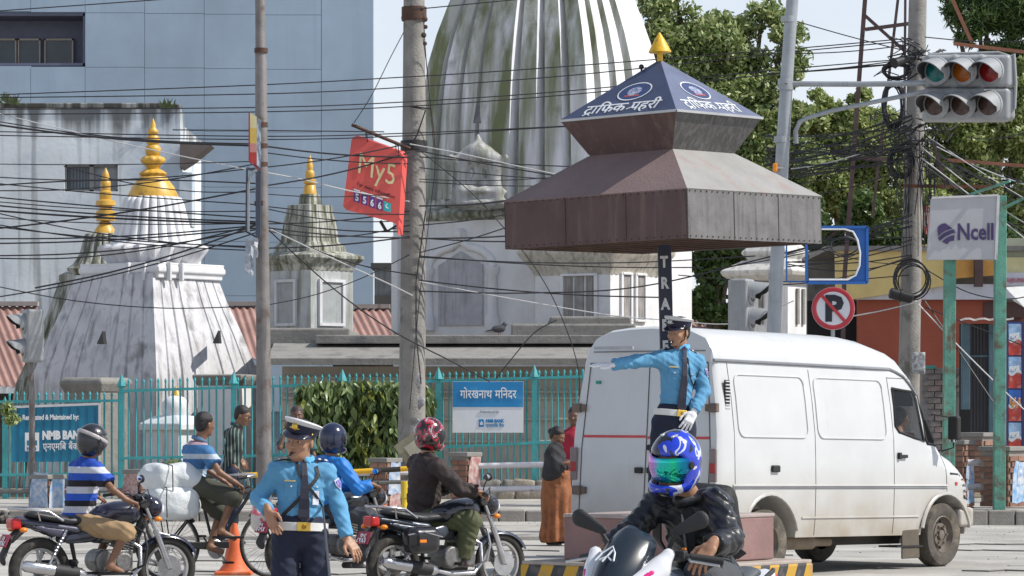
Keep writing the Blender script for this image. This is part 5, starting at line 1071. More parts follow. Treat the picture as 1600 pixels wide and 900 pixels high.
# ================================================================ CABLES
def smooth_pts(pts, n=7):
    out = []; q = [pts[0]]+list(pts)+[pts[-1]]
    for i in range(1, len(q)-2):
        for k in range(n):
            t = k/n; p0, p1_, p2_, p3_ = q[i-1], q[i], q[i+1], q[i+2]
            out.append(tuple(.5*((2*p1_[d])+(-p0[d]+p2_[d])*t+(2*p0[d]-5*p1_[d]+4*p2_[d]-p3_[d])*t*t+(-p0[d]+3*p1_[d]-3*p2_[d]+p3_[d])*t**3) for d in range(len(p1_))))
    out.append(tuple(pts[-1])); return out
m_cab = mat('cable_black', (.018, .018, .022), rough=.5, var=0, bump=0); m_cabw = mat('cable_pale', (.5, .5, .5), rough=.5, var=0, bump=0)
def cabY(px, front=0): return float(np.interp(px, [-200, 410, 645, 1040, 1430, 1700], [54, 51.3, 52.5, 53.5, 51.3, 50]))
GR = {'L': ('black cable of the tangle strung left from the slim steel pole past the golden finials', 'cables left of the slim pole'),
      'M': ('black cable strung between the slim steel pole and the big concrete pole', 'cables between the two left poles'),
      'C': ('black cable passing the great tower between the big concrete pole and the canopy', 'cables across the great tower'),
      'T': ('long thin power line running across the whole upper picture', 'high power lines'),
      'R': ('dark cable of the messy bundle around the cable pole at the right', 'cables around the cable pole')}
CABLES = []
def cable(g, pts, r_=.011, m=None, off=0):
    p3d = [P(x, y, cabY(x)+off) for (x, y) in smooth_pts(pts)]; b = MB(); b.tube(p3d, r_, 5, False); o = b.build('overhead_cable', m or m_cab, None, smooth=60); CABLES.append((g, pts, m, r_, o)); return tag(o, GR[g][0], 'cable', GR[g][1])
def line(g, a, c, sag=4, **k): return cable(g, [a, ((a[0]*2+c[0])/3, (a[1]*2+c[1])/3+sag*.9), ((a[0]+2*c[0])/3, (a[1]+2*c[1])/3+sag*.9), c], **k)
for pts in ([(-40, 20), (0, 17), (240, 0), (330, -8)], [(-40, 150), (0, 148), (400, 133), (640, 120), (800, 110), (1025, 93), (1240, 76), (1420, 60)], [(-40, 153), (400, 147), (640, 136), (900, 117), (1230, 82), (1420, 64)], [(-40, 171), (400, 168), (640, 159), (900, 141), (1230, 108), (1420, 92)],
            [(-40, 179), (400, 175), (640, 166), (900, 147), (1230, 114), (1420, 98)], [(-40, 205), (400, 213), (640, 208), (900, 196), (1100, 182)], [(-40, 211), (400, 218), (640, 212), (900, 197), (1100, 190)], [(645, 15), (800, 0), (900, -10)], [(270, 203), (420, 204), (600, 206)]): cable('T', pts, .0095)
for a, c, s_g, r_ in (((0, 190), (405, 228), 8, .017), ((0, 184), (405, 225), 10, .01), ((0, 275), (405, 262), 12, .01), ((0, 292), (405, 287), -8, .012), ((0, 283), (405, 320), 3, .01), ((0, 305), (405, 341), 2, .012), ((0, 318), (405, 347), 4, .014), ((0, 327), (405, 350), 3, .017), ((0, 361), (405, 294), 6, .014), ((0, 350), (405, 386), 6, .011),
                      ((0, 373), (405, 352), 7, .012), ((0, 400), (405, 358), 12, .012), ((0, 403), (405, 350), 20, .011), ((55, 450), (405, 350), 10, .014), ((0, 470), (405, 362), 12, .011), ((0, 345), (405, 392), 9, .010), ((0, 440), (405, 478), 18, .009), ((0, 325), (405, 388), 12, .010), ((0, 381), (405, 356), 6, .013), ((0, 298), (405, 255), 14, .010), ((100, 260), (405, 300), 14, .009), ((0, 256), (405, 252), 3, .008), ((0, 312), (405, 330), 7, .009), ((0, 338), (405, 349), 6, .009)):
    line('L', (a[0]-40 if a[0] == 0 else a[0], a[1]), c, s_g, r_=r_, off=rng.uniform(-.4, .3))
cable('L', [(-40, 168), (0, 178), (200, 226), (400, 268)], .009, m_cabw)
for a, c, s_g, r_ in (((410, 228), (640, 246), 4, .014), ((410, 238), (640, 256), 4, .010), ((410, 262), (640, 224), 4, .011), ((410, 291), (640, 238), 6, .013), ((410, 350), (640, 330), 5, .011), ((410, 355), (640, 372), 4, .012), ((410, 388), (640, 370), 4, .013), ((410, 350), (650, 430), 14, .011), ((410, 344), (640, 362), 6, .012), ((410, 478), (640, 398), 12, .008), ((410, 303), (640, 300), 6, .008), ((410, 322), (640, 335), 4, .01), ((410, 360), (640, 352), 14, .01), ((410, 325), (640, 345), 9, .009)):
    line('M', a, c, s_g, r_=r_, off=rng.uniform(-.3, .3))
cable('M', [(405, 268), (470, 280), (545, 298), (640, 315)], .010, m_cabw); cable('M', [(418, 358), (520, 450), (610, 515), (700, 562), (765, 596)], .011)
cable('M', [(410, 352), (500, 395), (600, 440), (645, 462)], .010, m_cabw)
for a, c, s_g, r_ in (((650, 235), (1050, 300), 4, .012), ((655, 245), (1040, 262), 5, .010), ((655, 322), (880, 300), 6, .012), ((655, 322), (900, 290), 9, .014), ((655, 373), (1040, 330), 12, .013), ((655, 372), (900, 375), 4, .012), ((655, 400), (1100, 418), 6, .010), ((655, 402), (1180, 400), 10, .010), ((655, 438), (1040, 465), 6, .012), ((655, 395), (860, 330), 4, .010), ((655, 262), (900, 282), 2, .009), ((655, 352), (870, 318), 5, .010), ((655, 280), (880, 276), 4, .008), ((655, 284), (900, 290), 3, .008)):
    line('C', a, c, s_g, r_=r_, off=rng.uniform(-.3, .3))
cable('C', [(655, 440), (800, 467), (950, 492), (1040, 500), (1150, 505), (1240, 470)], .009, m_cabw); cable('C', [(640, 225), (720, 240), (820, 262), (1000, 300)], .009, m_cabw)
cable('C', [(655, 455), (820, 458), (1000, 448), (1200, 402), (1420, 345)], .012); cable('C', [(655, 235), (690, 262), (760, 325), (850, 440), (900, 560), (905, 640)], .008)
cable('C', [(775, 592), (800, 560), (835, 520), (870, 500)], .009)
# vertical drops by the concrete pole
cable('C', [(661, 20), (668, 120), (680, 240), (672, 330), (655, 470), (640, 640)], .007); cable('M', [(631, 50), (610, 90), (580, 150), (553, 192)], .007)
r = random.Random(11)
for i in range(26):
    y0 = r.uniform(205, 290); y1 = r.uniform(215, 300); line('R', (1195, y0+r.uniform(-10, 30)), (1425, y1-40), r.uniform(2, 14), r_=r.uniform(.007, .013), off=r.uniform(-.5, .5))
for i in range(16): line('R', (1440, r.uniform(205, 265)), (1650, r.uniform(215, 420)), r.uniform(-2, 10), r_=r.uniform(.006, .011), off=r.uniform(-.5, .5), m=m_cab if i % 4 else m_cabw)
for i in range(10): line('R', (1230, r.uniform(360, 440)), (1425, r.uniform(330, 420)), r.uniform(2, 16), r_=r.uniform(.006, .011), off=r.uniform(-.5, .5))
for (a, c, s_g) in (((1243, 33), (1460, 90), 2), ((1243, 84), (1420, 70), 3), ((1240, 113), (1420, 92), 2), ((1445, 58), (1650, 60), 6), ((1445, 330), (1650, 350), 8), ((1120, 420), (1425, 352), 6), ((1130, 440), (1425, 400), 20), ((1445, 420), (1650, 450), 30), ((1600, 208), (1510, 215), 5), ((1200, 115), (1420, 98), 2), ((1445, 480), (1650, 560), 0), ((1445, 470), (1560, 640), 0), ((1060, 430), (1420, 430), 10)):
    line('R', a, c, s_g, r_=.009)
for (a, c) in (((1236, 264), (1345, 240)), ((1430, 470), (1600, 640)), ((1290, 500), (1440, 470))): line('R', a, c, 3, r_=.01, m=m_cabw)
def coil(label, px, py, rx, ry, n, Y, seed, thick=.012):
    r = random.Random(seed); b = MB()
    for i in range(n):
        cx_, cy_ = px+r.uniform(-3, 3), py+r.uniform(-3, 3); ax, ay = rx*r.uniform(.85, 1.1), ry*r.uniform(.85, 1.1); y = Y+r.uniform(-.08, .08); ph = r.uniform(0, 6)
        b.tube([P(cx_+ax*math.cos(2*PI*k/20+ph), cy_+ay*math.sin(2*PI*k/20+ph), y+.03*math.sin(k)) for k in range(21)], thick, 5, False)
    tag(b.build('cable_coil', m_cab, None, smooth=60), label, 'cable coil')
coil('round coil of black cable hung high on the cable pole beside the lattice mast', 1408, 254, 19, 24, 9, 51.6, 1)
coil('large loose coil of black cable low on the cable pole', 1424, 437, 27, 28, 7, 51.5, 2, .011)
coil('oval bundle of cable loops behind the arms of the six lens signal', 1396, 165, 16, 36, 10, 51.6, 3)
coil('small knot of looped cable on the left of the cable pole top', 1400, 112, 20, 12, 8, 51.6, 4)
coil('thin cable loops hanging around the blue sign frame', 1320, 385, 22, 14, 3, 44.6, 5, .007)
tg = MB(); r = random.Random(8)
for i in range(46):
    x, y = r.uniform(1385, 1470), r.choice([r.uniform(60, 120), r.uniform(180, 235)]); pts = [P(x, y, 51.6)]
    for k in range(4): x += r.uniform(-26, 26); y += r.uniform(-16, 20); pts.append(P(x, y, 51.5+r.uniform(-.2, .2)))
    tg.tube(pts, r.uniform(.008, .014), 4, False)
for i in range(26):
    x = r.uniform(1402, 1470); tg.tube([P(x, r.uniform(190, 240), 51.55), P(x+r.uniform(-12, 12), 270, 51.5), P(x+r.uniform(-14, 14), r.uniform(330, 410), 51.55)], r.uniform(.006, .010), 4, False)
tag(tg.build('cable_tangle', m_cab), kind='stuff')
jb = thing('cable_joint_box', 'black cylindrical cable joint box tied low to the cable pole', 'joint box', P(1408, 462, 51.4))
b = MB(); b.lathe([(.05, -.19), (.085, -.17), (.085, .17), (.05, .19)], (0, 0, 0), 14, (1, 0, -.25)); b.build('joint_body', m_blk, jb, smooth=40); b = MB(); b.lathe([(.10, -.02), (.10, .02)], (0, 0, 0), 14, (1, 0, -.25)); b.build('joint_collar', m_blk, jb, smooth=40)
sp = thing('floodlight', 'small black floodlight on the left of the cable pole', 'lamp', P(1408, 95, 51.3))
b = MB(); b.lathe([(.03, -.16), (.06, -.12), (.075, .12), (.085, .14)], (0, 0, 0), 14, (-.8, -.5, -.3)); b.build('lamp_body', m_blk, sp, smooth=40); b = MB(); b.tube([(0, 0, 0), (.1, .1, .08), (.2, .2, .05)], .02); b.build('lamp_bracket', m_blk, sp)
ol = thing('orange_lamp', 'little orange lamp on the left side of the signal mast', 'lamp', P(1211, 262, 38.4)); b = MB(); b.box((0, 0, 0), (.05, .06, .10)); b.build('lamp_body', mat('amber_plastic', (.75, .25, .01), rough=.3), ol, bevel=.012); b = MB(); b.bar((0, 0, 0), (.1, .03, 0), .02); b.build('lamp_bracket', m_steel, ol)

def _ord(n): return '%d%s' % (n, 'th' if 10 <= n % 100 <= 20 else {1: 'st', 2: 'nd', 3: 'rd'}.get(n % 10, 'th'))
REF = {'L': (330, 'left of the slim steel pole'), 'M': (520, 'between the slim pole and the concrete pole'), 'C': (720, 'crossing the great tower'), 'T': (300, 'high across the picture'), 'R': (1320, 'between the canopy and the cable pole'), 'Q': (1520, 'right of the cable pole')}
_b = {}
for (g, pts, m, r_, o) in CABLES:
    if g == 'R' and min(p[0] for p in pts) > 1380: g = 'Q'
    xr = REF[g][0]; xs = [p[0] for p in pts]; _b.setdefault(g, []).append((float(np.interp(xr, xs, [p[1] for p in pts])) if xs[-1] > xs[0] else pts[0][1], m, r_, o))
for g, L in _b.items():
    L.sort(key=lambda t: t[0])
    for i, (y, m, r_, o) in enumerate(L): o['label'] = '%s %s, %s from top of those %s' % ('thick' if r_ > .0115 else 'thin', 'pale cable' if m is m_cabw else 'black cable', _ord(i+1), REF[g][1])
# ================================================================ SHOPS AT THE RIGHT
Yo = 61.0
sh = thing('red_shop', 'low shop with brick red rendered wall under a yellow signboard at the right', 'shop', (P(1440, 640, Yo).x, Yo+2, 0))
m_redw = mat('red_render', (.33, .085, .05), rough=.85, var=.12, scale=1.5, bump=.3, streak=.25, sc2=(.2, .05, .03), sscale=3)
def sl(par, name, l, t_, r_, d_, Y, th, m, bevel=0): b = MB(); rect(b, l, t_, r_, d_, Y, th); return b.build(name, m, par, True, bevel=bevel)
sl(sh, 'shop_wall', 1341, 462, 1560, 760, Yo, .3, m_redw); sl(sh, 'side_wall', 1560, 490, 1700, 760, Yo+.1, .3, mat('dark_maroon_wall', (.12, .05, .045), rough=.8, var=.2))
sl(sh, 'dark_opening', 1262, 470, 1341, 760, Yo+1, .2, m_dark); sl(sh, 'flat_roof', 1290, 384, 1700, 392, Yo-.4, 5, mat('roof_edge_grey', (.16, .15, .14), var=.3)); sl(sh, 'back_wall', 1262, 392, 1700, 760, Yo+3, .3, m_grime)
sl(sh, 'upper_window', 1537, 472, 1600, 496, Yo-.03, .1, mat('wooden_dark', (.08, .035, .03)))
sb = thing('yellow_signboard', 'long faded yellow signboard above the red shop wall', 'sign', P(1450, 420, Yo-.3)); m_ysg = mat('signboard_yellow', (.66, .50, .19), rough=.5, var=.12, scale=2, bump=.1, streak=.2, sc2=(.5, .42, .22), sscale=4)
b = MB(); b.poly([P(1305, 393, Yo-.3), P(1412, 384, Yo-.3), P(1412, 456, Yo-.3), P(1330, 468, Yo-.3), P(1306, 470, Yo-.3)], (0, .12, 0)); b.build('board_panel', m_ysg, sb, True)
b = MB(); b.poly([P(1412, 384, Yo-.32), P(1480, 380, Yo-.32), P(1480, 446, Yo-.32), P(1412, 456, Yo-.32)], (0, .12, 0)); b.build('board_panel', m_ysg, sb, True)
b = MB(); b.poly([P(1480, 404, Yo-.3), P(1558, 408, Yo-.3), P(1558, 430, Yo-.3), P(1480, 436, Yo-.3)], (0, .1, 0)); b.build('orange_stripe', mat('signboard_orange', (.62, .30, .06), rough=.5, var=.15), sb, True)
sl(sb, 'board_panel', 1480, 402, 1700, 426, Yo-.25, .1, mat('signboard_cream', (.62, .56, .30), rough=.5, var=.1)); sl(sb, 'top_panel', 1560, 372, 1700, 402, Yo-.2, .1, mat('panel_olive', (.36, .38, .28), rough=.6))
sl(sb, 'white_strip', 1338, 444, 1700, 468, Yo-.20, .1, mat('signboard_white', (.55, .56, .62), rough=.5, var=.1, stain=.2)); T('lettering', 'RAJKUMAR', 1573, 441, 7, Yo-.33, mat('letter_pinkred', (.55, .08, .12), bump=0), sb, sx=.62); sl(sb, 'white_panel', 1560, 426, 1700, 446, Yo-.31, .1, mat('signboard_white', (.5, .5, .5)))
sl(sb, 'tall_red_notice', 1445, 322, 1451, 366, Yo-8, .05, mat('notice_red', (.5, .06, .05), stain=.7, stc=(.6, .6, .6), stscale=12)); sl(sb, 'dark_pipe', 1523, 400, 1536, 448, Yo-.5, .12, m_rust)
bw = thing('block_wall', 'unplastered grey block wall stub behind the front of the van', 'wall', P(1483, 640, 56)); bw.location.z = 0
sl(bw, 'wall_core', 1440, 575, 1527, 760, 56.1, .2, mat('block_mortar', (.30, .28, .26), rough=.9, var=.2))
bmx = MB(); bmx.box((0, 0, 0), (.205, .05, .085)); ob = bmx.build('brick', mat('grey_brick', (.25, .22, .21), rough=.9, var=.3, scale=6, bump=.5)); mb_ = ob.data; bpy.data.objects.remove(ob); bmx = MB(); bmx.box((0, 0, 0), (.205, .05, .085)); ob = bmx.build('brick', mat('pink_grey_brick', (.30, .23, .21), rough=.9, var=.3, scale=6, bump=.5)); mb2_ = ob.data; bpy.data.objects.remove(ob)
x0_, x1_, zt = P(1441, 0, 56).x, P(1526, 0, 56).x, ZZ(575, 56)
for j in range(18):
    for i in range(5):
        x = x0_+.1+i*.222-(.11 if j % 2 else 0)
        if x+.1 > x1_ or x < x0_: continue
        if j < 14 and i > 2: continue
        o = bpy.data.objects.new('brick', mb_ if rng.random() < .6 else mb2_); col.objects.link(o); attach(o, bw, True); o.location = (x, 56.09-rng.uniform(0, .015), zt-.05-j*.098)
sl(bw, 'plaster_patch', 1490, 612, 1526, 760, 56.05, .03, mat('grey_plaster', (.27, .27, .27), rough=.9, var=.25, stain=.3))
for j in range(5): pass
sl(bw, 'coping', 1438, 571, 1463, 576, 56, .25, mat('teal_trim', (.07, .3, .27)))
gt = thing('shutter_gate', 'blue grey gate with dark upright bars under a wavy tin awning', 'gate', P(1530, 640, 55)); gt.location.z = 0; m_bg = mat('gate_blue', (.075, .13, .165), rough=.6, var=.2, streak=.3)
sl(gt, 'gate_jamb', 1503, 506, 1516, 640, 55, .15, m_bg, .01); sl(gt, 'gate_jamb', 1545, 506, 1553, 730, 55, .15, m_bg, .01)
for k in range(6): sl(gt, 'gate_bar', 1517+k*5, 508, 1519+k*5, 740, 55.1, .05, mat('bar_dark', (.05, .05, .06)))
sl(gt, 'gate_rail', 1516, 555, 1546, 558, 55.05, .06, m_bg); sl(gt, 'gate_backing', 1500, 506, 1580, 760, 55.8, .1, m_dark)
b = MB(); rs = []
for k in range(12): x = 1500+k*(84/11); rs.append([P(x, 502-3*abs(math.sin(k*1.0)), 54.5), P(x, 499-3*abs(math.sin(k*1.0)), 56)])
b.rings(rs, False, False, False); b.build('tin_awning', mat('tin_grey', (.35, .33, .30), rough=.5, metal=.3, var=.2), gt, True)
b = MB(); q = [P(1571, 449, 54), P(1590, 447, 54), P(1640, 446, 54), P(1640, 482, 53.6), P(1600, 480, 53.6), P(1584, 470, 53.8)]; b.poly(q, (0, .03, .0)); tag(b.build('white_tarpaulin', mat('tarp_white', (.66, .66, .64), var=.1, bump=.5, bscale=8)), 'white tarpaulin corner sticking out above the drinks posters', 'tarpaulin')
fr = thing('drinks_cooler', 'tall blue drinks cabinet covered with stacked cola posters at the right edge', 'drinks cabinet', P(1588, 640, 51)); fr.location.z = .2; Yz = 51.0
m_cb = mat('cola_blue', (.03, .13, .50), rough=.35, var=.1, bump=0); m_ice = mat('cola_ice', (.30, .48, .72), rough=.35, var=.3, scale=6, bump=0, stain=.4, stc=(.6, .68, .75), stscale=9); m_cr = mat('cola_red', (.52, .045, .03), rough=.35, var=.3, scale=8, bump=0, stain=.4, stc=(.65, .35, .3), stscale=10)
sl(fr, 'cabinet_body', 1574, 503, 1640, 770, Yz+.02, .5, mat('cabinet_blue', (.02, .05, .20), rough=.4)); sl(fr, 'cabinet_edge', 1597, 503, 1602, 770, Yz-.02, .05, mat('cabinet_navy', (.03, .03, .12), rough=.4))
for k in range(4):
    y = 506+k*51.5; a = sl(fr, 'poster_top', 1576, y, 1596, y+25, Yz-.004, .02, m_ice if k != 2 else m_cb); sl(fr, 'poster_bottom', 1576, y+25, 1596, y+49, Yz-.004, .02, m_cr)
    b = MB(); q = [P(1576+20*i/8, y+22+3*math.sin(i*.8), Yz-.008) for i in range(9)]+[P(1596-20*i/8, y+27+3*math.sin((8-i)*.8), Yz-.008) for i in range(9)]; b.poly(q, (0, .003, 0)); b.build('poster_wave', m_letw, fr, True)
    if k != 2: T('lettering', 'PEPSI', 1577, y+22, 6.5, Yz-.014, m_letw, fr, sx=.78, right=V(1, 0, .12).normalized(), bold=.006)
    else:
        b = MB()
        for i in range(5): c = P(1579+i*3.4, y+14+(i % 2)*5, Yz-.012); b.sphere(c, .018, 8, 6); b.box(c-V(0, 0, .05), (.03, .02, .08))
        b.build('poster_figures', mat('poster_gold', (.6, .3, .12), var=.3, scale=20), fr, True)
# ================================================================ VAN
def dusty(name, c, dust, z0, z1, rough=.35, amt=.8, coat=.3, slope=.017):
    """paint with road dust settled low on the body"""
    m = mat(name, c, rough=rough, var=.05, scale=2, bump=.05, bscale=2.2, coat=coat, streak=.10, sc2=(.42, .40, .36), sscale=2.2); t = m.node_tree; N = t.nodes; L = t.links; b = N['Principled BSDF']; src = b.inputs['Base Color'].links[0].from_socket
    tx = N.new('ShaderNodeTexCoord'); sp_ = N.new('ShaderNodeSeparateXYZ'); L.new(tx.outputs['Object'], sp_.inputs[0])
    r = N.new('ShaderNodeMapRange'); r.inputs[1].default_value = z1; r.inputs[2].default_value = z0; L.new(sp_.outputs[2], r.inputs[0])
    nz = N.new('ShaderNodeTexNoise'); nz.inputs['Scale'].default_value = 3.5; nz.inputs['Detail'].default_value = 8; L.new(tx.outputs['Object'], nz.inputs['Vector'])
    r2 = N.new('ShaderNodeMapRange'); r2.inputs[1].default_value = .25; r2.inputs[2].default_value = .7; r2.inputs[3].default_value = .45; L.new(nz.outputs[0], r2.inputs[0])
    mu = N.new('ShaderNodeMath'); mu.operation = 'MULTIPLY'; L.new(r.outputs[0], mu.inputs[0]); L.new(r2.outputs[0], mu.inputs[1]); m2 = N.new('ShaderNodeMath'); m2.operation = 'MULTIPLY'; m2.inputs[1].default_value = amt; m2.use_clamp = True; L.new(mu.outputs[0], m2.inputs[0])
    mx_ = N.new('ShaderNodeMix'); mx_.data_type = 'RGBA'; mx_.inputs[7].default_value = (*dust, 1); L.new(src, mx_.inputs[6]); L.new(m2.outputs[0], mx_.inputs[0]); L.new(mx_.outputs[2], b.inputs['Base Color']); return m
m_van = dusty('van_white', (.56, .57, .575), (.33, .27, .19), .30, 1.15, amt=1.0)
m_tyre = mat('dusty_tyre', (.085, .075, .062), rough=.9, var=.35, scale=8, bump=.4, bscale=50, stain=.45, stc=(.20, .17, .13), stscale=5)
m_rim = mat('dusty_steel_rim', (.17, .145, .12), rough=.6, metal=.3, var=.2, scale=8)
m_glass = mat('dark_window_glass', (.03, .035, .04), rough=.05, var=0, bump=0, alpha=.28, spec=.8)
m_rub = mat('rubber_seal', (.02, .02, .021), rough=.7, var=0, bump=0)
van = thing('delivery_van', 'white high roofed panel van with dusty lower sides parked behind the plinth', 'van', (0, 0, 0), R(50))
_r = Matrix.Rotation(R(50), 3, 'Z'); van.location = V(4.68, 36.4, 0)-_r @ V(4.21, -.90, 0)
SH = Matrix(((1, 0, .0, 0), (0, 1, 0, 0), (-.017, 0, 1, .02), (0, 0, 0, 1)))
PROF = [(.905, .40), (.925, .60), (.935, .93), (.932, 1.2), (.925, 1.45), (.885, 1.8), (.835, 2.10), (.822, 2.19), (.79, 2.30), (.70, 2.42), (.52, 2.49), (.28, 2.515), (0, 2.525)]
def station(x, zt, wk=1.0, zb=1.25, lean=0, zbot=.40, dz=0):
    pts = []
    for (y, z) in PROF:
        if z > zb and zt < 2.52: z = zb+(z-zb)*(zt-zb)/(2.525-zb)
        z = max(z, zbot); xx = x+lean*(z-.4)
        pts.append(V(xx, -y*wk, z+dz))
    full = pts+[V(p.x, -p.y, p.z) for p in reversed(pts[:-1])]; return full
sts = []
STN = ((0, 2.44, .975, .075, 1.25), (.03, 2.50, .99, .068, 1.25), (.12, 2.525, 1.0, .05, 1.25), (.3, 2.525, 1, .02, 1.25), (1.0, 2.525, 1, 0, 1.25), (2.0, 2.525, 1, 0, 1.25), (2.7, 2.52, 1, 0, 1.25), (3.05, 2.49, 1, 0, 1.25), (3.35, 2.43, 1, 0, 1.25), (3.55, 2.35, .995, 0, 1.25), (3.70, 2.24, .99, 0, 1.25), (3.80, 2.12, .985, 0, 1.25), (4.0, 1.78, .975, 0, 1.15), (4.2, 1.44, .965, 0, 1.05), (4.3, 1.33, .975, 0, .95), (4.5, 1.25, .97, 0, .9), (4.66, 1.16, .955, 0, .85), (4.72, 1.05, .935, 0, .8))
for (x, zt, wk, ln, zb) in STN: sts.append(station(x, zt, wk, zb, ln))
b = MB(); b.T = SH; b.rings(sts); shell = b.build('body', [m_van], None, smooth=38)
cut = MB(); cut.T = SH
def wpoly(pts, y0, y1): cut.poly([V(x, y0, z) for x, z in pts], (0, y1-y0, 0))
WD = [(3.26, 1.96), (3.70, 1.93), (3.76, 1.86), (3.80, 1.40), (3.60, 1.44), (3.30, 1.50), (3.24, 1.56)]; QW = [(3.83, 1.90), (3.90, 1.84), (4.12, 1.42), (4.11, 1.36), (3.87, 1.38), (3.85, 1.42)]
cavs = []
def cutter(fn): b = MB(); b.T = SH; fn(b); bm = bmesh.new(); 
def mkcut(fn):
    b = MB(); b.T = SH; fn(b); o = b.build('cut', m_dark); cavs.append(o)
mkcut(lambda b: b.poly([V(3.02, -.79, 2.10), V(3.66, -.79, 2.08), V(4.13, -.79, 1.28), V(4.13, -.79, .85), V(3.02, -.79, .85)], (0, 1.58, 0)))
for P0 in (WD, QW): mkcut(lambda b, P0=P0: b.poly([V(x, -1.2, z) for x, z in P0], (0, 2.4, 0)))
mkcut(lambda b: b.poly([V(3.75, -.68, 2.02), V(3.75, .68, 2.02), V(4.17, .74, 1.35), V(4.17, -.74, 1.35)], (.4, 0, .12)))
for (x, yy) in ((4.21, -1), (4.21, 1), (.95, -1), (.95, 1)): mkcut(lambda b, x=x, yy=yy: b.lathe([(.455 if x > 2 else .46, -.28), (.47, .28)], (x, yy*.84, .37), 28, (0, yy, 0)))
dg = bpy.context.evaluated_depsgraph_get()
for c_ in cavs: md = shell.modifiers.new('c', 'BOOLEAN'); md.object = c_; md.operation = 'DIFFERENCE'; md.solver = 'EXACT'
dg = bpy.context.evaluated_depsgraph_get(); dg.update(); me = bpy.data.meshes.new_from_object(shell.evaluated_get(dg)); shell.modifiers.clear(); shell.data = me; me.name = 'body'
for c_ in cavs: bpy.data.objects.remove(c_)
me.materials.clear(); me.materials.append(m_van); me.materials.append(mat('cab_lining', (.05, .05, .055), rough=.8)); me.polygons.foreach_set('material_index', [1 if (3.0 < p.center.x < 4.16 and abs(p.center.y) < .795 and .82 < p.center.z+.06 < 2.14 and abs(abs(p.normal.y)-0) < 2 and (abs(p.center.y) < .785 or abs(p.normal.y) > .9)) and p.center.z < 2.08 and not (p.normal.z > .3 and p.center.z > 1.3) else 0 for p in me.polygons]); me.polygons.foreach_set('use_smooth', [True]*len(me.polygons)); me.set_sharp_from_angle(angle=R(34)); attach(shell, van)
def VB(): b = MB(); b.T = SH; return b
def ysid(z):   # half width of the flank at height z
    return float(np.interp(z, [p[1] for p in PROF], [p[0] for p in PROF]))
def ysx(x, z):   # half width of the body at (x, z), following the narrowing cab
    X_s = [t[0] for t in STN]; zt = float(np.interp(x, X_s, [t[1] for t in STN])); wk = float(np.interp(x, X_s, [t[2] for t in STN])); zb = float(np.interp(x, X_s, [t[4] for t in STN]))
    zz = [p[1] if p[1] <= zb else zb+(p[1]-zb)*(zt-zb)/(2.525-zb) for p in PROF]; return wk*float(np.interp(z, zz, [p[0] for p in PROF]))
def side_loop(pts, r_, name, m, closed=True, off=.0, par=van):
    q = [V(x, -(ysx(x, z)+off), z) for x, z in pts]; q = q+[q[0]] if closed else q; b = VB(); b.tube(q, r_, 6, not closed); return b.build(name, m, par, smooth=60)
def rrect(x0, x1, z0, z1, r_=.07, n=4):
    out = []
    for (cx, cz, a0) in ((x1-r_, z1-r_, 0), (x0+r_, z1-r_, 90), (x0+r_, z0+r_, 180), (x1-r_, z0+r_, 270)):
        for k in range(n+1): a = R(a0+90*k/n); out.append((cx+r_*math.cos(a), cz+r_*math.sin(a)))
    # subdivide long edges so that the loop follows the curved flank
    res = []
    for i in range(len(out)):
        p, q = out[i], out[(i+1) % len(out)]; m_ = max(1, int(math.dist(p, q)/.12)); res += [(p[0]+(q[0]-p[0])*k/m_, p[1]+(q[1]-p[1])*k/m_) for k in range(m_)]
    return res
side_loop(rrect(.42, 1.62, 1.42, 2.04, .09), .012, 'panel_bead', m_van, off=.001); side_loop(rrect(1.80, 3.06, 1.42, 2.04, .09), .012, 'panel_bead', m_van, off=.001)
m_gap = mat('door_gap', (.10, .10, .10), rough=.8, var=0, bump=0)
def vline(x, z0, z1, x2=None): n = 10; side_loop([(x+((x2 if x2 is not None else x)-x)*k/n, z0+(z1-z0)*k/n) for k in range(n+1)], .0045, 'door_gap', m_gap, False, .0)
vline(.34, .45, 2.15); vline(1.74, .42, 2.12); vline(3.19, .42, 2.08); vline(4.26, .86, 1.26, 4.24); side_loop([(x, 2.07-.00*x) for x in np.linspace(3.19, 3.70, 6)], .004, 'door_gap', m_gap, False)
m_gut = mat('gutter_grey', (.20, .21, .23), rough=.6)
side_loop([(x, float(np.interp(x, [.1, 3.3, 3.55, 3.70, 3.80], [2.175, 2.165, 2.09, 1.98, 1.88]))) for x in np.linspace(.12, 3.78, 30)], .016, 'rain_gutter', m_gut, False, .008)
side_loop([(x, .93) for x in np.linspace(.3, 4.25, 24)], .012, 'swage_line', m_van, False, .004); side_loop([(x, .905) for x in np.linspace(.3, 4.25, 24)], .008, 'swage_shade_strip', m_gut, False, .002); side_loop([(x, .60) for x in np.linspace(1.5, 3.68, 16)], .012, 'lower_crease', m_van, False, .0)  # the grey strip under the swage bead is its shade, drawn in colour
b = VB()
for k in range(21):
    pass
for x in (4.21, .95):   # wheel arch lips
    pts = []
    for k in range(19):
        a = R(-8)+R(196)*k/18; pts.append(V(x+.485*math.cos(a), -.925, .36+.485*math.sin(a)))
    pts = [p for p in pts if p.z > .40]; b = VB(); b.tube(pts, .024, 6); b.build('wheel_arch_lip', m_van, van, smooth=60)
def glasspane(pts, name='side_window', inset=.024):
    f = VB(); q = [V(x, -(ysx(x, z)-.0), z) for x, z in pts]; f.tube(q+[q[0]], .016, 6, False); fo = f.build(name, m_rub, van, smooth=60); g = VB(); yl = lambda z: .932-.125*(z-1.38)-inset; g.add([V(x, -yl(z), z) for x, z in pts], [tuple(range(len(pts)))]); g.build('glass', m_glass, fo)
glasspane(WD); glasspane(QW, 'quarter_window')
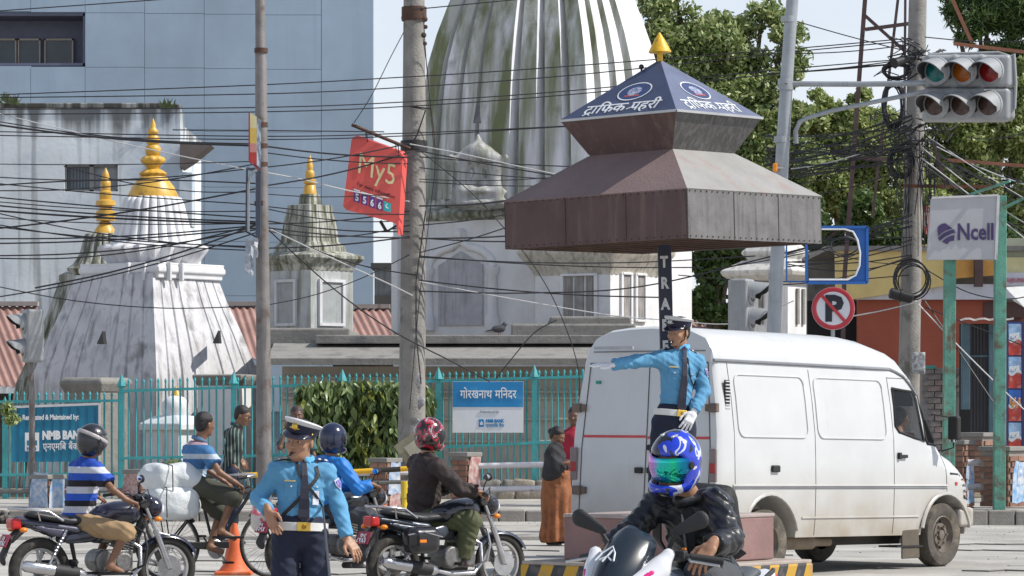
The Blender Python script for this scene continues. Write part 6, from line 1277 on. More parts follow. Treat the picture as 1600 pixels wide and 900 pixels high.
b = VB(); q = [V(3.79, -.66, 2.04), V(3.79, .66, 2.04), V(4.20, .73, 1.36), V(4.20, -.73, 1.36)]; b.poly(q, (.008, 0, .005)); b.build('windscreen', m_glass, van)
b = VB(); b.box((3.50, -.52, 1.15), (.14, .46, .7)); b.box((3.68, -.52, .93), (.42, .46, .14)); b.build('driver_seat', mat('seat_dark', (.03, .03, .035), rough=.9), van, bevel=.04)
b = VB(); b.box((4.0, 0, 1.22), (.28, 1.5, .2)); b.build('dashboard', m_rub, van, bevel=.03)
b = VB(); b.torus((4.0, -.54, 1.36), .19, .016, (-.55, 0, .83), 28, 6); b.tube([(4.0, -.54, 1.36), (4.06, -.52, 1.22)], .02); b.bar((4.0, -.72, 1.36), (4.0, -.36, 1.36), .03, .012); b.build('steering_wheel', m_rub, van, smooth=60)
# black and chrome details on the flank
b = VB(); b.bar((3.27, -.945, 1.24), (3.42, -.945, 1.24), .03, .035); b.bar((3.255, -.94, 1.245), (3.30, -.94, 1.245), .045, .07); b.build('door_handle', m_rub, van, bevel=.006)
b = VB(); b.box((1.02, -.945, 1.10), (.13, .035, .07)); b.build('door_handle', m_rub, van, bevel=.012)
b = VB(); b.box((.27, -.885, 1.83), (.09, .016, .30), rz=0)
b.build('air_vent', m_rub, van, bevel=.01)
b = VB()
for k in range(9): b.box((.27, -.898, 1.70+k*.033), (.075, .012, .012))
b.build('vent_slat', m_van, van, kind='stuff')
b = VB(); b.bar((4.33, -ysx(4.33, 1.06)-.002, 1.06), (4.52, -ysx(4.52, 1.05)-.002, 1.05), .012, .02); b.build('side_badge', m_rub, van); b = VB(); b.box((4.44, -ysx(4.44, .95)-.004, .95), (.04, .016, .035)); b.build('side_marker', mat('marker_red', (.5, .06, .04), rough=.3), van, bevel=.005)
b = VB(); b.poly([V(4.70, -.75, 1.06), V(4.70, .75, 1.06), V(4.74, .78, .78), V(4.74, -.78, .78)], (.02, 0, 0)); b.build('radiator_grille', m_rub, van)
def nose(pts, o): return [V(x, -(ysx(x, z)+o), z) for x, z in pts]
b = VB(); b.poly(nose([(4.56, 1.05), (4.715, 1.0), (4.72, .77), (4.62, .79)], .010), (0, .03, 0)); b.build('headlight_surround', m_rub, van)
b = VB()
for k in range(4): q = nose([(4.575+k*.012, 1.00-k*.06), (4.70, .985-k*.06)], .014); b.bar(q[0], q[1], .012, .012)
b.build('grille_bar', m_gut, van, kind='stuff')
b = VB(); b.poly(nose([(4.655, 1.00), (4.718, .98), (4.722, .80), (4.685, .81)], .020), (0, .01, 0)); b.build('indicator', mat('indicator_orange', (.80, .22, .02), rough=.2), van)
b = VB(); b.lathe([(.09, 0), (.09, .03), (.003, .05)], (4.74, -.60, .92), 18, (1, 0, 0)); b.lathe([(.09, 0), (.09, .03), (.003, .05)], (4.74, .60, .92), 18, (1, 0, 0)); b.build('headlight', mat('lamp_glass', (.6, .62, .65), rough=.1), van)
q = SDF(.02, .04); q.box((4.76, 0, .52), (.06, .84, .07), .04); q.box((4.62, -.87, .52), (.10, .03, .07), .03); q.box((4.62, .87, .52), (.10, .03, .07), .03); o = q.mesh('front_bumper', mat('bumper_dusty', (.40, .37, .33), rough=.6, var=.2, stain=.4, stc=(.25, .2, .15), stscale=5), van)
b = VB(); b.box((3.52, -.80, .28), (.50, .24, .02), rot=None); b.T = SH; b.build('under_step', m_dark, van)
b = MB(); b.poly([V(3.38, -.91, .42), V(3.70, -.91, .42), V(3.72, -.91, .11), V(3.38, -.91, .11)], (0, .02, 0)); b.build('mud_flap', mat('mudflap_brown', (.11, .09, .07), rough=.9, var=.2), van, bevel=.01)
b = VB(); b.box((2.3, 0, .36), (3.6, 1.3, .12)); b.build('chassis', mat('chassis_dark', (.05, .045, .04), rough=.9, var=.3), van)
b = VB(); b.lathe([(.06, 0), (.075, .03), (.075, .50), (.06, .53)], (1.45, -.72, .34), 14, (1, 0, 0)); b.lathe([(.045, 0), (.045, .3)], (1.98, -.72, .34), 12, (1, 0, 0)); b.build('silencer', mat('exhaust_rust', (.22, .17, .12), rough=.8, var=.3), van, smooth=50)
def van_wheel(x, y, sd_):
    w_ = bpy.data.objects.new('wheel', None); col.objects.link(w_); w_.parent = van; w_.location = (x, y, .345); s_ = sd_
    b = MB(); b.lathe([(.20, -.10*1), (.27, -.105), (.325, -.10), (.345, -.07), (.348, 0), (.345, .07), (.325, .10), (.27, .108), (.205, .085), (.19, .05)], (0, 0, 0), 40, (0, s_, 0), caps=False); b.build('tyre', m_tyre, w_, smooth=40)
    b = MB(); b.lathe([(.205, .085), (.195, .09), (.185, .05), (.165, .02), (.13, .015), (.125, .055), (.085, .06), (.08, .035), (.055, .035), (.05, .075), (.002, .08)], (0, 0, 0), 36, (0, s_, 0), caps=False); b.build('rim', m_rim, w_, smooth=40)
    b = MB()
    for k in range(6): a = 2*PI*k/6; b.lathe([(.012, .055), (.012, .08)], (math.cos(a)*.10, 0, math.sin(a)*.10), 6, (0, s_, 0))
    b.build('wheel_nut', m_rim, w_, kind='stuff'); b = MB()
    for k in range(10): a = 2*PI*k/10; b.lathe([(.016, .0195), (.016, .0235)], (math.cos(a)*.148, 0, math.sin(a)*.148), 8, (0, s_, 0))
    b.build('rim_hole', m_dark, w_, kind='stuff')
for x in (4.21, .95):
    for y in (-1, 1): van_wheel(x, y*.80, y)
# mirror
b = VB(); b.tube([(4.13, -.92, 1.30), (4.15, -1.06, 1.34), (4.15, -1.06, 1.66), (4.0, -.87, 1.70)], .010, 6); ma = b.build('mirror', m_rub, van, smooth=60); q = SDF(.012, .02); q.box((4.15, -1.07, 1.50), (.022, .045, .11), .02); q.mesh('mirror_shell', m_rub, ma); b = VB(); b.box((4.118, -1.07, 1.50), (.006, .09, .20)); b.build('mirror_glass', mat('mirror_glass', (.6, .62, .65), rough=.05, metal=1, var=0, bump=0), ma)
# rear doors: seams, hinges, stripe, lamps
LN = .075
def rearp(y, z, off=0): return V(LN*(z-.4)*1.0-.002-off, -y, z)   # y grows to the right-hand side
def rearbar(pts, r_, name, m): b = VB(); b.tube([rearp(y, z) for y, z in pts], r_, 6); return b.build(name, m, van, smooth=60)
rearbar([(-.80, .50), (-.80, 1.3), (-.73, 2.15)], .006, 'door_gap', m_gap); rearbar([(.83, .50), (.83, 1.3), (.76, 2.15)], .006, 'door_gap', m_gap); rearbar([(.03, .50), (.03, 2.15)], .006, 'door_gap', m_gap); rearbar([(-.80, .50), (.83, .50)], .006, 'door_gap', m_gap); rearbar([(-.735, 2.15), (.76, 2.15)], .009, 'door_gap', m_gap); rearbar([(-.70, 2.27), (.72, 2.27)], .007, 'roof_seam', m_gut)
def rearbox(y, z, w_, h_, d, name, m, bev=.006): b = VB(); b.box(rearp(y, z, d/2-.002), (d, w_, h_)); return b.build(name, m, van, bevel=bev)
m_str = mat('stripe_red', (.55, .05, .06), rough=.4, var=.1)
rearbox(-.385, 1.41, .80, .025, .006, 'red_stripe', m_str, 0); rearbox(.43, 1.40, .77, .025, .006, 'red_stripe', m_str, 0)
for (y, z) in ((-.87, 1.70), (.87, 1.70), (-.82, .86), (.86, .86)): rearbox(y, z, .10, .09, .05, 'hinge', mat('hinge_rusty', (.14, .11, .09), rough=.7, var=.3)); rearbox(y+(.08 if y < 0 else -.08), z, .06, .07, .03, 'hinge', mat('hinge_rusty', (.14, .11, .09)))
rearbox(.10, 1.30, .10, .06, .04, 'door_handle', m_rub, .02); rearbox(-.04, 1.07, .09, .06, .04, 'door_handle', m_rub, .01); rearbox(.10, 1.07, .08, .06, .03, 'door_handle', m_rub, .01)
for y in (-.885, .885): rearbox(y, 1.13, .085, .33, .03, 'tail_light', mat('lamp_smoky', (.22, .17, .17), rough=.3), .01); rearbox(y, 1.10, .075, .10, .036, 'tail_lamp_red', mat('lamp_red_dull', (.35, .03, .03), rough=.3), .01)
rearbox(-.62, 1.96, .06, .03, .012, 'green_sticker', mat('sticker_green', (.02, .25, .22), rough=.5), .0)
q = SDF(.02, .03); q.box((-.06, 0, .50), (.04, .84, .06), .03); q.mesh('rear_bumper', mat('bumper_grey', (.10, .10, .10), rough=.6), van)
b = VB(); b.box((.10, 0, .46), (.16, 1.7, .08)); b.build('rear_sill', m_rub, van)
b = VB(); b.box((.02, .35, 2.305), (.02, .5, .03)); b.build('roof_marker', mat('grey_scrape', (.4, .4, .42)), van)
# ================================================================ MOTORCYCLES
m_chr = mat('chrome_worn', (.55, .55, .57), rough=.25, metal=.9, var=.15, scale=10, bump=.05)
m_eng = mat('engine_alloy', (.22, .215, .21), rough=.45, metal=.6, var=.25, scale=12, bump=.3)
m_blkp = mat('black_gloss', (.015, .015, .018), rough=.25, var=0, bump=0, coat=.3)
m_blkm = mat('black_matt', (.025, .025, .027), rough=.65, var=.2, scale=8)
m_tyr2 = mat('motorcycle_tyre', (.035, .033, .03), rough=.9, var=.3, scale=10, stain=.3, stc=(.12, .10, .08), stscale=8)
m_alloy = mat('alloy_grey', (.36, .35, .34), rough=.45, metal=.5, var=.15, scale=8)
m_orl = mat('lens_orange', (.80, .22, .015), rough=.15, var=0, bump=0)
m_rdl = mat('lens_red_bike', (.50, .02, .02), rough=.15, var=0, bump=0)
m_plate = mat('plate_red', (.34, .02, .05), rough=.5, var=.1, bump=0)
def sub(par, name): o = bpy.data.objects.new(name, None); col.objects.link(o); o.parent = par; return o
def bwheel(par, name, x, Rr, tr, spoke='alloy', n=5, wide=.05, disc=True):
    w_ = sub(par, name); w_.location = (x, 0, Rr)
    b = MB(); b.torus((0, 0, 0), Rr-tr, tr, (0, 1, 0), 44, 9, flat=.95); b.build('tyre', m_tyr2, w_, smooth=60)
    b = MB(); ri = Rr-2*tr+.004; b.lathe([(ri-.022, -wide/2), (ri, -wide/2), (ri+.004, 0), (ri, wide/2), (ri-.022, wide/2)], (0, 0, 0), 44, (0, 1, 0), caps=False); b.lathe([(ri-.022, wide/2), (ri-.024, 0), (ri-.022, -wide/2)], (0, 0, 0), 44, (0, 1, 0), caps=False); b.build('rim', m_alloy, w_, smooth=40)
    b = MB(); b.lathe([(.045, -.06), (.06, -.03), (.06, .03), (.045, .06)], (0, 0, 0), 18, (0, 1, 0)); b.lathe([(.015, -.10), (.015, .10)], (0, 0, 0), 8, (0, 1, 0)); b.build('hub', m_eng, w_, smooth=40)
    b = MB()
    if spoke == 'alloy':
        for k in range(n):
            a = 2*PI*k/n+.3
            for da in (-.12, .12): b.bar((math.cos(a)*.04, 0, math.sin(a)*.04), (math.cos(a+da)*(ri-.01), 0, math.sin(a+da)*(ri-.01)), .022, .02, up=(0, 1, 0))
        b.build('spoke', m_alloy, w_, kind='stuff')
    else:
        for k in range(n):
            a = 2*PI*k/n; sg = 1 if k % 2 else -1; a2 = a+(.35 if (k//2) % 2 else -.35); b.tube([(math.cos(a2)*.045, sg*.035, math.sin(a2)*.045), (math.cos(a)*(ri-.01), 0, math.sin(a)*(ri-.01))], .0026, 4, False)
        b.build('spoke', m_chr, w_, kind='stuff')
    if disc: b = MB(); b.lathe([(.07, -.062), (.12, -.062), (.12, -.068), (.07, -.068)], (0, 0, 0), 28, (0, 1, 0)); b.build('brake_disc', m_chr, w_, smooth=30)
    return w_
def squash(t, z0=.5, k=.88):
    for c in t.children_recursive:
        if c.type != 'MESH' or (c.parent and 'wheel' in c.parent.name): continue
        if c.get('sq'): continue
        me = c.data; n = len(me.vertices); a = np.empty(n*3, np.float32); me.vertices.foreach_get('co', a); z = a[2::3]; z[z > z0] = z0+(z[z > z0]-z0)*k; a[2::3] = z; me.vertices.foreach_set('co', a); me.update()
def motorbike(label, px, Y, rz, tank, panel, group='commuter motorcycles in the street', plate=('४५', '४९६८'), pannier=False, guard=True, spoke='alloy', silver_rail=True, tailcol=None, crashcol=None, zoff=0):
    t = thing('motorcycle', label, 'motorcycle', (P(px, 0, Y).x, Y, zoff), rz, group); xr, xf = -.63, .65; tailcol = tailcol or panel
    bwheel(t, 'rear_wheel', xr, .305, .052, spoke, 5 if spoke == 'alloy' else 28, disc=False); bwheel(t, 'front_wheel', xf, .300, .043, spoke, 5 if spoke == 'alloy' else 28)
    b = MB(); b.tube([(.40, 0, .88), (.30, 0, .52), (.24, 0, .26), (-.25, 0, .26), (-.30, 0, .50), (-.34, 0, .72)], .022, 8); b.tube([(.40, 0, .90), (.0, 0, .78), (-.45, 0, .74), (-.82, 0, .78)], .024, 8)
    for y in (-.11, .11): b.tube([(-.25, y, .30), (xr, y, .305)], .022, 8)
    b.build('frame', m_blkm, t, smooth=50)
    for y in (-.085, .085):
        b = MB(); b.tube([(.375, y, 1.0), (.50, y, .68)], .020, 10); b.tube([(.50, y, .68), (xf, y, .30)], .030, 10); b.build('fork', m_chr if y < 0 else m_eng, t, smooth=50)
        b = MB(); b.tube([(-.42, y*1.7, .70), (-.60, y*1.7, .34)], .014, 8); b.build('shock_absorber', m_chr, t, smooth=50)
        b = MB(); n = 54; b.tube([(-.43-.12*k/n, y*1.7+.03*math.cos(k*.9), .68-.245*k/n+.03*math.sin(k*.9)) for k in range(n+1)], .0055, 5); b.build('shock_spring', m_chr if tank != 'x' else m_blkm, t, smooth=60)
    b = MB(); b.lathe([(.05, -.11), (.05, .11)], (.385, 0, .96), 12, (0, 1, 0)); b.build('fork_yoke', m_blkm, t, bevel=.008)
    hb = MB(); hb.tube([(.20, -.38, 1.045), (.24, -.30, 1.06), (.34, -.16, 1.06), (.37, -.06, 1.0), (.37, .06, 1.0), (.34, .16, 1.06), (.24, .30, 1.06), (.20, .38, 1.045)], .011, 8); h_ = hb.build('handlebar', m_blkm, t, smooth=50)
    for y in (-1, 1):
        b = MB(); b.tube([(.185, y*.40, 1.042), (.245, y*.27, 1.06)], .018, 10); b.build('grip', m_rub, h_, smooth=50)
        b = MB(); b.tube([(.25, y*.27, 1.055), (.27, y*.30, 1.05), (.235, y*.43, 1.02)], .006, 6); b.build('brake_lever', m_chr, h_, smooth=50)
        b = MB(); b.tube([(.25, y*.25, 1.07), (.24, y*.30, 1.16), (.24, y*.33, 1.20)], .006, 6); m0 = b.build('mirror', m_blkm, h_, smooth=50); M = [[1, 0, 0], [0, 1, 0], [0, 0, 1]]; q = SDF(.008, .01); q.ell((.24, y*.35, 1.235), (.022, .065, .045)); q.mesh('mirror_shell', m_blkm, m0); b = MB(); b.sphere((.222, y*.35, 1.235), 1, 16, 8, (.006, .055, .036)); b.build('mirror_glass', mat('mirror_glass', (.6, .62, .65), rough=.05, metal=1), m0, smooth=60)
    q = SDF(.014, .05); q.cap((.24, 0, .86), (-.02, 0, .83), .135, .11, flat=((0, 1, 0), 1.0)).ell((.16, 0, .90), (.20, .13, .085)).ell((-.06, 0, .84), (.12, .10, .07)); q.box((.1, 0, .70), (.24, .16, .02), .01, k=.02, sub=True); q.mesh('fuel_tank', tank, t)
    q = SDF(.014, .04); q.cap((-.10, 0, .80), (-.35, 0, .79), .085, .11, flat=((0, 0, 1), .55)).cap((-.35, 0, .79), (-.68, 0, .86), .12, .10, flat=((0, 0, 1), .45)); q.mesh('seat', mat('seat_vinyl', (.022, .024, .027), rough=.5, var=.15), t)
    q = SDF(.014, .03); q.cap((-.35, 0, .70), (-.84, 0, .80), .075, .055); q.cap((-.30, -.10, .70), (-.82, -.06, .79), .04, .025).cap((-.30, .10, .70), (-.82, .06, .79), .04, .025); q.mesh('tail_panel', tailcol, t)
    b = MB(); b.tube([(-.45, -.14, .80), (-.60, -.15, .90), (-.86, -.12, .93), (-.93, 0, .93), (-.86, .12, .93), (-.60, .15, .90), (-.45, .14, .80)], .014, 8); b.tube([(-.70, -.13, .92), (-.66, -.10, .80)], .010); b.build('grab_rail', m_chr if silver_rail else m_blkm, t, smooth=50)
    q = SDF(.010, .02); q.box((-.88, 0, .77), (.03, .06, .035), .02); q.mesh('tail_light', m_rdl, t)
    q = SDF(.012, .02); q.cap((-.80, 0, .72), (-.92, 0, .60), .05, .045, flat=((1, 0, .8), .35)).cap((-.92, 0, .60), (-1.0, 0, .42), .055, .075, flat=((1, 0, .4), .25)); q.mesh('rear_mudguard', m_blkm, t)
    b = MB(); b.poly([V(-.945, -.10, .66), V(-.945, .10, .66), V(-.995, .10, .53), V(-.995, -.10, .53)], (-.006, 0, 0)); pl_ = b.build('number_plate', m_plate, t); rt_ = V(0, -1, 0); upp = V(.05, 0, .13).normalized()
    text('plate_digit', plate[0], .062, (-.982, .045, .60), rt_, upp, m_letw, pl_, bold=.002, sx=.9, depth=.001); text('plate_digit', plate[1], .075, (-1.004, .085, .548), rt_, upp, m_letw, pl_, bold=.002, sx=.95, depth=.001)
    for y in (-1, 1):
        b = MB(); b.tube([(-.84, y*.04, .71), (-.84, y*.13, .71)], .008); b.sphere((-.845, y*.155, .71), 1, 10, 8, (.04, .032, .028)); b.build('rear_indicator', m_orl, t, smooth=50)
        b = MB(); b.sphere((.50, y*.15, .80), 1, 10, 8, (.04, .03, .028)); b.build('front_indicator', m_orl, t, smooth=50); b = MB(); b.tube([(.45, y*.05, .82), (.48, y*.13, .80)], .008); b.build('indicator_stalk', m_blkm, t)
        b = MB(); b.tube([(.0, y*.12, .32), (.0, y*.27, .32)], .016); b.build('foot_peg', m_rub, t)
        b = MB(); b.tube([(-.35, y*.12, .38), (-.35, y*.24, .38)], .014); b.build('pillion_peg', m_rub, t)
        q = SDF(.012, .02); q.cap((-.12, y*.10, .64), (-.38, y*.11, .60), .075, .05, flat=((0, 1, 0), .35)); q.mesh('side_cover', panel, t)
        q = SDF(.012, .02); q.cap((-.45, y*.12, .66), (-.72, y*.09, .74), .05, .02, flat=((0, 1, 0), .3)); q.mesh('side_trim', tailcol, t)
        if guard:
            b = MB(); b.tube([(.30, y*.04, .72), (.34, y*.20, .66), (.35, y*.24, .50), (.33, y*.22, .34), (.27, y*.06, .28)], .012, 8); b.build('crash_guard', crashcol or m_chr, t, smooth=50)
    b = MB(); b.box((.10, 0, .38), (.32, .24, .20)); b.lathe([(.10, -.15), (.11, -.12), (.11, .12), (.10, .15)], (-.02, 0, .38), 18, (0, 1, 0)); b.lathe([(.085, -.15), (.095, -.11), (.095, .11), (.085, .15)], (.16, 0, .37), 18, (0, 1, 0)); b.build('engine', m_eng, t, bevel=.012)
    b = MB(); M = Matrix.Rotation(R(18), 3, 'Y')
    for k in range(7): b.box(V(.17, 0, .50)+M @ V(0, 0, k*.028), (.19, .20, .010), rot=M)
    b.box(V(.17, 0, .50)+M @ V(0, 0, .09), (.13, .14, .20), rot=M); b.build('cylinder_fins', m_eng, t)
    b = MB(); b.box((-.02, 0, .60), (.12, .16, .10)); b.tube([(.05, 0, .60), (.12, 0, .62)], .03); b.build('carburettor', m_blkm, t, bevel=.01)
    b = MB(); b.tube([(.26, -.06, .56), (.34, -.10, .50), (.33, -.13, .32), (.22, -.15, .22), (-.05, -.16, .22), (-.25, -.165, .26)], .02, 10); b.build('exhaust_pipe', m_chr, t, smooth=50)
    b = MB(); b.lathe([(.02, 0), (.05, .05), (.055, .12), (.058, .50), (.052, .62), (.03, .66)], (-.22, -.17, .255), 18, (-1, 0, .16)); b.build('silencer', m_chr, t, smooth=40)
    b = MB(); b.lathe([(.061, .10), (.061, .34)], (-.22, -.172, .257), 18, (-1, 0, .16)); b.build('heat_shield', m_blkm, t, smooth=40)
    b = MB(); b.box((-.42, .09, .36), (.42, .02, .07)); b.build('chain_guard', m_blkm, t, bevel=.01)
    b = MB(); rs = []
    for k in range(13):
        a = R(25)+R(120)*k/12; o = V(xf+math.cos(a)*.325, 0, .30+math.sin(a)*.325); n_ = V(math.cos(a), 0, math.sin(a)); rs.append([o+V(0, -.055, 0)-n_*.03, o+V(0, -.045, 0), o+V(0, 0, 0)+n_*.012, o+V(0, .045, 0), o+V(0, .055, 0)-n_*.03])
    b.rings(rs, False, False, False); b.build('front_mudguard', panel, t, smooth=60)
    b = MB(); b.tube([(.5, -.09, .66), (xf, -.075, .62)], .01); b.build('mudguard_stay', m_chr, t)
    q = SDF(.012, .03); q.ell((.50, 0, .92), (.10, .13, .12)).ell((.44, 0, 1.00), (.07, .12, .07)).cap((.46, 0, 1.02), (.38, 0, 1.08), .05, .03, flat=((1, 0, .6), .4)); q.mesh('headlight_cowl', tank, t)
    b = MB(); b.sphere((.565, 0, .90), 1, 16, 10, (.05, .10, .08)); b.build('headlight', mat('headlamp_glass', (.62, .65, .7), rough=.08, var=0, bump=0), t, smooth=60)
    b = MB(); b.lathe([(.045, 0), (.045, .03)], (.37, -.05, 1.03), 14, (-.4, 0, 1)); b.lathe([(.045, 0), (.045, .03)], (.37, .05, 1.03), 14, (-.4, 0, 1)); b.build('gauge', m_blkm, t, smooth=40)
    b = MB(); b.tube([(.25, -.30, 1.05), (.36, -.22, 1.12), (.45, -.1, 1.0), (.47, -.06, .8), (.6, -.08, .4)], .005, 5); b.tube([(.25, .30, 1.05), (.36, .22, 1.10), (.42, .08, .92)], .005, 5); b.build('control_cable', m_rub, t, smooth=50)
    if pannier:
        for y in (-1, 1):
            q = SDF(.014, .03); q.box((-.50, y*.27, .57), (.09, .035, .055), .085, k=.03); pn = q.mesh('pannier', m_blkp, t); b = MB(); b.torus((-.50, y*.27, .64), .0, .0, (0, 1, 0), 4, 4) if False else b.tube([(-.70, y*.345, .63), (-.55, y*.392, .66), (-.40, y*.388, .62), (-.30, y*.345, .60)], .008, 5); b.build('pannier_seam', m_chr, pn, smooth=50); b = MB(); b.box((-.56, y*.388, .56), (.08, .01, .035)); b.build('pannier_reflector', m_orl, pn, bevel=.008)
    squash(t); t.scale = (.95, .95, .95)
    return t
m_tb = mat('tank_dark_blue', (.013, .014, .03), rough=.22, var=.1, bump=0, coat=.5); m_sil = mat('silver_violet', (.09, .09, .12), rough=.3, metal=.5, var=.1, bump=0); m_bk = mat('tank_black', (.018, .02, .028), rough=.2, var=0, bump=0, coat=.5); m_grf = mat('graphite_paint', (.06, .07, .09), rough=.3, metal=.3, var=.1, bump=0)
mc1 = motorbike('dark blue and silver motorcycle carrying the striped shirt rider at the far left', 160, 29.8, R(30), m_tb, m_tb, plate=('२३', '४९६८'), tailcol=m_sil, crashcol=m_blkm)
mc2 = motorbike('black motorcycle with side pannier and red plate carrying the brown jacket rider', 697, 30.6, R(38), m_bk, m_grf, plate=('प७८', '८९६३'), pannier=True, spoke='alloy', guard=True, crashcol=m_chr, tailcol=m_grf)
mc3 = motorbike('dark motorcycle of the blue jacket rider, mostly behind the foreground officer', 528, 33.4, R(40), m_bk, m_bk, plate=('७२', '३२९४'), tailcol=m_bk)
# ---- sport motorcycle in the near foreground
def sportbike():
    t = thing('sport_motorcycle', 'white sport motorcycle with tinted screen and two big mirrors nearest the camera', 'motorcycle', (P(1055, 0, 15.5).x, 15.5, 0), R(180+58))
    bwheel(t, 'rear_wheel', -.68, .31, .068, 'alloy', 5, .09, False); bwheel(t, 'front_wheel', .70, .30, .055, 'alloy', 5, .07)
    wh = mat('bike_white', (.66, .67, .70), rough=.2, var=.03, bump=0, coat=.6); dk = mat('bike_dark', (.02, .024, .03), rough=.22, var=0, bump=0, coat=.5); gy = mat('bike_tank_grey', (.20, .24, .27), rough=.22, metal=.3, var=.05, bump=0, coat=.6); pk = mat('bike_magenta', (.62, .02, .20), rough=.3, var=.1, bump=0)
    q = SDF(.010, .03)      # white nose fairing
    q.cap((.46, 0, .96), (.66, 0, .84), .12, .075, flat=((0, 1, 0), 1.0)).cap((.44, -.16, .98), (.62, -.09, .88), .055, .045).cap((.44, .16, .98), (.62, .09, .88), .055, .045).cap((.40, -.19, 1.05), (.50, -.13, .92), .03, .05).cap((.40, .19, 1.05), (.50, .13, .92), .03, .05).cap((.60, 0, .86), (.72, 0, .76), .07, .03)
    q.mesh('nose_fairing', wh, t)
    rows = [(.70, .90, .085), (.675, .95, .115), (.63, 1.01, .135), (.57, 1.07, .140), (.50, 1.125, .128), (.44, 1.165, .095), (.415, 1.18, .05)]; b = MB(); rs = []
    for (x, z, hw) in rows: rs.append([V(x-.9*(hw*u)**2/.14-.0, hw*u, z-.10*abs(u)**2*.3) for u in np.linspace(-1, 1, 11)])
    b.rings(rs, False, False, False); o = b.build('wind_screen', mat('screen_tint', (.014, .022, .032), rough=.22, var=0, bump=0, spec=.5), t, smooth=70); sm = o.modifiers.new('t', 'SOLIDIFY'); sm.thickness = .006
    q = SDF(.010, .02); q.cap((.56, 0, .98), (.44, 0, 1.06), .08, .07, flat=((1, 0, 1), .6)); q.mesh('instrument_hood', dk, t)
    b = MB(); n_ = V(.62, 0, .78)
    def sp(u, v): return V(.595, 0, 1.05)+V(0, -1, 0)*u+V(-.70, 0, .60).normalized()*v+V(.65, 0, .76)*.012
    m_gf = mat('screen_graphic', (.62, .66, .72), rough=.4, var=0, bump=0)
    for pts in ([(-.045, -.05), (-.03, .0), (.0, .045), (.035, .0), (.05, -.05)], [(-.03, -.045), (.0, -.02), (.03, -.045)], [(-.01, .02), (.012, -.055)]): b.tube([sp(*p) for p in pts], .0045, 5)
    b.build('screen_graphic', m_gf, t)
    for y in (-1, 1):
        q = SDF(.008, .012); q.cap((.63, y*.095, .895), (.52, y*.175, .975), .026, .012, flat=((.5, y*.6, .5), .7)); q.mesh('magenta_flash', pk, t)
        b = MB(); b.sphere((.705, y*.055, .80), 1, 14, 8, (.035, .045, .03)); b.build('headlight', mat('headlamp_glass', (.62, .65, .7)), t, smooth=60)
        q = SDF(.008, .012); q.ell((.52, y*.235, .90), (.06, .045, .035)); q.mesh('indicator', mat('clear_indicator', (.62, .62, .60), rough=.12, var=.1), t); b = MB(); b.tube([(.50, y*.13, .93), (.52, y*.22, .90)], .012); b.build('indicator_stalk', dk, t)
        mi = MB(); mi.tube([(.32, y*.13, 1.04), (.34, y*.18, 1.12), (.33, y*.21, 1.16)], .011, 8); mo = mi.build('mirror', m_blkm, t, smooth=50)
        q = SDF(.008, .015); q.cap((.335, y*.19, 1.15), (.33, y*.315, 1.205), .022, .042, flat=((1, 0, 0), .5)); q.mesh('mirror_shell', m_blkm, mo); b = MB(); b.poly([V(.316, y*.21, 1.145), V(.316, y*.23, 1.175), V(.316, y*.32, 1.225), V(.316, y*.335, 1.20), V(.316, y*.31, 1.175)], (.004, 0, 0)); b.build('mirror_glass', mat('mirror_glass', (.6, .62, .65)), mo)
        b = MB(); b.tube([(.46, y*.10, 1.0), (.72, y*.10, .30)], .028, 10); b.build('fork', m_chr, t, smooth=50)
        q = SDF(.012, .03); q.cap((.30, y*.17, .88), (.05, y*.18, .80), .07, .05, flat=((0, 1, 0), .5)); q.mesh('tank_shroud', wh, t)
    hb = MB(); hb.tube([(.23, -.34, 1.02), (.30, -.22, 1.04), (.36, -.08, 1.01), (.36, .08, 1.01), (.30, .22, 1.04), (.23, .34, 1.02)], .012, 8); h_ = hb.build('handlebar', m_blkm, t, smooth=50)
    for y in (-1, 1): b = MB(); b.tube([(.215, y*.37, 1.015), (.285, y*.24, 1.035)], .019, 10); b.build('grip', m_rub, h_, smooth=50); b = MB(); b.tube([(.29, y*.23, 1.03), (.34, y*.27, 1.02), (.31, y*.40, 1.0)], .007, 6); b.build('brake_lever', m_chr, h_, smooth=50); b = MB(); b.box((.30, y*.20, 1.045), (.04, .05, .04)); b.build('switch_box', m_blkm, h_, bevel=.008)
    b = MB(); b.box((.275, .20, 1.07), (.012, .02, .012)); b.build('orange_switch', m_orl, t, bevel=.003)
    b = MB(); b.lathe([(.05, 0), (.055, .02), (.05, .04)], (.40, 0, 1.02), 20, (-.6, 0, 1)); b.build('gauge', m_blkm, t, smooth=40); b = MB(); b.lathe([(.03, 0), (.03, .02)], (.22, 0, .985), 16, (-.1, 0, 1)); b.build('tank_cap', m_chr, t, smooth=40)
    q = SDF(.010, .06); q.ell((.14, 0, .86), (.25, .165, .12)).ell((-.05, 0, .82), (.16, .13, .09)).ell((.22, 0, .90), (.15, .17, .09)); q.mesh('fuel_tank', gy, t)
    q = SDF(.010, .04); q.cap((-.14, 0, .80), (-.40, 0, .80), .10, .12, flat=((0, 0, 1), .45)).cap((-.42, 0, .84), (-.68, 0, .92), .10, .08, flat=((0, 0, 1), .4)); q.mesh('seat', mat('seat_grey_vinyl', (.07, .08, .09), rough=.5, var=.15), t)
    q = SDF(.010, .03); q.cap((-.35, 0, .76), (-.88, 0, .90), .10, .045, flat=((0, 0, 1), .7)).cap((-.50, -.09, .82), (-.86, -.05, .90), .035, .02).cap((-.50, .09, .82), (-.86, .05, .90), .035, .02); q.mesh('tail_panel', wh, t)
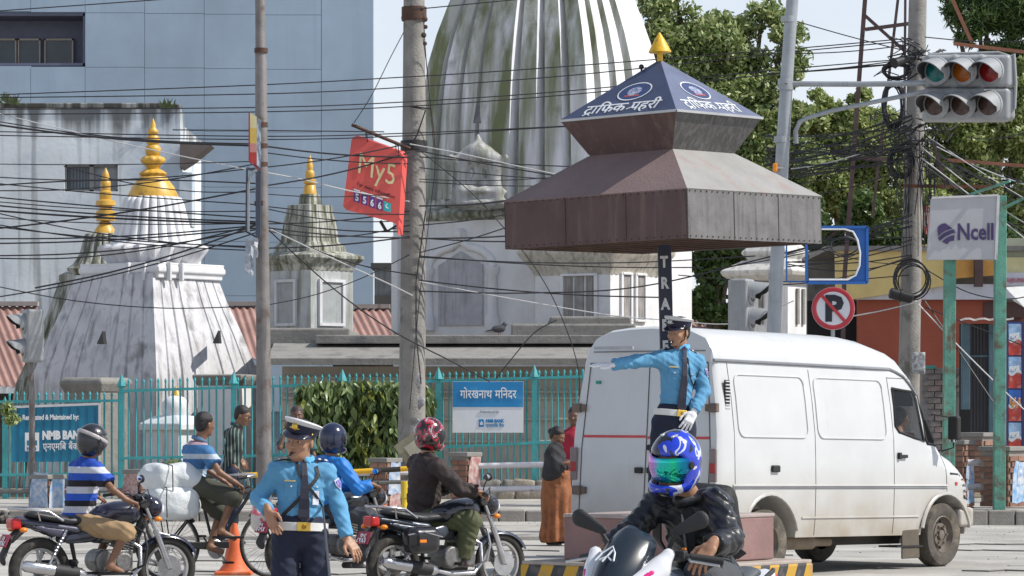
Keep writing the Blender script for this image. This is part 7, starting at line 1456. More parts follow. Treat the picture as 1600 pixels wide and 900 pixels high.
    b = MB(); b.tube([(-.55, -.13, .86), (-.72, -.13, .93), (-.80, -.09, .93)], .012, 8); b.tube([(-.55, .13, .86), (-.72, .13, .93), (-.80, .09, .93)], .012, 8); b.build('grab_handle', m_blkm, t, smooth=50)
    q = SDF(.012, .01); q.box((-.91, 0, .88), (.015, .04, .015), .012); q.mesh('tail_light', m_rdl, t)
    b = MB(); b.box((.05, 0, .45), (.44, .30, .34)); b.build('engine', m_eng, t, bevel=.03); b = MB(); b.tube([(.40, 0, .90), (.28, 0, .4), (-.2, 0, .3), (-.3, 0, .7)], .03); b.bar((-.2, .1, .38), (-.68, .1, .31), .05); b.bar((-.2, -.1, .38), (-.68, -.1, .31), .05); b.build('frame', m_blkm, t, smooth=50)
    b = MB(); b.lathe([(.04, 0), (.055, .1), (.06, .5), (.05, .55)], (-.25, -.2, .30), 18, (-1, 0, .35)); b.build('silencer', m_blkm, t, smooth=40)
    b = MB(); rs = []
    for k in range(11):
        a = R(30)+R(110)*k/10; o = V(.70+math.cos(a)*.33, 0, .30+math.sin(a)*.33); n2 = V(math.cos(a), 0, math.sin(a)); rs.append([o+V(0, -.065, 0)-n2*.03, o+V(0, -.05, 0), o+n2*.012, o+V(0, .05, 0), o+V(0, .065, 0)-n2*.03])
    b.rings(rs, False, False, False); b.build('front_mudguard', wh, t, smooth=60)
    b = MB(); b.tube([(0, -.15, .34), (0, -.27, .34)], .016); b.tube([(0, .15, .34), (0, .27, .34)], .016); b.build('foot_peg', m_rub, t)
    return t
mc5 = sportbike()
# ---- bicycle loaded with sacks
bk = thing('bicycle', 'black roadster bicycle ridden by the cyclist with two white sacks', 'bicycle', (P(342, 0, 33.7).x, 33.7, 0), R(28))
m_bf = mat('bicycle_black', (.02, .02, .022), rough=.35, var=0, bump=0)
for nm, x in (('rear_wheel', -.55), ('front_wheel', .57)):
    w_ = sub(bk, nm); w_.location = (x, 0, .345); b = MB(); b.torus((0, 0, 0), .328, .018, (0, 1, 0), 52, 8); b.build('tyre', m_tyr2, w_, smooth=60); b = MB(); b.torus((0, 0, 0), .306, .010, (0, 1, 0), 52, 6); b.build('rim', m_chr, w_, smooth=60)
    b = MB()
    for k in range(36): a = 2*PI*k/36; sg = 1 if k % 2 else -1; a2 = a+(.9 if (k//2) % 2 else -.9); b.tube([(math.cos(a2)*.025, sg*.03, math.sin(a2)*.025), (math.cos(a)*.303, 0, math.sin(a)*.303)], .0022, 4, False)
    b.build('spoke', m_chr, w_, kind='stuff'); b = MB(); b.lathe([(.025, -.05), (.02, 0), (.025, .05)], (0, 0, 0), 12, (0, 1, 0)); b.build('hub', m_chr, w_, smooth=50)
    b = MB(); b.torus((x, 0, .345), .362, .020, (0, 1, 0), 30, 6, R(-10) if x > 0 else R(40), R(130) if x > 0 else R(190), 1.3); b.build('mudguard', m_bf, bk, smooth=60)
bt = MB(); BB = (-.05, 0, .30)
for a, c, r_ in (((.36, 0, .88), BB, .018), (BB, (-.20, 0, .86), .016), ((.34, 0, .93), (-.17, 0, .80), .015)): bt.tube([a, c], r_, 8)
for y in (-.055, .055): bt.tube([BB, (-.55, y, .345)], .010, 8); bt.tube([(-.18, 0, .78), (-.55, y, .345)], .009, 8); bt.tube([(.37, 0, .82), (.41, y, .70), (.57, y, .345)], .012, 8)
bt.build('frame', m_bf, bk, smooth=50)
b = MB(); b.tube([(.33, 0, .92), (.31, 0, 1.02)], .014); b.tube([(.12, -.29, 1.02), (.28, -.26, 1.04), (.33, -.10, 1.05), (.33, .10, 1.05), (.28, .26, 1.04), (.12, .29, 1.02)], .012, 8); b.build('handlebar', m_chr, bk, smooth=50)
for y in (-1, 1): b = MB(); b.tube([(.08, y*.29, 1.015), (.18, y*.285, 1.03)], .017, 8); b.build('grip', m_rub, bk, smooth=50)
q = SDF(.012, .03); q.ell((-.24, 0, .92), (.13, .09, .035)).cap((-.2, 0, .92), (-.06, 0, .92), .05, .02, flat=((0, 0, 1), .5)); q.mesh('saddle', mat('leather_black', (.03, .025, .02), rough=.5), bk)
b = MB(); b.tube([(-.18, -.06, .76), (-.75, -.08, .74), (-.80, 0, .74), (-.75, .08, .74), (-.18, .06, .76)], .009, 6); b.tube([(-.55, -.07, .35), (-.62, -.08, .74)], .007); b.tube([(-.55, .07, .35), (-.62, .08, .74)], .007)
for k in range(4): b.tube([(-.3-k*.13, -.07, .75), (-.3-k*.13, .07, .75)], .006)
b.build('luggage_rack', m_bf, bk, smooth=50)
b = MB(); b.lathe([(.09, -.050), (.095, -.047), (.09, -.044)], (BB[0], 0, BB[2]), 28, (0, 1, 0)); b.build('chainring', m_chr, bk); b = MB(); b.bar((BB[0], -.07, BB[2]), (BB[0]+.10, -.07, BB[2]-.13), .02); b.bar((BB[0], .07, BB[2]), (BB[0]-.10, .07, BB[2]+.13), .02); b.build('crank', m_chr, bk)
for sg in (-1, 1): b = MB(); b.box((BB[0]-sg*.10, sg*.12, BB[2]+sg*.13), (.09, .09, .02)); b.build('pedal', m_rub, bk)
b = MB(); b.box((-.22, -.045, .345), (.62, .012, .07)); b.build('chain_case', m_bf, bk, bevel=.01)
m_sack = mat('white_sack', (.62, .65, .66), rough=.55, var=.12, scale=4, bump=.6, bscale=14)
def sack(label, c, h, rot, seed):
    o = thing('white_sack', label, 'sack', bk.location+Matrix.Rotation(R(28), 3, 'Z') @ V(*c), R(28)+rot, 'sacks on the bicycle rack'); q = SDF(.016, .10); r = random.Random(seed)
    q.box((0, 0, 0), (h[0]-.08, h[1]-.08, h[2]-.06), .07, k=.08)
    for k in range(7): q.ell((r.uniform(-h[0], h[0])*.8, r.uniform(-h[1], h[1])*.7, r.uniform(-h[2], h[2])*.6), (.12, .12, .07), k=.10)
    q.mesh('sack_body', m_sack, o, fold=.008, ffreq=24, seed=seed); b = MB(); b.tube([(-.12, -h[1]-.03, -h[2]), (-.13, -h[1]-.045, 0), (-.12, -h[1]-.02, h[2]), (-.12, 0, h[2]+.03)], .006, 5); b.build('rope', m_rub, o, smooth=50); return o
sack('upper shiny white plastic sack on the bicycle rack', (-.50, -.02, 1.02), (.27, .19, .125), .1, 1); sack('lower bulging white plastic sack hanging at the bicycle rear wheel', (-.53, -.08, .78), (.25, .18, .145), -.1, 2)
wb_ = thing('printed_bag', 'white bag with pink print hanging before the front wheel of the bicycle', 'bag', P(401, 797, 32.9)); wb_.scale = (.78, .78, .78); q = SDF(.012, .05); q.cap((0, 0, .17), (.05, 0, -.18), .055, .10, flat=((0, 1, 0), .7)).ell((.04, 0, -.12), (.115, .08, .15)); q.mesh('bag_body', mat('bag_cream', (.62, .56, .52), rough=.6, bump=.4, bscale=20), wb_, fold=.006)
for (x, z, w_, h_) in ((-.03, -.02, .07, .05), (.03, -.05, .09, .04), (-.01, .04, .05, .03), (.06, -.12, .05, .06)): q = SDF(.008, .01); q.ell((x, -.062 if z < 0 else -.05, z), (w_*.6, .022, h_*.6)); q.mesh('pink_print', mat('print_pink', (.62, .16, .22), rough=.6, var=.3), wb_)
b = MB(); b.tube([(-.02, 0, .18), (-.05, .02, .28)], .005); b.build('bag_string', m_rub, wb_)
cn2 = thing('traffic_cone', 'faded orange traffic cone standing beneath the bicycle', 'cone', (P(366, 0, 34.6).x, 34.6, 0)); b = MB(); b.lathe([(.17, .03), (.12, .10), (.08, .28), (.035, .50), (.03, .53), (.02, .53)], (0, 0, 0), 24); b.build('cone_body', mat('cone_orange', (.72, .14, .04), rough=.6, var=.12, scale=5, stain=.15, stc=(.6, .35, .25)), cn2, smooth=40); b = MB(); b.box((0, 0, .02), (.38, .38, .04)); b.build('cone_base', mat('cone_orange', (.72, .14, .04)), cn2, bevel=.012)
# ================================================================ PEOPLE
def skinmat(name, c): return mat(name, c, rough=.5, var=.08, scale=14, bump=.06, bscale=120)
sk1 = skinmat('skin_warm', (.36, .19, .115)); sk2 = skinmat('skin_brown', (.22, .11, .065)); sk3 = skinmat('skin_dark', (.13, .065, .042))
m_hair = mat('black_hair', (.012, .010, .010), rough=.45, var=.3, scale=60, bump=.5, bscale=90)
m_eyew = mat('eye_white', (.55, .54, .52), rough=.3, var=0, bump=0); m_iris = mat('iris_dark', (.015, .01, .008), rough=.15, var=0, bump=0)
def M3(a, b, c): return [list(r) for r in Matrix((a, b, c)).transposed()]
def hand(q, wr, d, nrm, side_ax, curl=.35, r_=1.0, k=.006, spread=.10, thumb=1):
    """palm, four unequal bent fingers and a thumb leaving the side of the palm; nrm points out of the back of the hand"""
    wr = Vector(wr); d = Vector(d).normalized(); n = Vector(nrm); n = (n-d*n.dot(d)).normalized(); a = d.cross(n).normalized()
    if a.dot(Vector(side_ax)) < 0: a = -a     # a points to the thumb side
    q.cap(wr-d*.03, wr+d*.02, .026*r_, .026*r_, k=.02, flat=(n, .75))
    pc = wr+d*.05*r_; q.box(tuple(pc), (.033*r_, .026*r_, .004), .010*r_, M=M3(d, a, n), k=.012)
    L = [.070, .078, .073, .058]
    for i in range(4):
        off = (1.5-i)*.0195*r_; root = wr+d*(.088-.004*abs(i-1.2))*r_+a*off; dd = (d+a*(1.5-i)*spread).normalized(); p = root; ang = curl*(.8+.12*i)
        rad = (.0098-.0006*i)*r_
        q.cap(p-dd*.03, p, rad, rad, k=k)
        for sgm, fr in enumerate((.45, .31, .24)):
            M = Matrix.Rotation((ang if a.cross(n).dot(d) > 0 else -ang)*(1.0 if sgm else .8), 3, a); dd = M @ dd
            p2 = p+dd*L[i]*fr*r_; q.cap(p, p2, rad*(1-.08*sgm), rad*(1-.08*(sgm+1)), k=.004); p = p2
    t0 = wr+d*.022*r_+a*.026*r_; t1 = t0+(d*.55+a*.75*thumb-n*.25).normalized()*.036*r_; t2 = t1+(d*.9+a*.25*thumb-n*.35*curl).normalized()*.032*r_; t3 = t2+(d*.95-a*.1-n*.5*curl).normalized()*.022*r_
    q.cap(t0, t1, .014*r_, .0115*r_, k=.010).cap(t1, t2, .0115*r_, .010*r_, k=.004).cap(t2, t3, .010*r_, .0085*r_, k=.004)
def head_sdf(q, c, f, u, s=1.0, ears=True):
    r = f.cross(u).normalized(); A = M3(f, r, u)
    def p(a, b, z): return tuple(c+f*a*s+r*b*s+u*z*s)
    q.ell(p(-.012, 0, .038), (.095*s, .076*s, .082*s), A, k=.02); q.ell(p(.022, 0, -.020), (.070*s, .064*s, .090*s), A, k=.03); q.ell(p(.045, 0, -.078), (.040*s, .040*s, .032*s), A, k=.03)
    q.ell(p(.070, 0, .028), (.022*s, .055*s, .016*s), A, k=.012)   # brow
    for y in (-1, 1): q.ell(p(.062, y*.042, -.018), (.024*s, .022*s, .020*s), A, k=.018); q.ell(p(.094, y*.031, .010), (.012*s, .018*s, .011*s), A, k=.010, sub=True)
    q.cap(p(.086, 0, .016), p(.108, 0, -.022), .008*s, .0125*s, k=.010); 
    for y in (-1, 1): q.ell(p(.094, y*.013, -.025), (.009*s, .008*s, .007*s), A, k=.006)
    q.ell(p(.084, 0, -.050), (.014*s, .025*s, .0065*s), A, k=.006); q.ell(p(.082, 0, -.062), (.013*s, .021*s, .0065*s), A, k=.006); q.ell(p(.079, 0, -.086), (.014*s, .018*s, .012*s), A, k=.012)
    if ears:
        for y in (-1, 1): q.ell(p(-.008, y*.078, -.006), (.020*s, .009*s, .031*s), A, k=.006)
    return p, A, r
class Person:
    def __init__(s, label, Y, J, face=(1, 0, 0), up=(0, 0, 1), skin=None, group=None, base=None, z=0, res=.009, w=1.0, hs=1.0, world=False):
        s.Y = Y; s.J = {k: (Vector(v) if world else P(v[0], v[1], Y+(v[2] if len(v) > 2 else 0))) for k, v in J.items()}; J = s.J; s.res = res; s.w = w; s.skin = skin or sk2; s.hs = hs
        b0 = J['hipR']*.5+J['hipL']*.5; s.t = thing('person', label, 'person', (b0.x, b0.y, z), 0, group); s.hc = b0
        s.f = Vector(face).normalized(); u = Vector(up); s.u = (u-s.f*u.dot(s.f)).normalized(); s.tv = J['neck']-b0; s.sd = (J['shL']-J['shR']).normalized(); s.tn = s.tv.normalized(); s.ft = s.sd.cross(s.tn).normalized(); s.sd2 = s.tn.cross(s.ft).normalized()
        s.fn = 0; s.tuck = label.startswith('traffic officer')
    def torso(s, q, o=0, low=True, belly=0):
        J, w = s.J, s.w; A = M3(s.sd2, s.ft, s.tn); L = s.tv.length; C = lambda k: tuple(s.hc+s.tv*k)
        if low: q.ell(C(.02), (.142*w+o, .108*w+o, .125+o), A, k=.05)
        q.ell(C(.34), (.120*w+o, .096*w+belly+o, .15+o), A, k=.06); q.ell(C(.66), (.136*w+o, .104*w+o, .17+o), A, k=.06)
    def yoke(s, q, o=0):
        J = s.J
        for a in ('shR', 'shL'):
            q.cap(J['neck']-s.tn*.03, J[a], .045+o, .050+o, k=.05, flat=(s.ft, .95)); q.cap(s.hc+s.tv*.74, J[a]-s.tn*.01, .080+o, .052+o, k=.04, flat=(s.ft, .85))
    def arm(s, q, a, o=0, frac=2.0, cut=True, r_=(.050, .041, .033)):
        J = s.J; sh, el, wr = J['sh'+a], J['el'+a], J['wr'+a]
        if frac >= 1: q.cap(sh, el, r_[0]+o, r_[1]+o, k=.03); q.cap(el, el+(wr-el)*(min(frac, 2)-1)*.97, r_[1]+o, r_[2]+o, k=.02, cut=cut)
        else: q.cap(sh, sh+(el-sh)*frac, r_[0]+o, r_[1]+o+.012, k=.03, cut=cut)
    def leg(s, q, a, o=0, frac=2.0, cut=True, r_=(.088, .060, .040)):
        J = s.J; h, kn, an = J['hip'+a], J['kn'+a], J['an'+a]
        if frac >= 1: q.cap(h, kn, r_[0]+o, r_[1]+o, k=.018); q.cap(kn, kn+(an-kn)*(min(frac, 2)-1), r_[1]+o, r_[2]+o, k=.03, cut=cut)
        else: q.cap(h, h+(kn-h)*frac, r_[0]+o, r_[1]+o+.02, k=.04, cut=cut)
    def body(s, hands, feet=False, gloves=False, ears=True, calf=True, res=None):
        J = s.J; q = SDF(res or s.res*.82, .02); s.torso(q, -.022); s.yoke(q, -.022); c = J['head']; s.hp, s.A, s.r = head_sdf(q, c, s.f, s.u, s.hs, ears)
        nb = J['neck']; q.cap(nb-s.tn*.05, c-s.u*.05-s.f*.015, .062*s.hs, .052*s.hs, k=.03)
        for a in 'RL':
            s.arm(q, a, -.010, 2.0, False); s.leg(q, a, -.012, 2.0, False)
            hd = hands.get(a)
            if hd and not gloves: hand(q, J['wr'+a], hd[0], hd[1], hd[2], hd[3] if len(hd) > 3 else .35)
            if feet and 'toe'+a in J: q.cap(J['an'+a]-V(0, 0, .03), J['toe'+a], .034, .028, k=.03); q.ell(tuple(J['an'+a]-V(0, 0, .03)), (.04, .04, .035), k=.02)
        o = q.mesh('body', s.skin, s.t, world=True)
        if gloves:
            for a in 'RL': q = SDF(.006, .012); hd = hands[a]; hand(q, J['wr'+a]-Vector(hd[0]).normalized()*.004, hd[0], hd[1], hd[2], hd[3] if len(hd) > 3 else .35, r_=1.10); q.mesh('glove', mat('white_glove', (.78, .78, .80), rough=.8, var=.05, bump=.2), s.t, world=True)
        return o
    def eyes(s, brows=True, lips=(.20, .07, .06)):
        p = s.hp; b = MB(); b2 = MB(); br = MB()
        for y in (-1, 1):
            c = Vector(p(.077, y*.031, .010)); c = Vector(p(.0755, y*.031, .008)); b.sphere(c, .0115*s.hs, 12, 8, (1, 1, .72)); e = Vector(p(.0835, y*.031, .008)); b2.sphere(e, .0058*s.hs, 8, 6)
            br.tube([p(.090, y*.016, .029), p(.088, y*.032, .034), p(.074, y*.052, .028)], [.003*s.hs, .0038*s.hs, .002*s.hs], 6)
        e_ = b.build('eyeballs', m_eyew, s.t, True, smooth=60); b2.build('iris', m_iris, e_, True, smooth=60)
        if brows: br.build('eyebrows', m_hair, s.t, True, smooth=60)
        b = MB(); b.tube([p(.088, -.024, -.056), p(.097, -.010, -.0545), p(.099, 0, -.056), p(.097, .010, -.0545), p(.088, .024, -.056)], [.0015, .0045, .005, .0045, .0015], 6); b.build('lips', mat('lips_%d' % int(lips[0]*100), lips, rough=.5), s.t, True, smooth=60)
    def hair(s, m=None, full=True, back=.0, extra=None, h=.0):
        q = SDF(.008, .015); p = s.hp; S = s.hs; q.ell(p(-.022, 0, .050+h), (.100*S, .084*S, .086*S), s.A); q.ell(p(-.055, 0, .0), (.060*S, .070*S, .080*S), s.A)
        q.plane(p(.072, 0, .045), tuple(s.f*1.0+s.u*-.55)); q.plane(p(.02, 0, -.075), tuple(-s.u))
        if extra: extra(q, p)
        return q.mesh('hair', m or m_hair, s.t, world=True, fold=.0025, ffreq=160)
    def garment(s, name, m, sleeves=None, legs=None, o=.012, fold=.006, torso=True, low=True, belly=0, hem=None, collar=False, seed=1, ffreq=30, sr=(.046, .039, .030), lr=(.082, .058, .042), res=None, extra=None):
        q = SDF(res or s.res, .03)
        if torso: s.torso(q, o, low, belly)
        if legs is not None and not torso: A = M3(s.sd2, s.ft, s.tn); q.ell(tuple(s.hc+s.tv*.04), (.146*s.w+o, .112*s.w+o, .125), A, k=.05); (q.ell(tuple(s.hc+s.tv*.18), (.13*s.w+o, .102*s.w+o, .10), A, k=.05) if s.tuck else None); q.cutp_now(tuple(s.hc+s.tv*(.26 if s.tuck else .13)), tuple(s.tn))
        if torso and hem is not None and hem < 0: q.ell(tuple(s.hc-s.tn*.035), (.160*s.w+o, .128*s.w+o, .17), M3(s.sd2, s.ft, s.tn), k=.04)
        if torso and hem is not None: q.cutp_now(tuple(s.hc+s.tv*hem), tuple(-s.tn))
        if torso: s.yoke(q, o); q.cutp_now(tuple(s.J['neck']+s.tn*.012), tuple(s.tn))
        for a in 'RL':
            if sleeves is not None: s.arm(q, a, o, sleeves, r_=sr)
            if legs is not None: s.leg(q, a, o, legs, r_=lr)
        s.fn += 1
        g = q.mesh(name, m, s.t, world=True, fold=fold, ffreq=ffreq, seed=seed)
        if torso:
            from mathutils.bvhtree import BVHTree
            s.bvh = BVHTree.FromPolygons([v.co for v in g.data.vertices], [tuple(p.vertices) for p in g.data.polygons])
        return g
    def shoes(s, m, sole=None):
        for a in 'RL':
            q = SDF(.009, .02); an, to = s.J['an'+a], s.J['toe'+a]; d = to-an; d.z = 0; d.normalize(); q.cap(an-V(0, 0, .045)-d*.03, to-V(0, 0, -.0), .044, .034, k=.02, flat=((0, 0, 1), .85)).cap(an-V(0, 0, .02), an+V(0, 0, .03), .045, .042, k=.02, cut=True); q.plane(tuple(an-V(0, 0, .075)), (0, 0, -1)); q.mesh('shoe', m, s.t, world=True)
    def collar(s, m, r_=.058):
        nb = s.J['neck']+s.tn*.040; r_ += .008; q = SDF(.007, .006); e1, e2 = s.sd2, s.ft; pr = None
        for k in range(15):
            a = R(100)+R(340)*k/14; lift = .012*math.sin(a)*-1; p = nb+e1*math.cos(a)*r_+e2*math.sin(a)*r_*1.0+s.tn*lift
            if pr is not None: q.cap(pr-s.tn*.008, p-s.tn*.008, .013, .013, k=.004).cap(pr+s.tn*.010, p+s.tn*.010, .009, .009, k=.004)
            pr = p
        for sg in (-1, 1): a0 = nb+e2*r_+e1*sg*.010; q.cap(a0, a0+e1*sg*.035-s.tn*.045+e2*.006, .012, .007, k=.006, flat=(e2, .6))
        return q.mesh('collar', m, s.t, world=True)
    def on_chest(s, u, v, o=.0):     # point on the shirt front: u across (0 = midline, + = own left), v 0 hip .. 1 neck
        c = s.hc+s.tv*v+s.sd2*u; h = s.bvh.ray_cast(c+s.ft*.6, -s.ft)[0]
        if h is None: h = c+s.ft*.08
        return h+s.ft*(.003+o*.35)
def patch(par, name, pts, m, th=.003):
    """thin cloth or metal piece following chest points"""
    n = (pts[1]-pts[0]).cross(pts[-1]-pts[0]).normalized(); b = MB(); b.poly(pts, n*th); return b.build(name, m, par, True)
def strap(par, name, pts, w_, m, n, th=.006):
    b = MB(); pts = [Vector(p) for p in pts]; rs = []
    for i, p in enumerate(pts):
        d = (pts[min(i+1, len(pts)-1)]-pts[max(i-1, 0)]).normalized(); nn = Vector(n); nn = (nn-d*nn.dot(d)).normalized(); c = d.cross(nn); rs.append([p-c*w_/2, p+c*w_/2, p+c*w_/2+nn*th, p-c*w_/2+nn*th])
    b.rings(rs); return b.build(name, m, par, True, smooth=40)

m_pol = mat('police_shirt_blue', (.10, .30, .50), rough=.85, var=.16, scale=5, bump=.8, bscale=4.5); m_polt = mat('police_trousers_navy', (.012, .017, .040), rough=.85, var=.25, scale=7, bump=.8, bscale=4.5)
m_tie = mat('tie_navy', (.012, .012, .03), rough=.6, var=.1); m_belt = mat('white_belt', (.66, .66, .64), rough=.5, var=.06); m_brass = mat('brass', (.72, .48, .10), rough=.3, metal=.8, var=.1); m_strap = mat('black_strap', (.012, .012, .015), rough=.5, var=0)
def cap_hat(s, tilt=0, scale=1.0, badge=m_brass):
    """white topped peaked police cap, each colour a part"""
    f, u = s.f, s.u; c = s.J['head']+u*.008; u = (Matrix.Rotation(tilt, 3, f) @ u); f = (Matrix.Rotation(R(7), 3, f.cross(u).normalized()) @ f); u = (u-f*u.dot(f)).normalized(); r = f.cross(u).normalized(); S = scale*s.hs
    def ring(z, ra, rb, fx=0, slope=0, n=36): return [c+f*(fx+math.cos(2*PI*k/n)*ra)*S+r*math.sin(2*PI*k/n)*rb*S+u*(z+slope*math.cos(2*PI*k/n))*S for k in range(n)]
    b = MB(); b.rings([ring(.040, .103, .088), ring(.044, .105, .090), ring(.088, .110, .093, 0, .008)], False, False); b.build('cap_band', mat('cap_band_navy', (.012, .014, .04), rough=.7), s.t, True, smooth=40)
    b = MB(); b.rings([ring(.086, .109, .092, 0, .008), ring(.093, .120, .103, .0, .010), ring(.104, .128, .112, .0, .016), ring(.110, .122, .106, 0, .018), ring(.114, .08, .07, 0, .011), ring(.113, .02, .02, 0, .003)], False, True); b.build('cap_crown', mat('cap_white', (.62, .62, .64), rough=.7, var=.05), s.t, True, smooth=50)
    b = MB(); n = 16; r0 = []; r1 = []
    for k in range(n+1): a = R(-68)+R(136)*k/n; r0.append(c+(f*math.cos(a)*.104+r*math.sin(a)*.090+u*.046)*S); r1.append(c+(f*(math.cos(a)*.104+.046*math.cos(a)**.6)+r*math.sin(a)*.094+u*(.044-.030*math.cos(a)))*S)
    b.rings([r0, r1, [p-u*.005 for p in r1], [p-u*.005 for p in r0]], False, False, False); b.build('cap_peak', mat('peak_gloss', (.010, .012, .03), rough=.2, coat=.4), s.t, True, smooth=50)
    b = MB(); b.sphere(c+(f*.114+u*.080)*S, .019*S, 10, 8, (1, 1, 1.2)); b.tube([c+(f*.112+r*-.03+u*.072)*S, c+(f*.118+u*.066)*S, c+(f*.112+r*.03+u*.072)*S], .004*S, 6); b.build('cap_badge', badge, s.t, True, smooth=50)
    b = MB(); b.sphere(c+(r*.088+f*.05+u*.055)*S, .006, 8, 6); b.sphere(c+(-r*.088+f*.05+u*.055)*S, .006, 8, 6); b.build('cap_button', badge, s.t, True, smooth=50)
def star(par, c, f_, up_, r_, m):
    f_ = Vector(f_).normalized(); e1 = Vector(up_); e1 = (e1-f_*e1.dot(f_)).normalized(); e2 = f_.cross(e1); b = MB(); b.poly([Vector(c)+(e1*math.cos(2*PI*k/10)+e2*math.sin(2*PI*k/10))*(r_ if k % 2 == 0 else r_*.42) for k in range(10)], f_*.003); b.build('rank_star', m, par, True)
def police_kit(s, belt_v=.12, tie_end=.20, patch_arm='L', lanyard=True):
    t = s.t; m = m_pol; s.collar(mat('police_collar', (.11, .40, .70), rough=.8))
    nb = s.on_chest(0, .93, .012)
    kn_ = s.J['neck']+s.tn*.018+s.ft*.078; pts = [kn_]+[s.on_chest(0, v, .012) for v in (.84, .65, .5, .35, tie_end)]; pts = pts[:1]+[p_+s.ft*.009 for p_ in pts[1:]]; b = MB(); n = s.ft; ws = [.014, .018, .024, .030, .034, .036]; rs = []
    for p, w_ in zip(pts, ws): rs.append([p-s.sd2*w_, p+s.sd2*w_, p+s.sd2*w_+n*.006, p-s.sd2*w_+n*.006])
    tip = s.on_chest(0, tie_end-.07, .014); rs.append([tip-s.sd2*.003, tip+s.sd2*.003, tip+s.sd2*.003+n*.006, tip-s.sd2*.003+n*.006]); b.rings(rs); ti = b.build('tie', m_tie, t, True)
    b = MB(); b.sphere(kn_-s.tn*.006, .015, 10, 8, (1, .8, 1.2)); b.build('tie_knot', m_tie, ti, True, smooth=60); p = s.on_chest(0, .55, .022); patch(ti, 'tie_clip', [p-s.sd2*.03, p+s.sd2*.03, p+s.sd2*.03+s.tn*.01, p-s.sd2*.03+s.tn*.01], m_brass)
    A = s.sd2; rb = MB(); rs = []
    for zz in (-.026, -.024, .024, .026):
        o = .020 if abs(zz) < .025 else .010; rs.append([s.hc+s.tv*belt_v+s.tn*zz+s.sd2*math.cos(2*PI*k/32)*(.146*s.w+.012+o)+s.ft*math.sin(2*PI*k/32)*(.112*s.w+.012+o) for k in range(32)])
    rb.rings(rs, False, False); be = rb.build('belt', m_belt, t, True, smooth=40)
    c = s.hc+s.tv*belt_v+s.ft*(.112*s.w+.036); M = Matrix((s.sd2, s.ft, s.tn)).transposed(); b = MB(); b.box(c, (.085, .012, .055), rot=M); b.build('buckle', m_brass, be, True, bevel=.004); b = MB(); b.lathe([(.015, 0), (.012, .004)], c+s.ft*.006, 14, s.ft); b.build('buckle_emblem', m_belt if False else mat('brass_dark', (.35, .2, .03), rough=.4, metal=.8), be, True)
    for sg in (-1, 1):      # pockets with flaps and buttons
        pc = [s.on_chest(sg*.045, .72, .004), s.on_chest(sg*.115, .72, .004), s.on_chest(sg*.115, .52, .004), s.on_chest(sg*.045, .52, .004)]; patch(t, 'pocket', pc, m, .004)
        fl_ = [s.on_chest(sg*.043, .735, .009), s.on_chest(sg*.117, .735, .009), s.on_chest(sg*.117, .68, .009), s.on_chest(sg*.08, .66, .009), s.on_chest(sg*.043, .68, .009)]; patch(t, 'pocket_flap', fl_, m, .003)
        b = MB(); b.sphere(s.on_chest(sg*.08, .675, .014), .006, 8, 6); b.build('button', m_belt, t, True)
    patch(t, 'name_tag', [s.on_chest(-.12, .745, .016), s.on_chest(-.055, .745, .016), s.on_chest(-.055, .765, .016), s.on_chest(-.12, .765, .016)], mat('name_tag_gold', (.62, .50, .22), rough=.4), .003)
    for a in 'RL':
        sh, nk = s.J['sh'+a], s.J['neck']; d = (sh-nk).normalized(); up_ = (s.tn+d*.25).normalized(); p0 = nk+d*.065+s.tn*.040; p1 = sh+d*.035+s.tn*.058; w_ = strap(t, 'epaulette', [p0, (p0+p1)/2+s.tn*.008, p1, p1+d*.02-s.tn*.02], .055, mat('epaulette_navy', (.010, .012, .028), rough=.8), up_, .008)
        for k in (.35, .7): star(w_, p0+(p1-p0)*k+up_*.018+s.ft*.008, (up_+s.ft*.7), d, .014, mat('star_silver', (.62, .60, .55), rough=.4))
    sh, el = s.J['shL'], s.J['elL']; d = (el-sh).normalized(); c = sh+d*.10; out = ((s.sd*.75+s.ft*.65)); out = (out-d*out.dot(d)).normalized(); e2 = d.cross(out); c = c+out*.060
    b = MB(); b.poly([c+e2*x*.9-d*y for x, y in ((-.030, .034), (.030, .034), (.032, 0), (.0, -.042), (-.032, 0))], out*.004); pb = b.build('shoulder_patch', mat('patch_pale', (.50, .52, .66), rough=.7), t, True); c2 = c+out*.005; b = MB(); b.poly([c2+e2*x-d*y for x, y in ((-.02, .024), (.02, .024), (.021, 0), (.0, -.028), (-.021, 0))], out*.003); b.build('patch_centre', mat('patch_blue', (.10, .12, .45), rough=.7, stain=.6, stc=(.55, .3, .35), stscale=60), pb, True)

DN = V(0, 0, -1)
# ---- officer on the road in the foreground
o1 = Person('traffic officer in blue shirt and white cap in the foreground, hand at hip', 20.75, dict(head=(468, 690, -.02), neck=(472, 726, .02), shR=(436, 735, -.03), shL=(507, 737, .03), elR=(404, 778, .05), wrR=(419, 799, -.15), elL=(529, 790, .06), wrL=(543, 843, -.03), hipR=(448, 834), hipL=(489, 834), knR=(443, 945, -.05), knL=(495, 945, .03), anR=(440, 1040, .05), anL=(500, 1040), toeR=(438, 1062, -.15), toeL=(500, 1062, -.18)), face=(-.36, -.92, -.10), up=(.10, 0, 1), skin=sk1, res=.0085, hs=1.02, w=1.0)
o1.body({'R': ((.35, -.25, -.9), (-.6, -.75, -.1), (.6, -.3, .2), .22), 'L': ((.55, -.35, -.72), (.25, -.5, .8), (-.5, -.8, 0), .30)}, res=.0062); o1.eyes()
o1.garment('trousers', m_polt, legs=2.0, torso=False, o=.016, fold=.006, ffreq=60, lr=(.080, .063, .052)); o1.garment('shirt', m_pol, sleeves=1.97, o=.014, fold=.0058, hem=.06, ffreq=84, sr=(.045, .038, .030)); o1.shoes(m_blkp)
o1.hair(); police_kit(o1, .10, .24); cap_hat(o1, R(-9), 1.06)
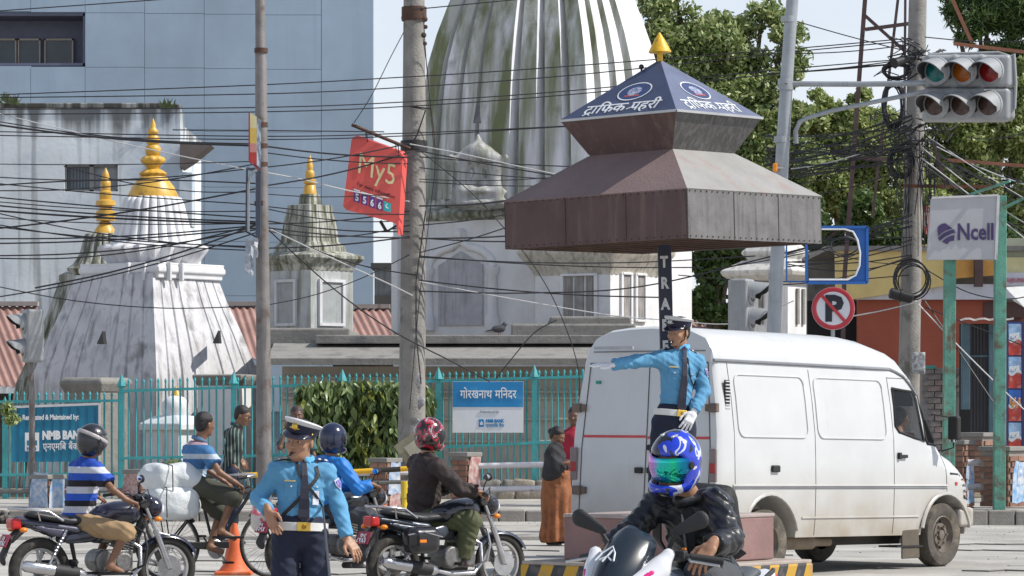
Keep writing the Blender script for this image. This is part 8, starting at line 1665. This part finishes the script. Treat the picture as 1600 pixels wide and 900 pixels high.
strap(o1.t, 'cross_strap', [o1.J['shL']-o1.sd*.055+o1.tn*.060+o1.ft*.015, o1.J['shL']-o1.sd*.062+o1.tn*.02+o1.ft*.062, o1.on_chest(.09, .84, .02), o1.on_chest(.05, .72, .022), o1.on_chest(0, .58, .026), o1.on_chest(-.06, .42, .022), o1.on_chest(-.12, .26, .016)], .022, m_strap, o1.ft); strap(o1.t, 'cross_strap', [o1.J['neck']-o1.sd*.045+o1.ft*.062+o1.tn*.02, o1.on_chest(-.035, .86, .03), o1.on_chest(.0, .74, .026), o1.on_chest(.07, .56, .024), o1.on_chest(.125, .40, .012), (.145, .33, .0)], .018, m_strap, o1.ft)
patch(o1.t, 'identity_card', [o1.on_chest(.055, .62, .026), o1.on_chest(.095, .62, .024), o1.on_chest(.095, .42, .024), o1.on_chest(.055, .42, .026)], mat('card_white', (.66, .68, .75), rough=.3, stain=.3, stc=(.3, .3, .5), stscale=30)); b = MB(); b.lathe([(.008, 0), (.010, .03), (.006, .045)], o1.hp(.095, 0, -.058), 10, o1.f-o1.u*.25); b.build('whistle', m_blkp, o1.t, True, smooth=50)
# ---- officer on the plinth pointing left
o2 = Person('traffic officer standing on the pink plinth under the canopy, pointing left with white gloves', 27.2, dict(head=(1060, 520, -.02), neck=(1063, 547, .02), shR=(1031, 561, -.06), shL=(1089, 567, .06), elR=(992, 565, -.14), wrR=(955, 570, -.24), elL=(1100, 611, .03), wrL=(1083, 645, -.12), hipR=(1037, 662), hipL=(1068, 662), knR=(1030, 733, -.02), knL=(1072, 733, .02), anR=(1026, 789, .0), anL=(1073, 789, .02), toeR=(1016, 799, -.14), toeL=(1068, 799, -.14)), face=(-.62, -.76, -.16), skin=sk1, res=.0095, hs=.98, w=.98, z=.85)
h2 = {'R': ((-1, -.25, 0), (0, -.25, 1), (.2, -1, .0), .08), 'L': ((-.45, -.35, -.85), (.2, -.9, .25), (-.8, -.3, .2), .35)}
o2.body(h2, gloves=True); o2.eyes(); o2.garment('trousers', m_polt, legs=2.0, torso=False, o=.018, fold=.005, lr=(.085, .068, .056)); o2.garment('shirt', m_pol, sleeves=1.95, o=.015, fold=.0062, hem=.08, seed=3, ffreq=80, sr=(.047, .040, .032)); o2.shoes(m_blkp); o2.hair(); police_kit(o2, .14, .22); cap_hat(o2, R(-6), 1.06, mat('badge_silver', (.5, .5, .48), rough=.3, metal=.7))
b = MB(); b.tube([o2.hp(.0, -.084, .03), o2.hp(.03, -.080, -.05), o2.hp(.075, -.01, -.108), o2.hp(.03, .080, -.05), o2.hp(0, .084, .03)], .005, 6); b.build('chin_strap', m_strap, o2.t, True, smooth=50); b = MB(); b.lathe([(.010, 0), (.013, .025), (.008, .045)], o2.hp(.092, 0, -.060), 10, o2.f-o2.u*.2); b.build('whistle', m_blkp, o2.t, True, smooth=50)
b = MB(); b.tube([o2.on_chest(.03, .90, .02), o2.on_chest(.06, .62, .03), o2.on_chest(.12, .52, .03), o2.J['shL']+o2.ft*.07-V(0, 0, .03), o2.J['shL']+V(0, 0, .06)], .006, 6); b.build('lanyard', m_strap, o2.t, True, smooth=60)
# ---- helmets
def helmet(s, m, visor_m, full=True, rad=(.148, .128, .148), extra=None, chin=True, dz=.0, open_face=False):
    c = s.J['head']+s.u*(.012+dz); f, u = s.f, s.u; r = f.cross(u).normalized(); A = M3(f, r, u); q = SDF(.009, .02)
    def p(a, b_, z): return tuple(c+f*a+r*b_+u*z)
    q.ell(p(-.010, 0, .022), rad, A); q.ell(p(-.012, 0, -.045), (rad[0]*.88, rad[1]*.93, .105), A, k=.03)
    if full: q.ell(p(.055, 0, -.085), (.098, .090, .055), A, k=.04)
    q.ell(p(.03, 0, -.060), (.085, .082, .115), A, k=.01, sub=True); q.plane(p(0, 0, -.142), tuple(-u))
    q.box(p(.140, 0, -.004), (.075, .15, .052), .014, M=A, k=.012, sub=True)
    if not full: q.box(p(.150, 0, -.075), (.085, .15, .085), .014, M=A, k=.012, sub=True)
    o = q.mesh('helmet', m, s.t, world=True)
    q = SDF(.008, .01); q.ell(p(-.006, 0, .010), (rad[0]+.001, rad[1]+.002, rad[2]*.92), A); q.ell(p(-.012, 0, .005), (rad[0]-.006, rad[1]-.008, rad[2]*.9), A, k=.002, sub=True); lo_ = -.068 if full else -.12; q.plane(p(0, 0, lo_), tuple(-u)); q.plane(p(0, 0, .056), tuple(u)); q.plane(p(.020, 0, 0), tuple(-f)); q.mesh('visor', visor_m, o, world=True)
    for y in (-1, 1): b = MB(); b.lathe([(.020, 0), (.016, .010)], p(.02, y*(rad[1]-.004), .012), 14, r*y); b.build('visor_pivot', m_strap, o, True, smooth=40)
    return o, p
def gloss(name, c, **k): return mat(name, c, rough=.18, var=.05, bump=0, coat=.6, **k)
# generic rider
def rider(label, Y, J, face, skin, top, bottom, hm, vm, sleeves=1.95, legs=2.0, group='motorcycle riders', tf=.008, sr=(.050, .043, .034), lr=(.082, .064, .050), full=True, shoe=None, w=1.0, grip=None, vis=None, hem=-.06, o=.016, feet=False, seed=2, belly=0, col_=None):
    s = Person(label, Y, J, face=face, skin=skin, group=group, w=w, res=.0105); fx = Vector((face[0], face[1], 0)).normalized()
    g = grip or {'R': ((fx.x, fx.y, -.25), (fx.x*.4, fx.y*.4, 1), (-fx.y*-1, 0, 0), .75), 'L': ((fx.x, fx.y, -.25), (fx.x*.4, fx.y*.4, 1), (0, 1, 0), .75)}
    lft = V(-fx.y, fx.x, 0); g = grip or {'R': ((fx.x, fx.y, -.35), (fx.x*.3, fx.y*.3, 1), tuple(lft), .75), 'L': ((fx.x, fx.y, -.35), (fx.x*.3, fx.y*.3, 1), tuple(-lft), .75)}
    s.body(g, feet=feet, ears=False); s.garment('trousers', bottom, legs=legs, torso=False, o=o, fold=.007, ffreq=62, lr=lr, seed=seed); s.garment('jacket' if sleeves > 1.5 else 'shirt', top, sleeves=sleeves, o=o+.004, fold=tf*.75, ffreq=66, hem=hem, sr=sr, seed=seed, belly=belly)
    if shoe: s.shoes(shoe)
    s.eyes(False); s.h = helmet(s, hm, vm, full, rad=(.148, .128, .148) if full else (.140, .122, .138)); return s
m_vclear = mat('visor_smoke', (.10, .10, .12), rough=.05, var=0, bump=0, alpha=.55, spec=.8)
m_strp = bands('rugby_stripes_b', ['#2450b4', '#c4c6ce', '#17161f', '#2554bd', '#bfc3cd', '#1a1822', '#2450b4', '#c2c6cf', '#1d49ad', '#1a1822', '#c6c9d0'][:9], [ZZ(801, 29.8), ZZ(791, 29.8), ZZ(782, 29.8), ZZ(771, 29.8), ZZ(760, 29.8), ZZ(750, 29.8), ZZ(739, 29.8), ZZ(729, 29.8)], 'Z')
r1 = rider('motorcyclist in blue, white and black striped shirt and tan shorts with grey open helmet', 29.8, dict(head=(145, 692), neck=(136, 717), shR=(150, 735, -.16), shL=(120, 732, .15), elR=(176, 765, -.26), wrR=(200, 782, -.24), elL=(140, 765, .25), wrL=(147, 775, .17), hipR=(127, 818, -.10), hipL=(115, 816, .10), knR=(196, 832, -.24), knL=(170, 832, .22), anR=(172, 880, -.22), anL=(150, 880, .2), toeR=(190, 894, -.16), toeL=(165, 894, .25)), (.88, .42, -.10), sk2, m_strp, mat('tan_shorts', (.36, .24, .13), rough=.85, var=.12, scale=6, bump=.8, bscale=5), mat('helmet_grey_band', (.02, .02, .026), rough=.25, coat=.4, var=.2, scale=3), m_vclear, sleeves=.72, legs=1.08, feet=True, full=False, w=1.10, sr=(.052, .052, .05), lr=(.086, .070, .066), belly=.01, hem=-.22, tf=.010)
b = MB(); c = r1.J['head']; 
q = SDF(.009, .01); q.ell(r1.h[1](-.010, 0, .030), (.151, .131, .150), r1.A); q.plane(r1.h[1](0, 0, .058), tuple((r1.u+r1.f*.35).normalized())); q.plane(r1.h[1](0, 0, .020), tuple((-r1.u-r1.f*.35).normalized())); q.mesh('helmet_stripe', mat('helmet_silver', (.42, .38, .38), rough=.3, coat=.3), r1.h[0], world=True)
for a in 'R': q = SDF(.008, .015); an, to = r1.J['anR'], r1.J['toeR']; q.box(tuple((an+to)/2-V(0, 0, .052)), (.11, .04, .006), .006, M=M3((to-an).normalized(), V(0, 1, 0), V(0, 0, 1))); q.cap(to-V(0, 0, .03)+V(-.05, .03, .04), to+V(-.02, -.03, .0), .006, .006); q.mesh('sandal', m_strap, r1.t, world=True)
r2 = rider('motorcyclist in bright blue jacket and glossy navy helmet behind the foreground officer', 33.4, dict(head=(521, 689), neck=(517, 714), shR=(534, 728, -.16), shL=(502, 724, .15), elR=(560, 764, -.26), wrR=(582, 757, -.22), elL=(540, 760, .25), wrL=(556, 755, .2), hipR=(512, 800, -.1), hipL=(500, 798, .1), knR=(575, 806, -.22), knL=(555, 806, .2), anR=(561, 876, -.2), anL=(545, 876, .2), toeR=(578, 892, -.16), toeL=(560, 892, .2)), (.75, .64, -.08), sk2, mat('bright_blue_jacket', (.01, .17, .55), rough=.6, var=.12, scale=4, bump=.8, bscale=5), mat('dark_grey_trousers', (.045, .05, .06), rough=.8, var=.15), gloss('helmet_navy', (.012, .018, .05)), mat('visor_dark', (.015, .017, .02), rough=.05, var=0, bump=0), shoe=m_blkm, seed=5, tf=.010, w=1.12, sr=(.056, .048, .036))
b = MB(); b.sphere(r2.J['neck']+V(-.05, -.03, -.06), 1, 12, 8, (.12, .10, .05)); b.build('jacket_collar', mat('bright_blue_jacket', (.01, .17, .55)), r2.t, True, smooth=60)
m_hpat = mat('helmet_red_pattern', (.45, .015, .035), rough=.2, coat=.6, var=0, bump=0, stain=1.0, stc=(.015, .012, .014), stscale=9, streak=.15, sc2=(.6, .55, .58), sscale=12)
r3 = rider('motorcyclist in dark brown jacket and olive trousers with red patterned helmet', 30.8, dict(head=(672, 683), neck=(666, 709), shR=(684, 730, -.17), shL=(650, 724, .16), elR=(720, 765, -.28), wrR=(748, 768, -.26), elL=(690, 762, .25), wrL=(705, 760, .18), hipR=(667, 812, -.11), hipL=(654, 810, .1), knR=(736, 814, -.24), knL=(715, 815, .2), anR=(722, 872, -.22), anL=(705, 872, .2), toeR=(740, 890, -.16), toeL=(720, 890, .22)), (.84, .52, -.10), sk1, mat('brown_jacket', (.032, .020, .019), rough=.75, var=.2, scale=4, bump=.8, bscale=5), mat('olive_trousers', (.085, .095, .045), rough=.85, var=.15, scale=5, bump=.8, bscale=5), m_hpat, mat('visor_dark', (.015, .017, .02)), shoe=mat('maroon_shoe', (.04, .014, .016), rough=.4), w=1.22, tf=.012, sr=(.062, .055, .042), lr=(.092, .080, .066), belly=.02, seed=7, hem=-.14)
# ---- near rider in leather jacket
s = r4 = Person('motorcyclist in black leather jacket and blue patterned helmet with mirrored visor, nearest the camera', 15.6, dict(head=(1054, 730, -.10), neck=(1080, 776, .05), shR=(1028, 787, .08), shL=(1117, 784, -.05), elR=(988, 830, .0), wrR=(946, 858, -.02), elL=(1140, 843, -.22), wrL=(1112, 852, -.42), hipR=(1083, 905, .35), hipL=(1125, 905, .25), knR=(1040, 935, .12), knL=(1098, 905, -.28), anR=(1060, 1040, .2), anL=(1110, 1040, -.1), toeR=(1040, 1070, 0), toeL=(1085, 1070, -.3)), face=(-.62, -.74, -.22), up=(.16, .0, 1), skin=sk1, res=.008, w=1.02, group='motorcycle riders')
s.body({'L': ((-.55, -.38, -.74), (-.25, -.80, .50), (-.7, .2, .3), .38), 'R': ((-.7, -.5, -.4), (-.3, -.4, .8), (.6, -.6, 0), .6)}, ears=False, res=.006)
m_lea = mat('black_leather', (.012, .013, .016), rough=.36, var=.15, scale=8, bump=.35, bscale=16, spec=.5)
s.garment('trousers', mat('faded_black_jeans', (.06, .065, .075), rough=.85, var=.2, scale=6, bump=.3), legs=2.0, torso=False, o=.018, fold=.006, lr=(.090, .074, .056)); s.garment('jacket', m_lea, sleeves=1.96, o=.020, fold=.008, hem=-.03, ffreq=72, sr=(.050, .043, .034), seed=4)
q = SDF(.010, .03)   # jacket collar and scarf
q.cap(s.J['neck']+V(-.06, -.08, -.02), s.J['neck']+V(.06, -.05, .0), .035, .035).cap(s.J['neck']+V(.06, -.05, 0), s.J['neck']+V(.09, .05, .02), .035, .03); q.mesh('jacket_collar', m_lea, s.t, world=True, fold=.004)
strap(s.t, 'jacket_zip', [s.on_chest(-.01, v, .018) for v in (.95, .8, .6, .4, .2)], .012, mat('zip_metal', (.3, .3, .3), rough=.3, metal=.8), s.ft)
q = SDF(.009, .02); q.cap(s.on_chest(.02, .95, .0), s.on_chest(.01, .55, .01), .035, .02, flat=(s.ft, .5)); q.mesh('scarf', mat('dark_scarf', (.02, .022, .026), rough=.9), s.t, world=True, fold=.003)
s.eyes(False)
# helmet: patterned shell through a node material in the helmet's own coordinates
def pattern_helmet_mat(name='helmet_blue_pattern', hd=None, pal=None, sc_=7.5, dist=1.2):
    hd = hd or r4.J['head']; pal = pal or [(0, (.01, .012, .02)), (.43, (.01, .04, .52)), (.56, (.55, .58, .66)), (.62, (.012, .05, .50)), (.70, (.25, .26, .30))]
    m = bpy.data.materials.new(name); m.use_nodes = True; N = m.node_tree.nodes; L = m.node_tree.links; b = N['Principled BSDF']; b.inputs['Roughness'].default_value = .16; b.inputs['Coat Weight'].default_value = .7
    tx = N.new('ShaderNodeTexCoord'); mp_2 = N.new('ShaderNodeMapping'); mp_2.inputs['Location'].default_value = tuple(-x for x in hd); L.new(tx.outputs['Object'], mp_2.inputs[0])
    n1 = N.new('ShaderNodeTexNoise'); n1.inputs['Scale'].default_value = sc_; n1.inputs['Detail'].default_value = 1.5; n1.inputs['Distortion'].default_value = dist; L.new(mp_2.outputs[0], n1.inputs['Vector'])
    cr = N.new('ShaderNodeValToRGB'); cr.color_ramp.interpolation = 'CONSTANT'; e = cr.color_ramp.elements
    e[0].position = 0; e[0].color = (*pal[0][1], 1); e[1].position = pal[1][0]; e[1].color = (*pal[1][1], 1)
    for pos, c in pal[2:]: x = e.new(pos); x.color = (*c, 1)
    L.new(n1.outputs[0], cr.inputs[0]); L.new(cr.outputs[0], b.inputs['Base Color']); return m
def iridium():
    m = bpy.data.materials.new('iridium_visor'); m.use_nodes = True; N = m.node_tree.nodes; L = m.node_tree.links; b = N['Principled BSDF']; b.inputs['Roughness'].default_value = .06; b.inputs['Metallic'].default_value = .8
    tx = N.new('ShaderNodeTexCoord'); mp_2 = N.new('ShaderNodeMapping'); mp_2.inputs['Location'].default_value = tuple(-x for x in r4.J['head']); L.new(tx.outputs['Object'], mp_2.inputs[0]); sp_ = N.new('ShaderNodeSeparateXYZ'); L.new(mp_2.outputs[0], sp_.inputs[0])
    n1 = N.new('ShaderNodeTexNoise'); n1.inputs['Scale'].default_value = 9; n1.inputs['Detail'].default_value = 3; L.new(mp_2.outputs[0], n1.inputs['Vector']); ma = N.new('ShaderNodeMath'); ma.operation = 'MULTIPLY_ADD'; ma.inputs[1].default_value = .10; L.new(n1.outputs[0], ma.inputs[0]); L.new(sp_.outputs[0], ma.inputs[2])
    r = N.new('ShaderNodeMapRange'); r.inputs[1].default_value = -.09; r.inputs[2].default_value = .14; L.new(ma.outputs[0], r.inputs[0]); cr = N.new('ShaderNodeValToRGB'); e = cr.color_ramp.elements; e[0].color = (.75, .12, .45, 1); e[1].color = (.01, .03, .35, 1)
    for pos, c in ((.16, (.35, .25, .65, 1)), (.30, (.03, .55, .55, 1)), (.52, (.02, .62, .30, 1)), (.72, (.01, .30, .42, 1))): x = e.new(pos); x.color = c
    L.new(r.outputs[0], cr.inputs[0]); L.new(cr.outputs[0], b.inputs['Base Color']); return m
r3.h[0].data.materials[0] = pattern_helmet_mat('helmet_red_swirl', r3.J['head'], [(0, (.014, .012, .014)), (.46, (.42, .012, .035)), (.56, (.02, .016, .018)), (.60, (.55, .50, .54)), (.635, (.45, .015, .04)), (.72, (.02, .02, .02))], 9.0, 1.6)
ho, hp_ = helmet(s, pattern_helmet_mat(), iridium(), True, rad=(.137, .113, .136), dz=.005)
b = MB(); b.bar(hp_(.135, -.035, -.095), hp_(.135, .035, -.095), .012, .018); b.build('chin_vent', m_strap, ho, True, bevel=.004); q = SDF(.008, .01); q.cap(hp_(.05, -.03, .143), hp_(-.06, -.035, .143), .013, .010, flat=(s.u, .5)).cap(hp_(.05, .03, .143), hp_(-.06, .035, .143), .013, .010, flat=(s.u, .5)); q.mesh('top_vent', gloss('helmet_silver_gloss', (.35, .36, .40)), ho, world=True)
bp_ = thing('backpack', 'black backpack on the back of the leather jacket rider', 'backpack', s.J['neck']+V(.1, .2, -.35)); q = SDF(.012, .05); c = s.hc+s.tv*.45-s.ft*.165; q.box(tuple(c), (.09, .04, .14), .045, M=M3(s.sd2, s.ft, s.tn)); q.box(tuple(c-s.ft*.07-s.tn*.06), (.07, .02, .07), .025, M=M3(s.sd2, s.ft, s.tn)); q.mesh('pack_body', mat('nylon_black', (.013, .013, .015), rough=.7, bump=.4), bp_, world=True, fold=.006)
for sg in (-1, 1): strap(bp_, 'shoulder_strap', [s.hc+s.tv*.9-s.ft*.14+s.sd2*sg*.10, s.hc+s.tv*1.06+s.sd2*sg*.13-s.ft*.03, s.hc+s.tv*.93+s.sd2*sg*.14+s.ft*.10, s.hc+s.tv*.6+s.sd2*sg*.17+s.ft*.08, s.hc+s.tv*.3+s.sd2*sg*.19-s.ft*.02], .05, mat('nylon_black', (.013, .013, .015)), (s.ft+s.tn*.5+s.sd2*sg*.3), .010)
# ---- cyclist
YC = 33.5
m_cyc = bands('cyclist_stripes', ['#3f6a98', '#9fb4c4', '#3d6d9e', '#b4bdc6', '#4377a8', '#b39aa6', '#46719a'], [ZZ(741, YC), ZZ(733, YC), ZZ(717, YC), ZZ(709, YC), ZZ(695, YC), ZZ(687, YC)], 'Z')
s = c1 = Person('cyclist with black hair in pale blue striped polo shirt riding the loaded bicycle', YC, dict(head=(320, 664), neck=(310, 692), shR=(324, 708, -.16), shL=(296, 704, .15), elR=(343, 738, -.26), wrR=(368, 754, -.24), elL=(325, 735, .22), wrL=(350, 752, .22), hipR=(306, 757, -.10), hipL=(294, 756, .10), knR=(364, 778, -.18), knL=(345, 800, .12), anR=(345, 826, -.16), anL=(328, 850, .1), toeR=(366, 841, -.12), toeL=(346, 862, .12)), face=(.68, .72, -.10), skin=sk2, group='cyclists and pedestrians', res=.0105, w=.98)
s.body({'R': ((.75, .35, -.5), (.4, .1, 1), (-.4, .8, 0), .7), 'L': ((.75, .35, -.5), (.4, .1, 1), (.4, -.8, 0), .7)}, feet=True); s.eyes(); s.hair(); s.garment('shorts', mat('olive_shorts', (.055, .055, .040), rough=.85, var=.2), legs=1.22, torso=False, o=.018, fold=.006, lr=(.088, .075, .065)); s.garment('polo_shirt', m_cyc, sleeves=.62, o=.018, fold=.006, ffreq=64, hem=-.16, sr=(.052, .052, .05), seed=9); s.collar(mat('polo_collar', (.10, .2, .33), rough=.8))
q = SDF(.008, .015); q.box(tuple((s.J['anR']+s.J['toeR'])/2-V(0, 0, .038)), (.12, .04, .006), .006, M=M3((s.J['toeR']-s.J['anR']).normalized(), V(0, 1, 0), V(0, 0, 1))); q.mesh('sandal', m_strap, s.t, world=True)
# ---- pedestrians
m_pin = bands('pinstripe_shirt', ['#15231f', '#6d7f7c'], [.030], 'X', repeat=.042)
s = w1 = Person('man in dark pinstriped shirt and glasses walking past the left pole, looking right', 42, dict(head=(379, 650), neck=(369, 669), shR=(363, 680, -.16), shL=(358, 678, .14), elR=(356, 706, -.16), wrR=(365, 728, -.12), elL=(366, 704, .15), wrL=(376, 718, .0), hipR=(362, 738, -.08), hipL=(359, 738, .08), knR=(366, 790, -.08), knL=(352, 790, .08), anR=(362, 842, -.08), anL=(345, 842, .08), toeR=(380, 848, -.1), toeL=(362, 848, .06)), face=(.90, -.25, -.28), skin=sk2, group='cyclists and pedestrians', res=.011)
s.body({'R': ((.2, -.1, -.95), (0, -1, 0), (1, 0, 0), .3), 'L': ((.5, -.1, -.8), (.4, -.6, .5), (.6, 0, .3), .3)}); s.eyes(); s.hair(); s.garment('trousers', m_polt, legs=2.0, torso=False, o=.016); s.garment('shirt', m_pin, sleeves=1.85, o=.016, fold=.008, hem=-.12, seed=6); s.collar(mat('dark_green_collar', (.03, .06, .055), rough=.8), .06); s.shoes(m_blkm)
b = MB()
for y in (-1, 1): b.torus(s.hp(.100, y*.033, .008), .021, .0025, s.f, 16, 5)
b.bar(s.hp(.100, -.012, .012), s.hp(.100, .012, .012), .004); b.bar(s.hp(.10, -.054, .012), s.hp(.0, -.080, .012), .004); b.build('spectacles', m_strap, s.t, True)
s = w2 = Person('man holding a hand to his head, hidden behind the white cap of the foreground officer', 43, dict(head=(464, 650), neck=(466, 668), shR=(447, 681, .0), shL=(484, 681, .05), elR=(437, 700, -.28), wrR=(446, 675, -.22), elL=(490, 712, 0), wrL=(488, 738, -.05), hipR=(458, 742), hipL=(474, 742), knR=(458, 790), knL=(476, 790), anR=(457, 838), anL=(478, 838), toeR=(455, 845, -.15), toeL=(480, 845, -.15)), face=(.1, -.95, -.1), skin=sk3, group='cyclists and pedestrians', res=.011)
s.body({'R': ((.15, .3, 1), (-.5, -.8, 0), (.7, -.2, 0), .2), 'L': ((0, 0, -1), (1, 0, 0), (0, -1, 0), .3)}); s.eyes(); s.hair(mat('thin_hair', (.05, .035, .03), rough=.6)); s.garment('trousers', m_polt, legs=2.0, torso=False, o=.016); s.garment('shirt', mat('teal_shirt', (.03, .12, .13), rough=.8), sleeves=.75, o=.016); s.shoes(m_blkm)
s = w3 = Person('woman in black shawl and long rust orange skirt standing beside the rear of the van', 42, dict(head=(871, 682), neck=(867, 698), shR=(863, 709, -.15), shL=(866, 708, .14), elR=(869, 732, -.2), wrR=(884, 724, -.2), elL=(876, 730, .14), wrL=(888, 722, .0), hipR=(870, 755, -.08), hipL=(872, 755, .08), knR=(868, 800, -.08), knL=(874, 800, .08), anR=(862, 842, -.07), anL=(872, 840, .08), toeR=(874, 851, -.10), toeL=(886, 848, .06)), face=(.80, -.35, -.42), skin=sk2, group='cyclists and pedestrians', res=.010, hs=.93, w=.95)
s.body({'R': ((1, -.1, .1), (0, -.3, 1), (0, 1, 0), .35), 'L': ((1, -.2, .1), (0, -.2, 1), (0, -1, 0), .35)}); s.eyes(); s.hair(extra=lambda q, p: q.ell(p(-.115, 0, .02), (.04, .045, .045)))
q = SDF(.013, .06); q.ell(tuple(P(871, 742, 42)), (.17, .17, .12)); q.cap(P(870, 750, 42), P(870, 838, 42), .185, .20, k=.05, flat=((0, 1, 0), .95)); q.cap(P(868, 820, 41.95), P(860, 842, 41.95), .13, .10, k=.06); q.plane(tuple(P(870, 846, 42)), (0.1, 0, -1)); q.plane(tuple(P(870, 735, 42)), (0, 0, 1)); g = q.mesh('skirt', mat('rust_skirt', (.27, .10, .04), rough=.85, var=.3, scale=14, bump=.3), s.t, world=True, fold=.016, ffreq=14)
me = g.data   # vertical pleats
for v in me.vertices:
    dx, dy = v.co.x-P(870, 0, 42).x, v.co.y-42; th = math.atan2(dy, dx); k_ = .016*min(1, max(0, (P(0, 745, 42).z-v.co.z)/.5))*math.sin(11*th+1.3*math.sin(3*th)); v.co.x += dx*k_/.18; v.co.y += dy*k_/.18
q = SDF(.012, .04); s.torso(q, .03, False); s.arm(q, 'R', .03, 1.75, r_=(.062, .055, .045)); s.arm(q, 'L', .03, 1.75, r_=(.062, .055, .045)); q.cap(P(864, 735, 41.9), P(870, 700, 41.9), .13, .07, k=.06, flat=((0, 1, 0), .9)); q.cap(P(858, 742, 41.9), P(862, 705, 41.95), .08, .07, k=.05); q.mesh('shawl', mat('black_shawl', (.03, .03, .034), rough=.9, var=.25, scale=8, bump=.5), s.t, world=True, fold=.012, ffreq=32); s.shoes(m_blkm)
s = w4 = Person('person in red top half hidden behind the rear corner of the van', 44, dict(head=(897, 651), neck=(898, 668), shR=(885, 680, 0), shL=(912, 680, .05), elR=(883, 705), wrR=(886, 728, -.1), elL=(915, 705), wrL=(915, 728), hipR=(892, 735), hipL=(906, 735), knR=(892, 790), knL=(906, 790), anR=(892, 838), anL=(908, 838), toeR=(888, 845, -.15), toeL=(905, 845, -.15)), face=(-.2, -.95, -.1), skin=sk3, group='cyclists and pedestrians', res=.012)
s.body({'R': ((0, 0, -1), (-1, 0, 0), (0, -1, 0), .3), 'L': ((0, 0, -1), (1, 0, 0), (0, -1, 0), .3)}); s.hair(extra=lambda q, p: q.cap(p(-.07, 0, .02), p(-.08, 0, -.12), .05, .04)); s.garment('trousers', m_polt, legs=2.0, torso=False, o=.016); s.garment('red_top', mat('crimson_cloth', (.32, .015, .035), rough=.85, var=.15), sleeves=1.9, o=.018, fold=.008, hem=-.3); s.shoes(m_blkm)
# van driver
vr = Matrix.Rotation(R(50), 3, 'Z')
def vl(x, y, z): return van.location+vr @ V(x, y, z)
vf = vr @ V(1, 0, 0)
s = dv = Person('driver at the wheel seen dimly through the side window of the van', 36, dict(head=vl(3.87, -0.56, 1.60), neck=vl(3.81, -0.56, 1.45), shR=vl(3.82, -0.74, 1.38), shL=vl(3.82, -0.38, 1.38), elR=vl(3.97, -0.78, 1.18), wrR=vl(4.11, -0.68, 1.36), elL=vl(3.97, -0.34, 1.18), wrL=vl(4.11, -0.44, 1.36), hipR=vl(3.79, -0.64, 0.98), hipL=vl(3.79, -0.46, 0.98), knR=vl(4.22, -0.64, 1.00), knL=vl(4.22, -0.44, 1.00), anR=vl(4.35, -0.64, 0.70), anL=vl(4.35, -0.44, 0.70)), face=tuple(vf), skin=sk1, res=.012, world=True)
s.body({'R': (tuple(vf), (0, 0, 1), tuple(vr @ V(0, 1, 0)), .8), 'L': (tuple(vf), (0, 0, 1), tuple(vr @ V(0, -1, 0)), .8)}); s.eyes(); s.hair(); s.garment('trousers', m_polt, legs=1.9, torso=False, o=.014); s.garment('shirt', mat('maroon_shirt', (.12, .03, .04), rough=.8), sleeves=.8, o=.016)
bpy.context.view_layer.update()
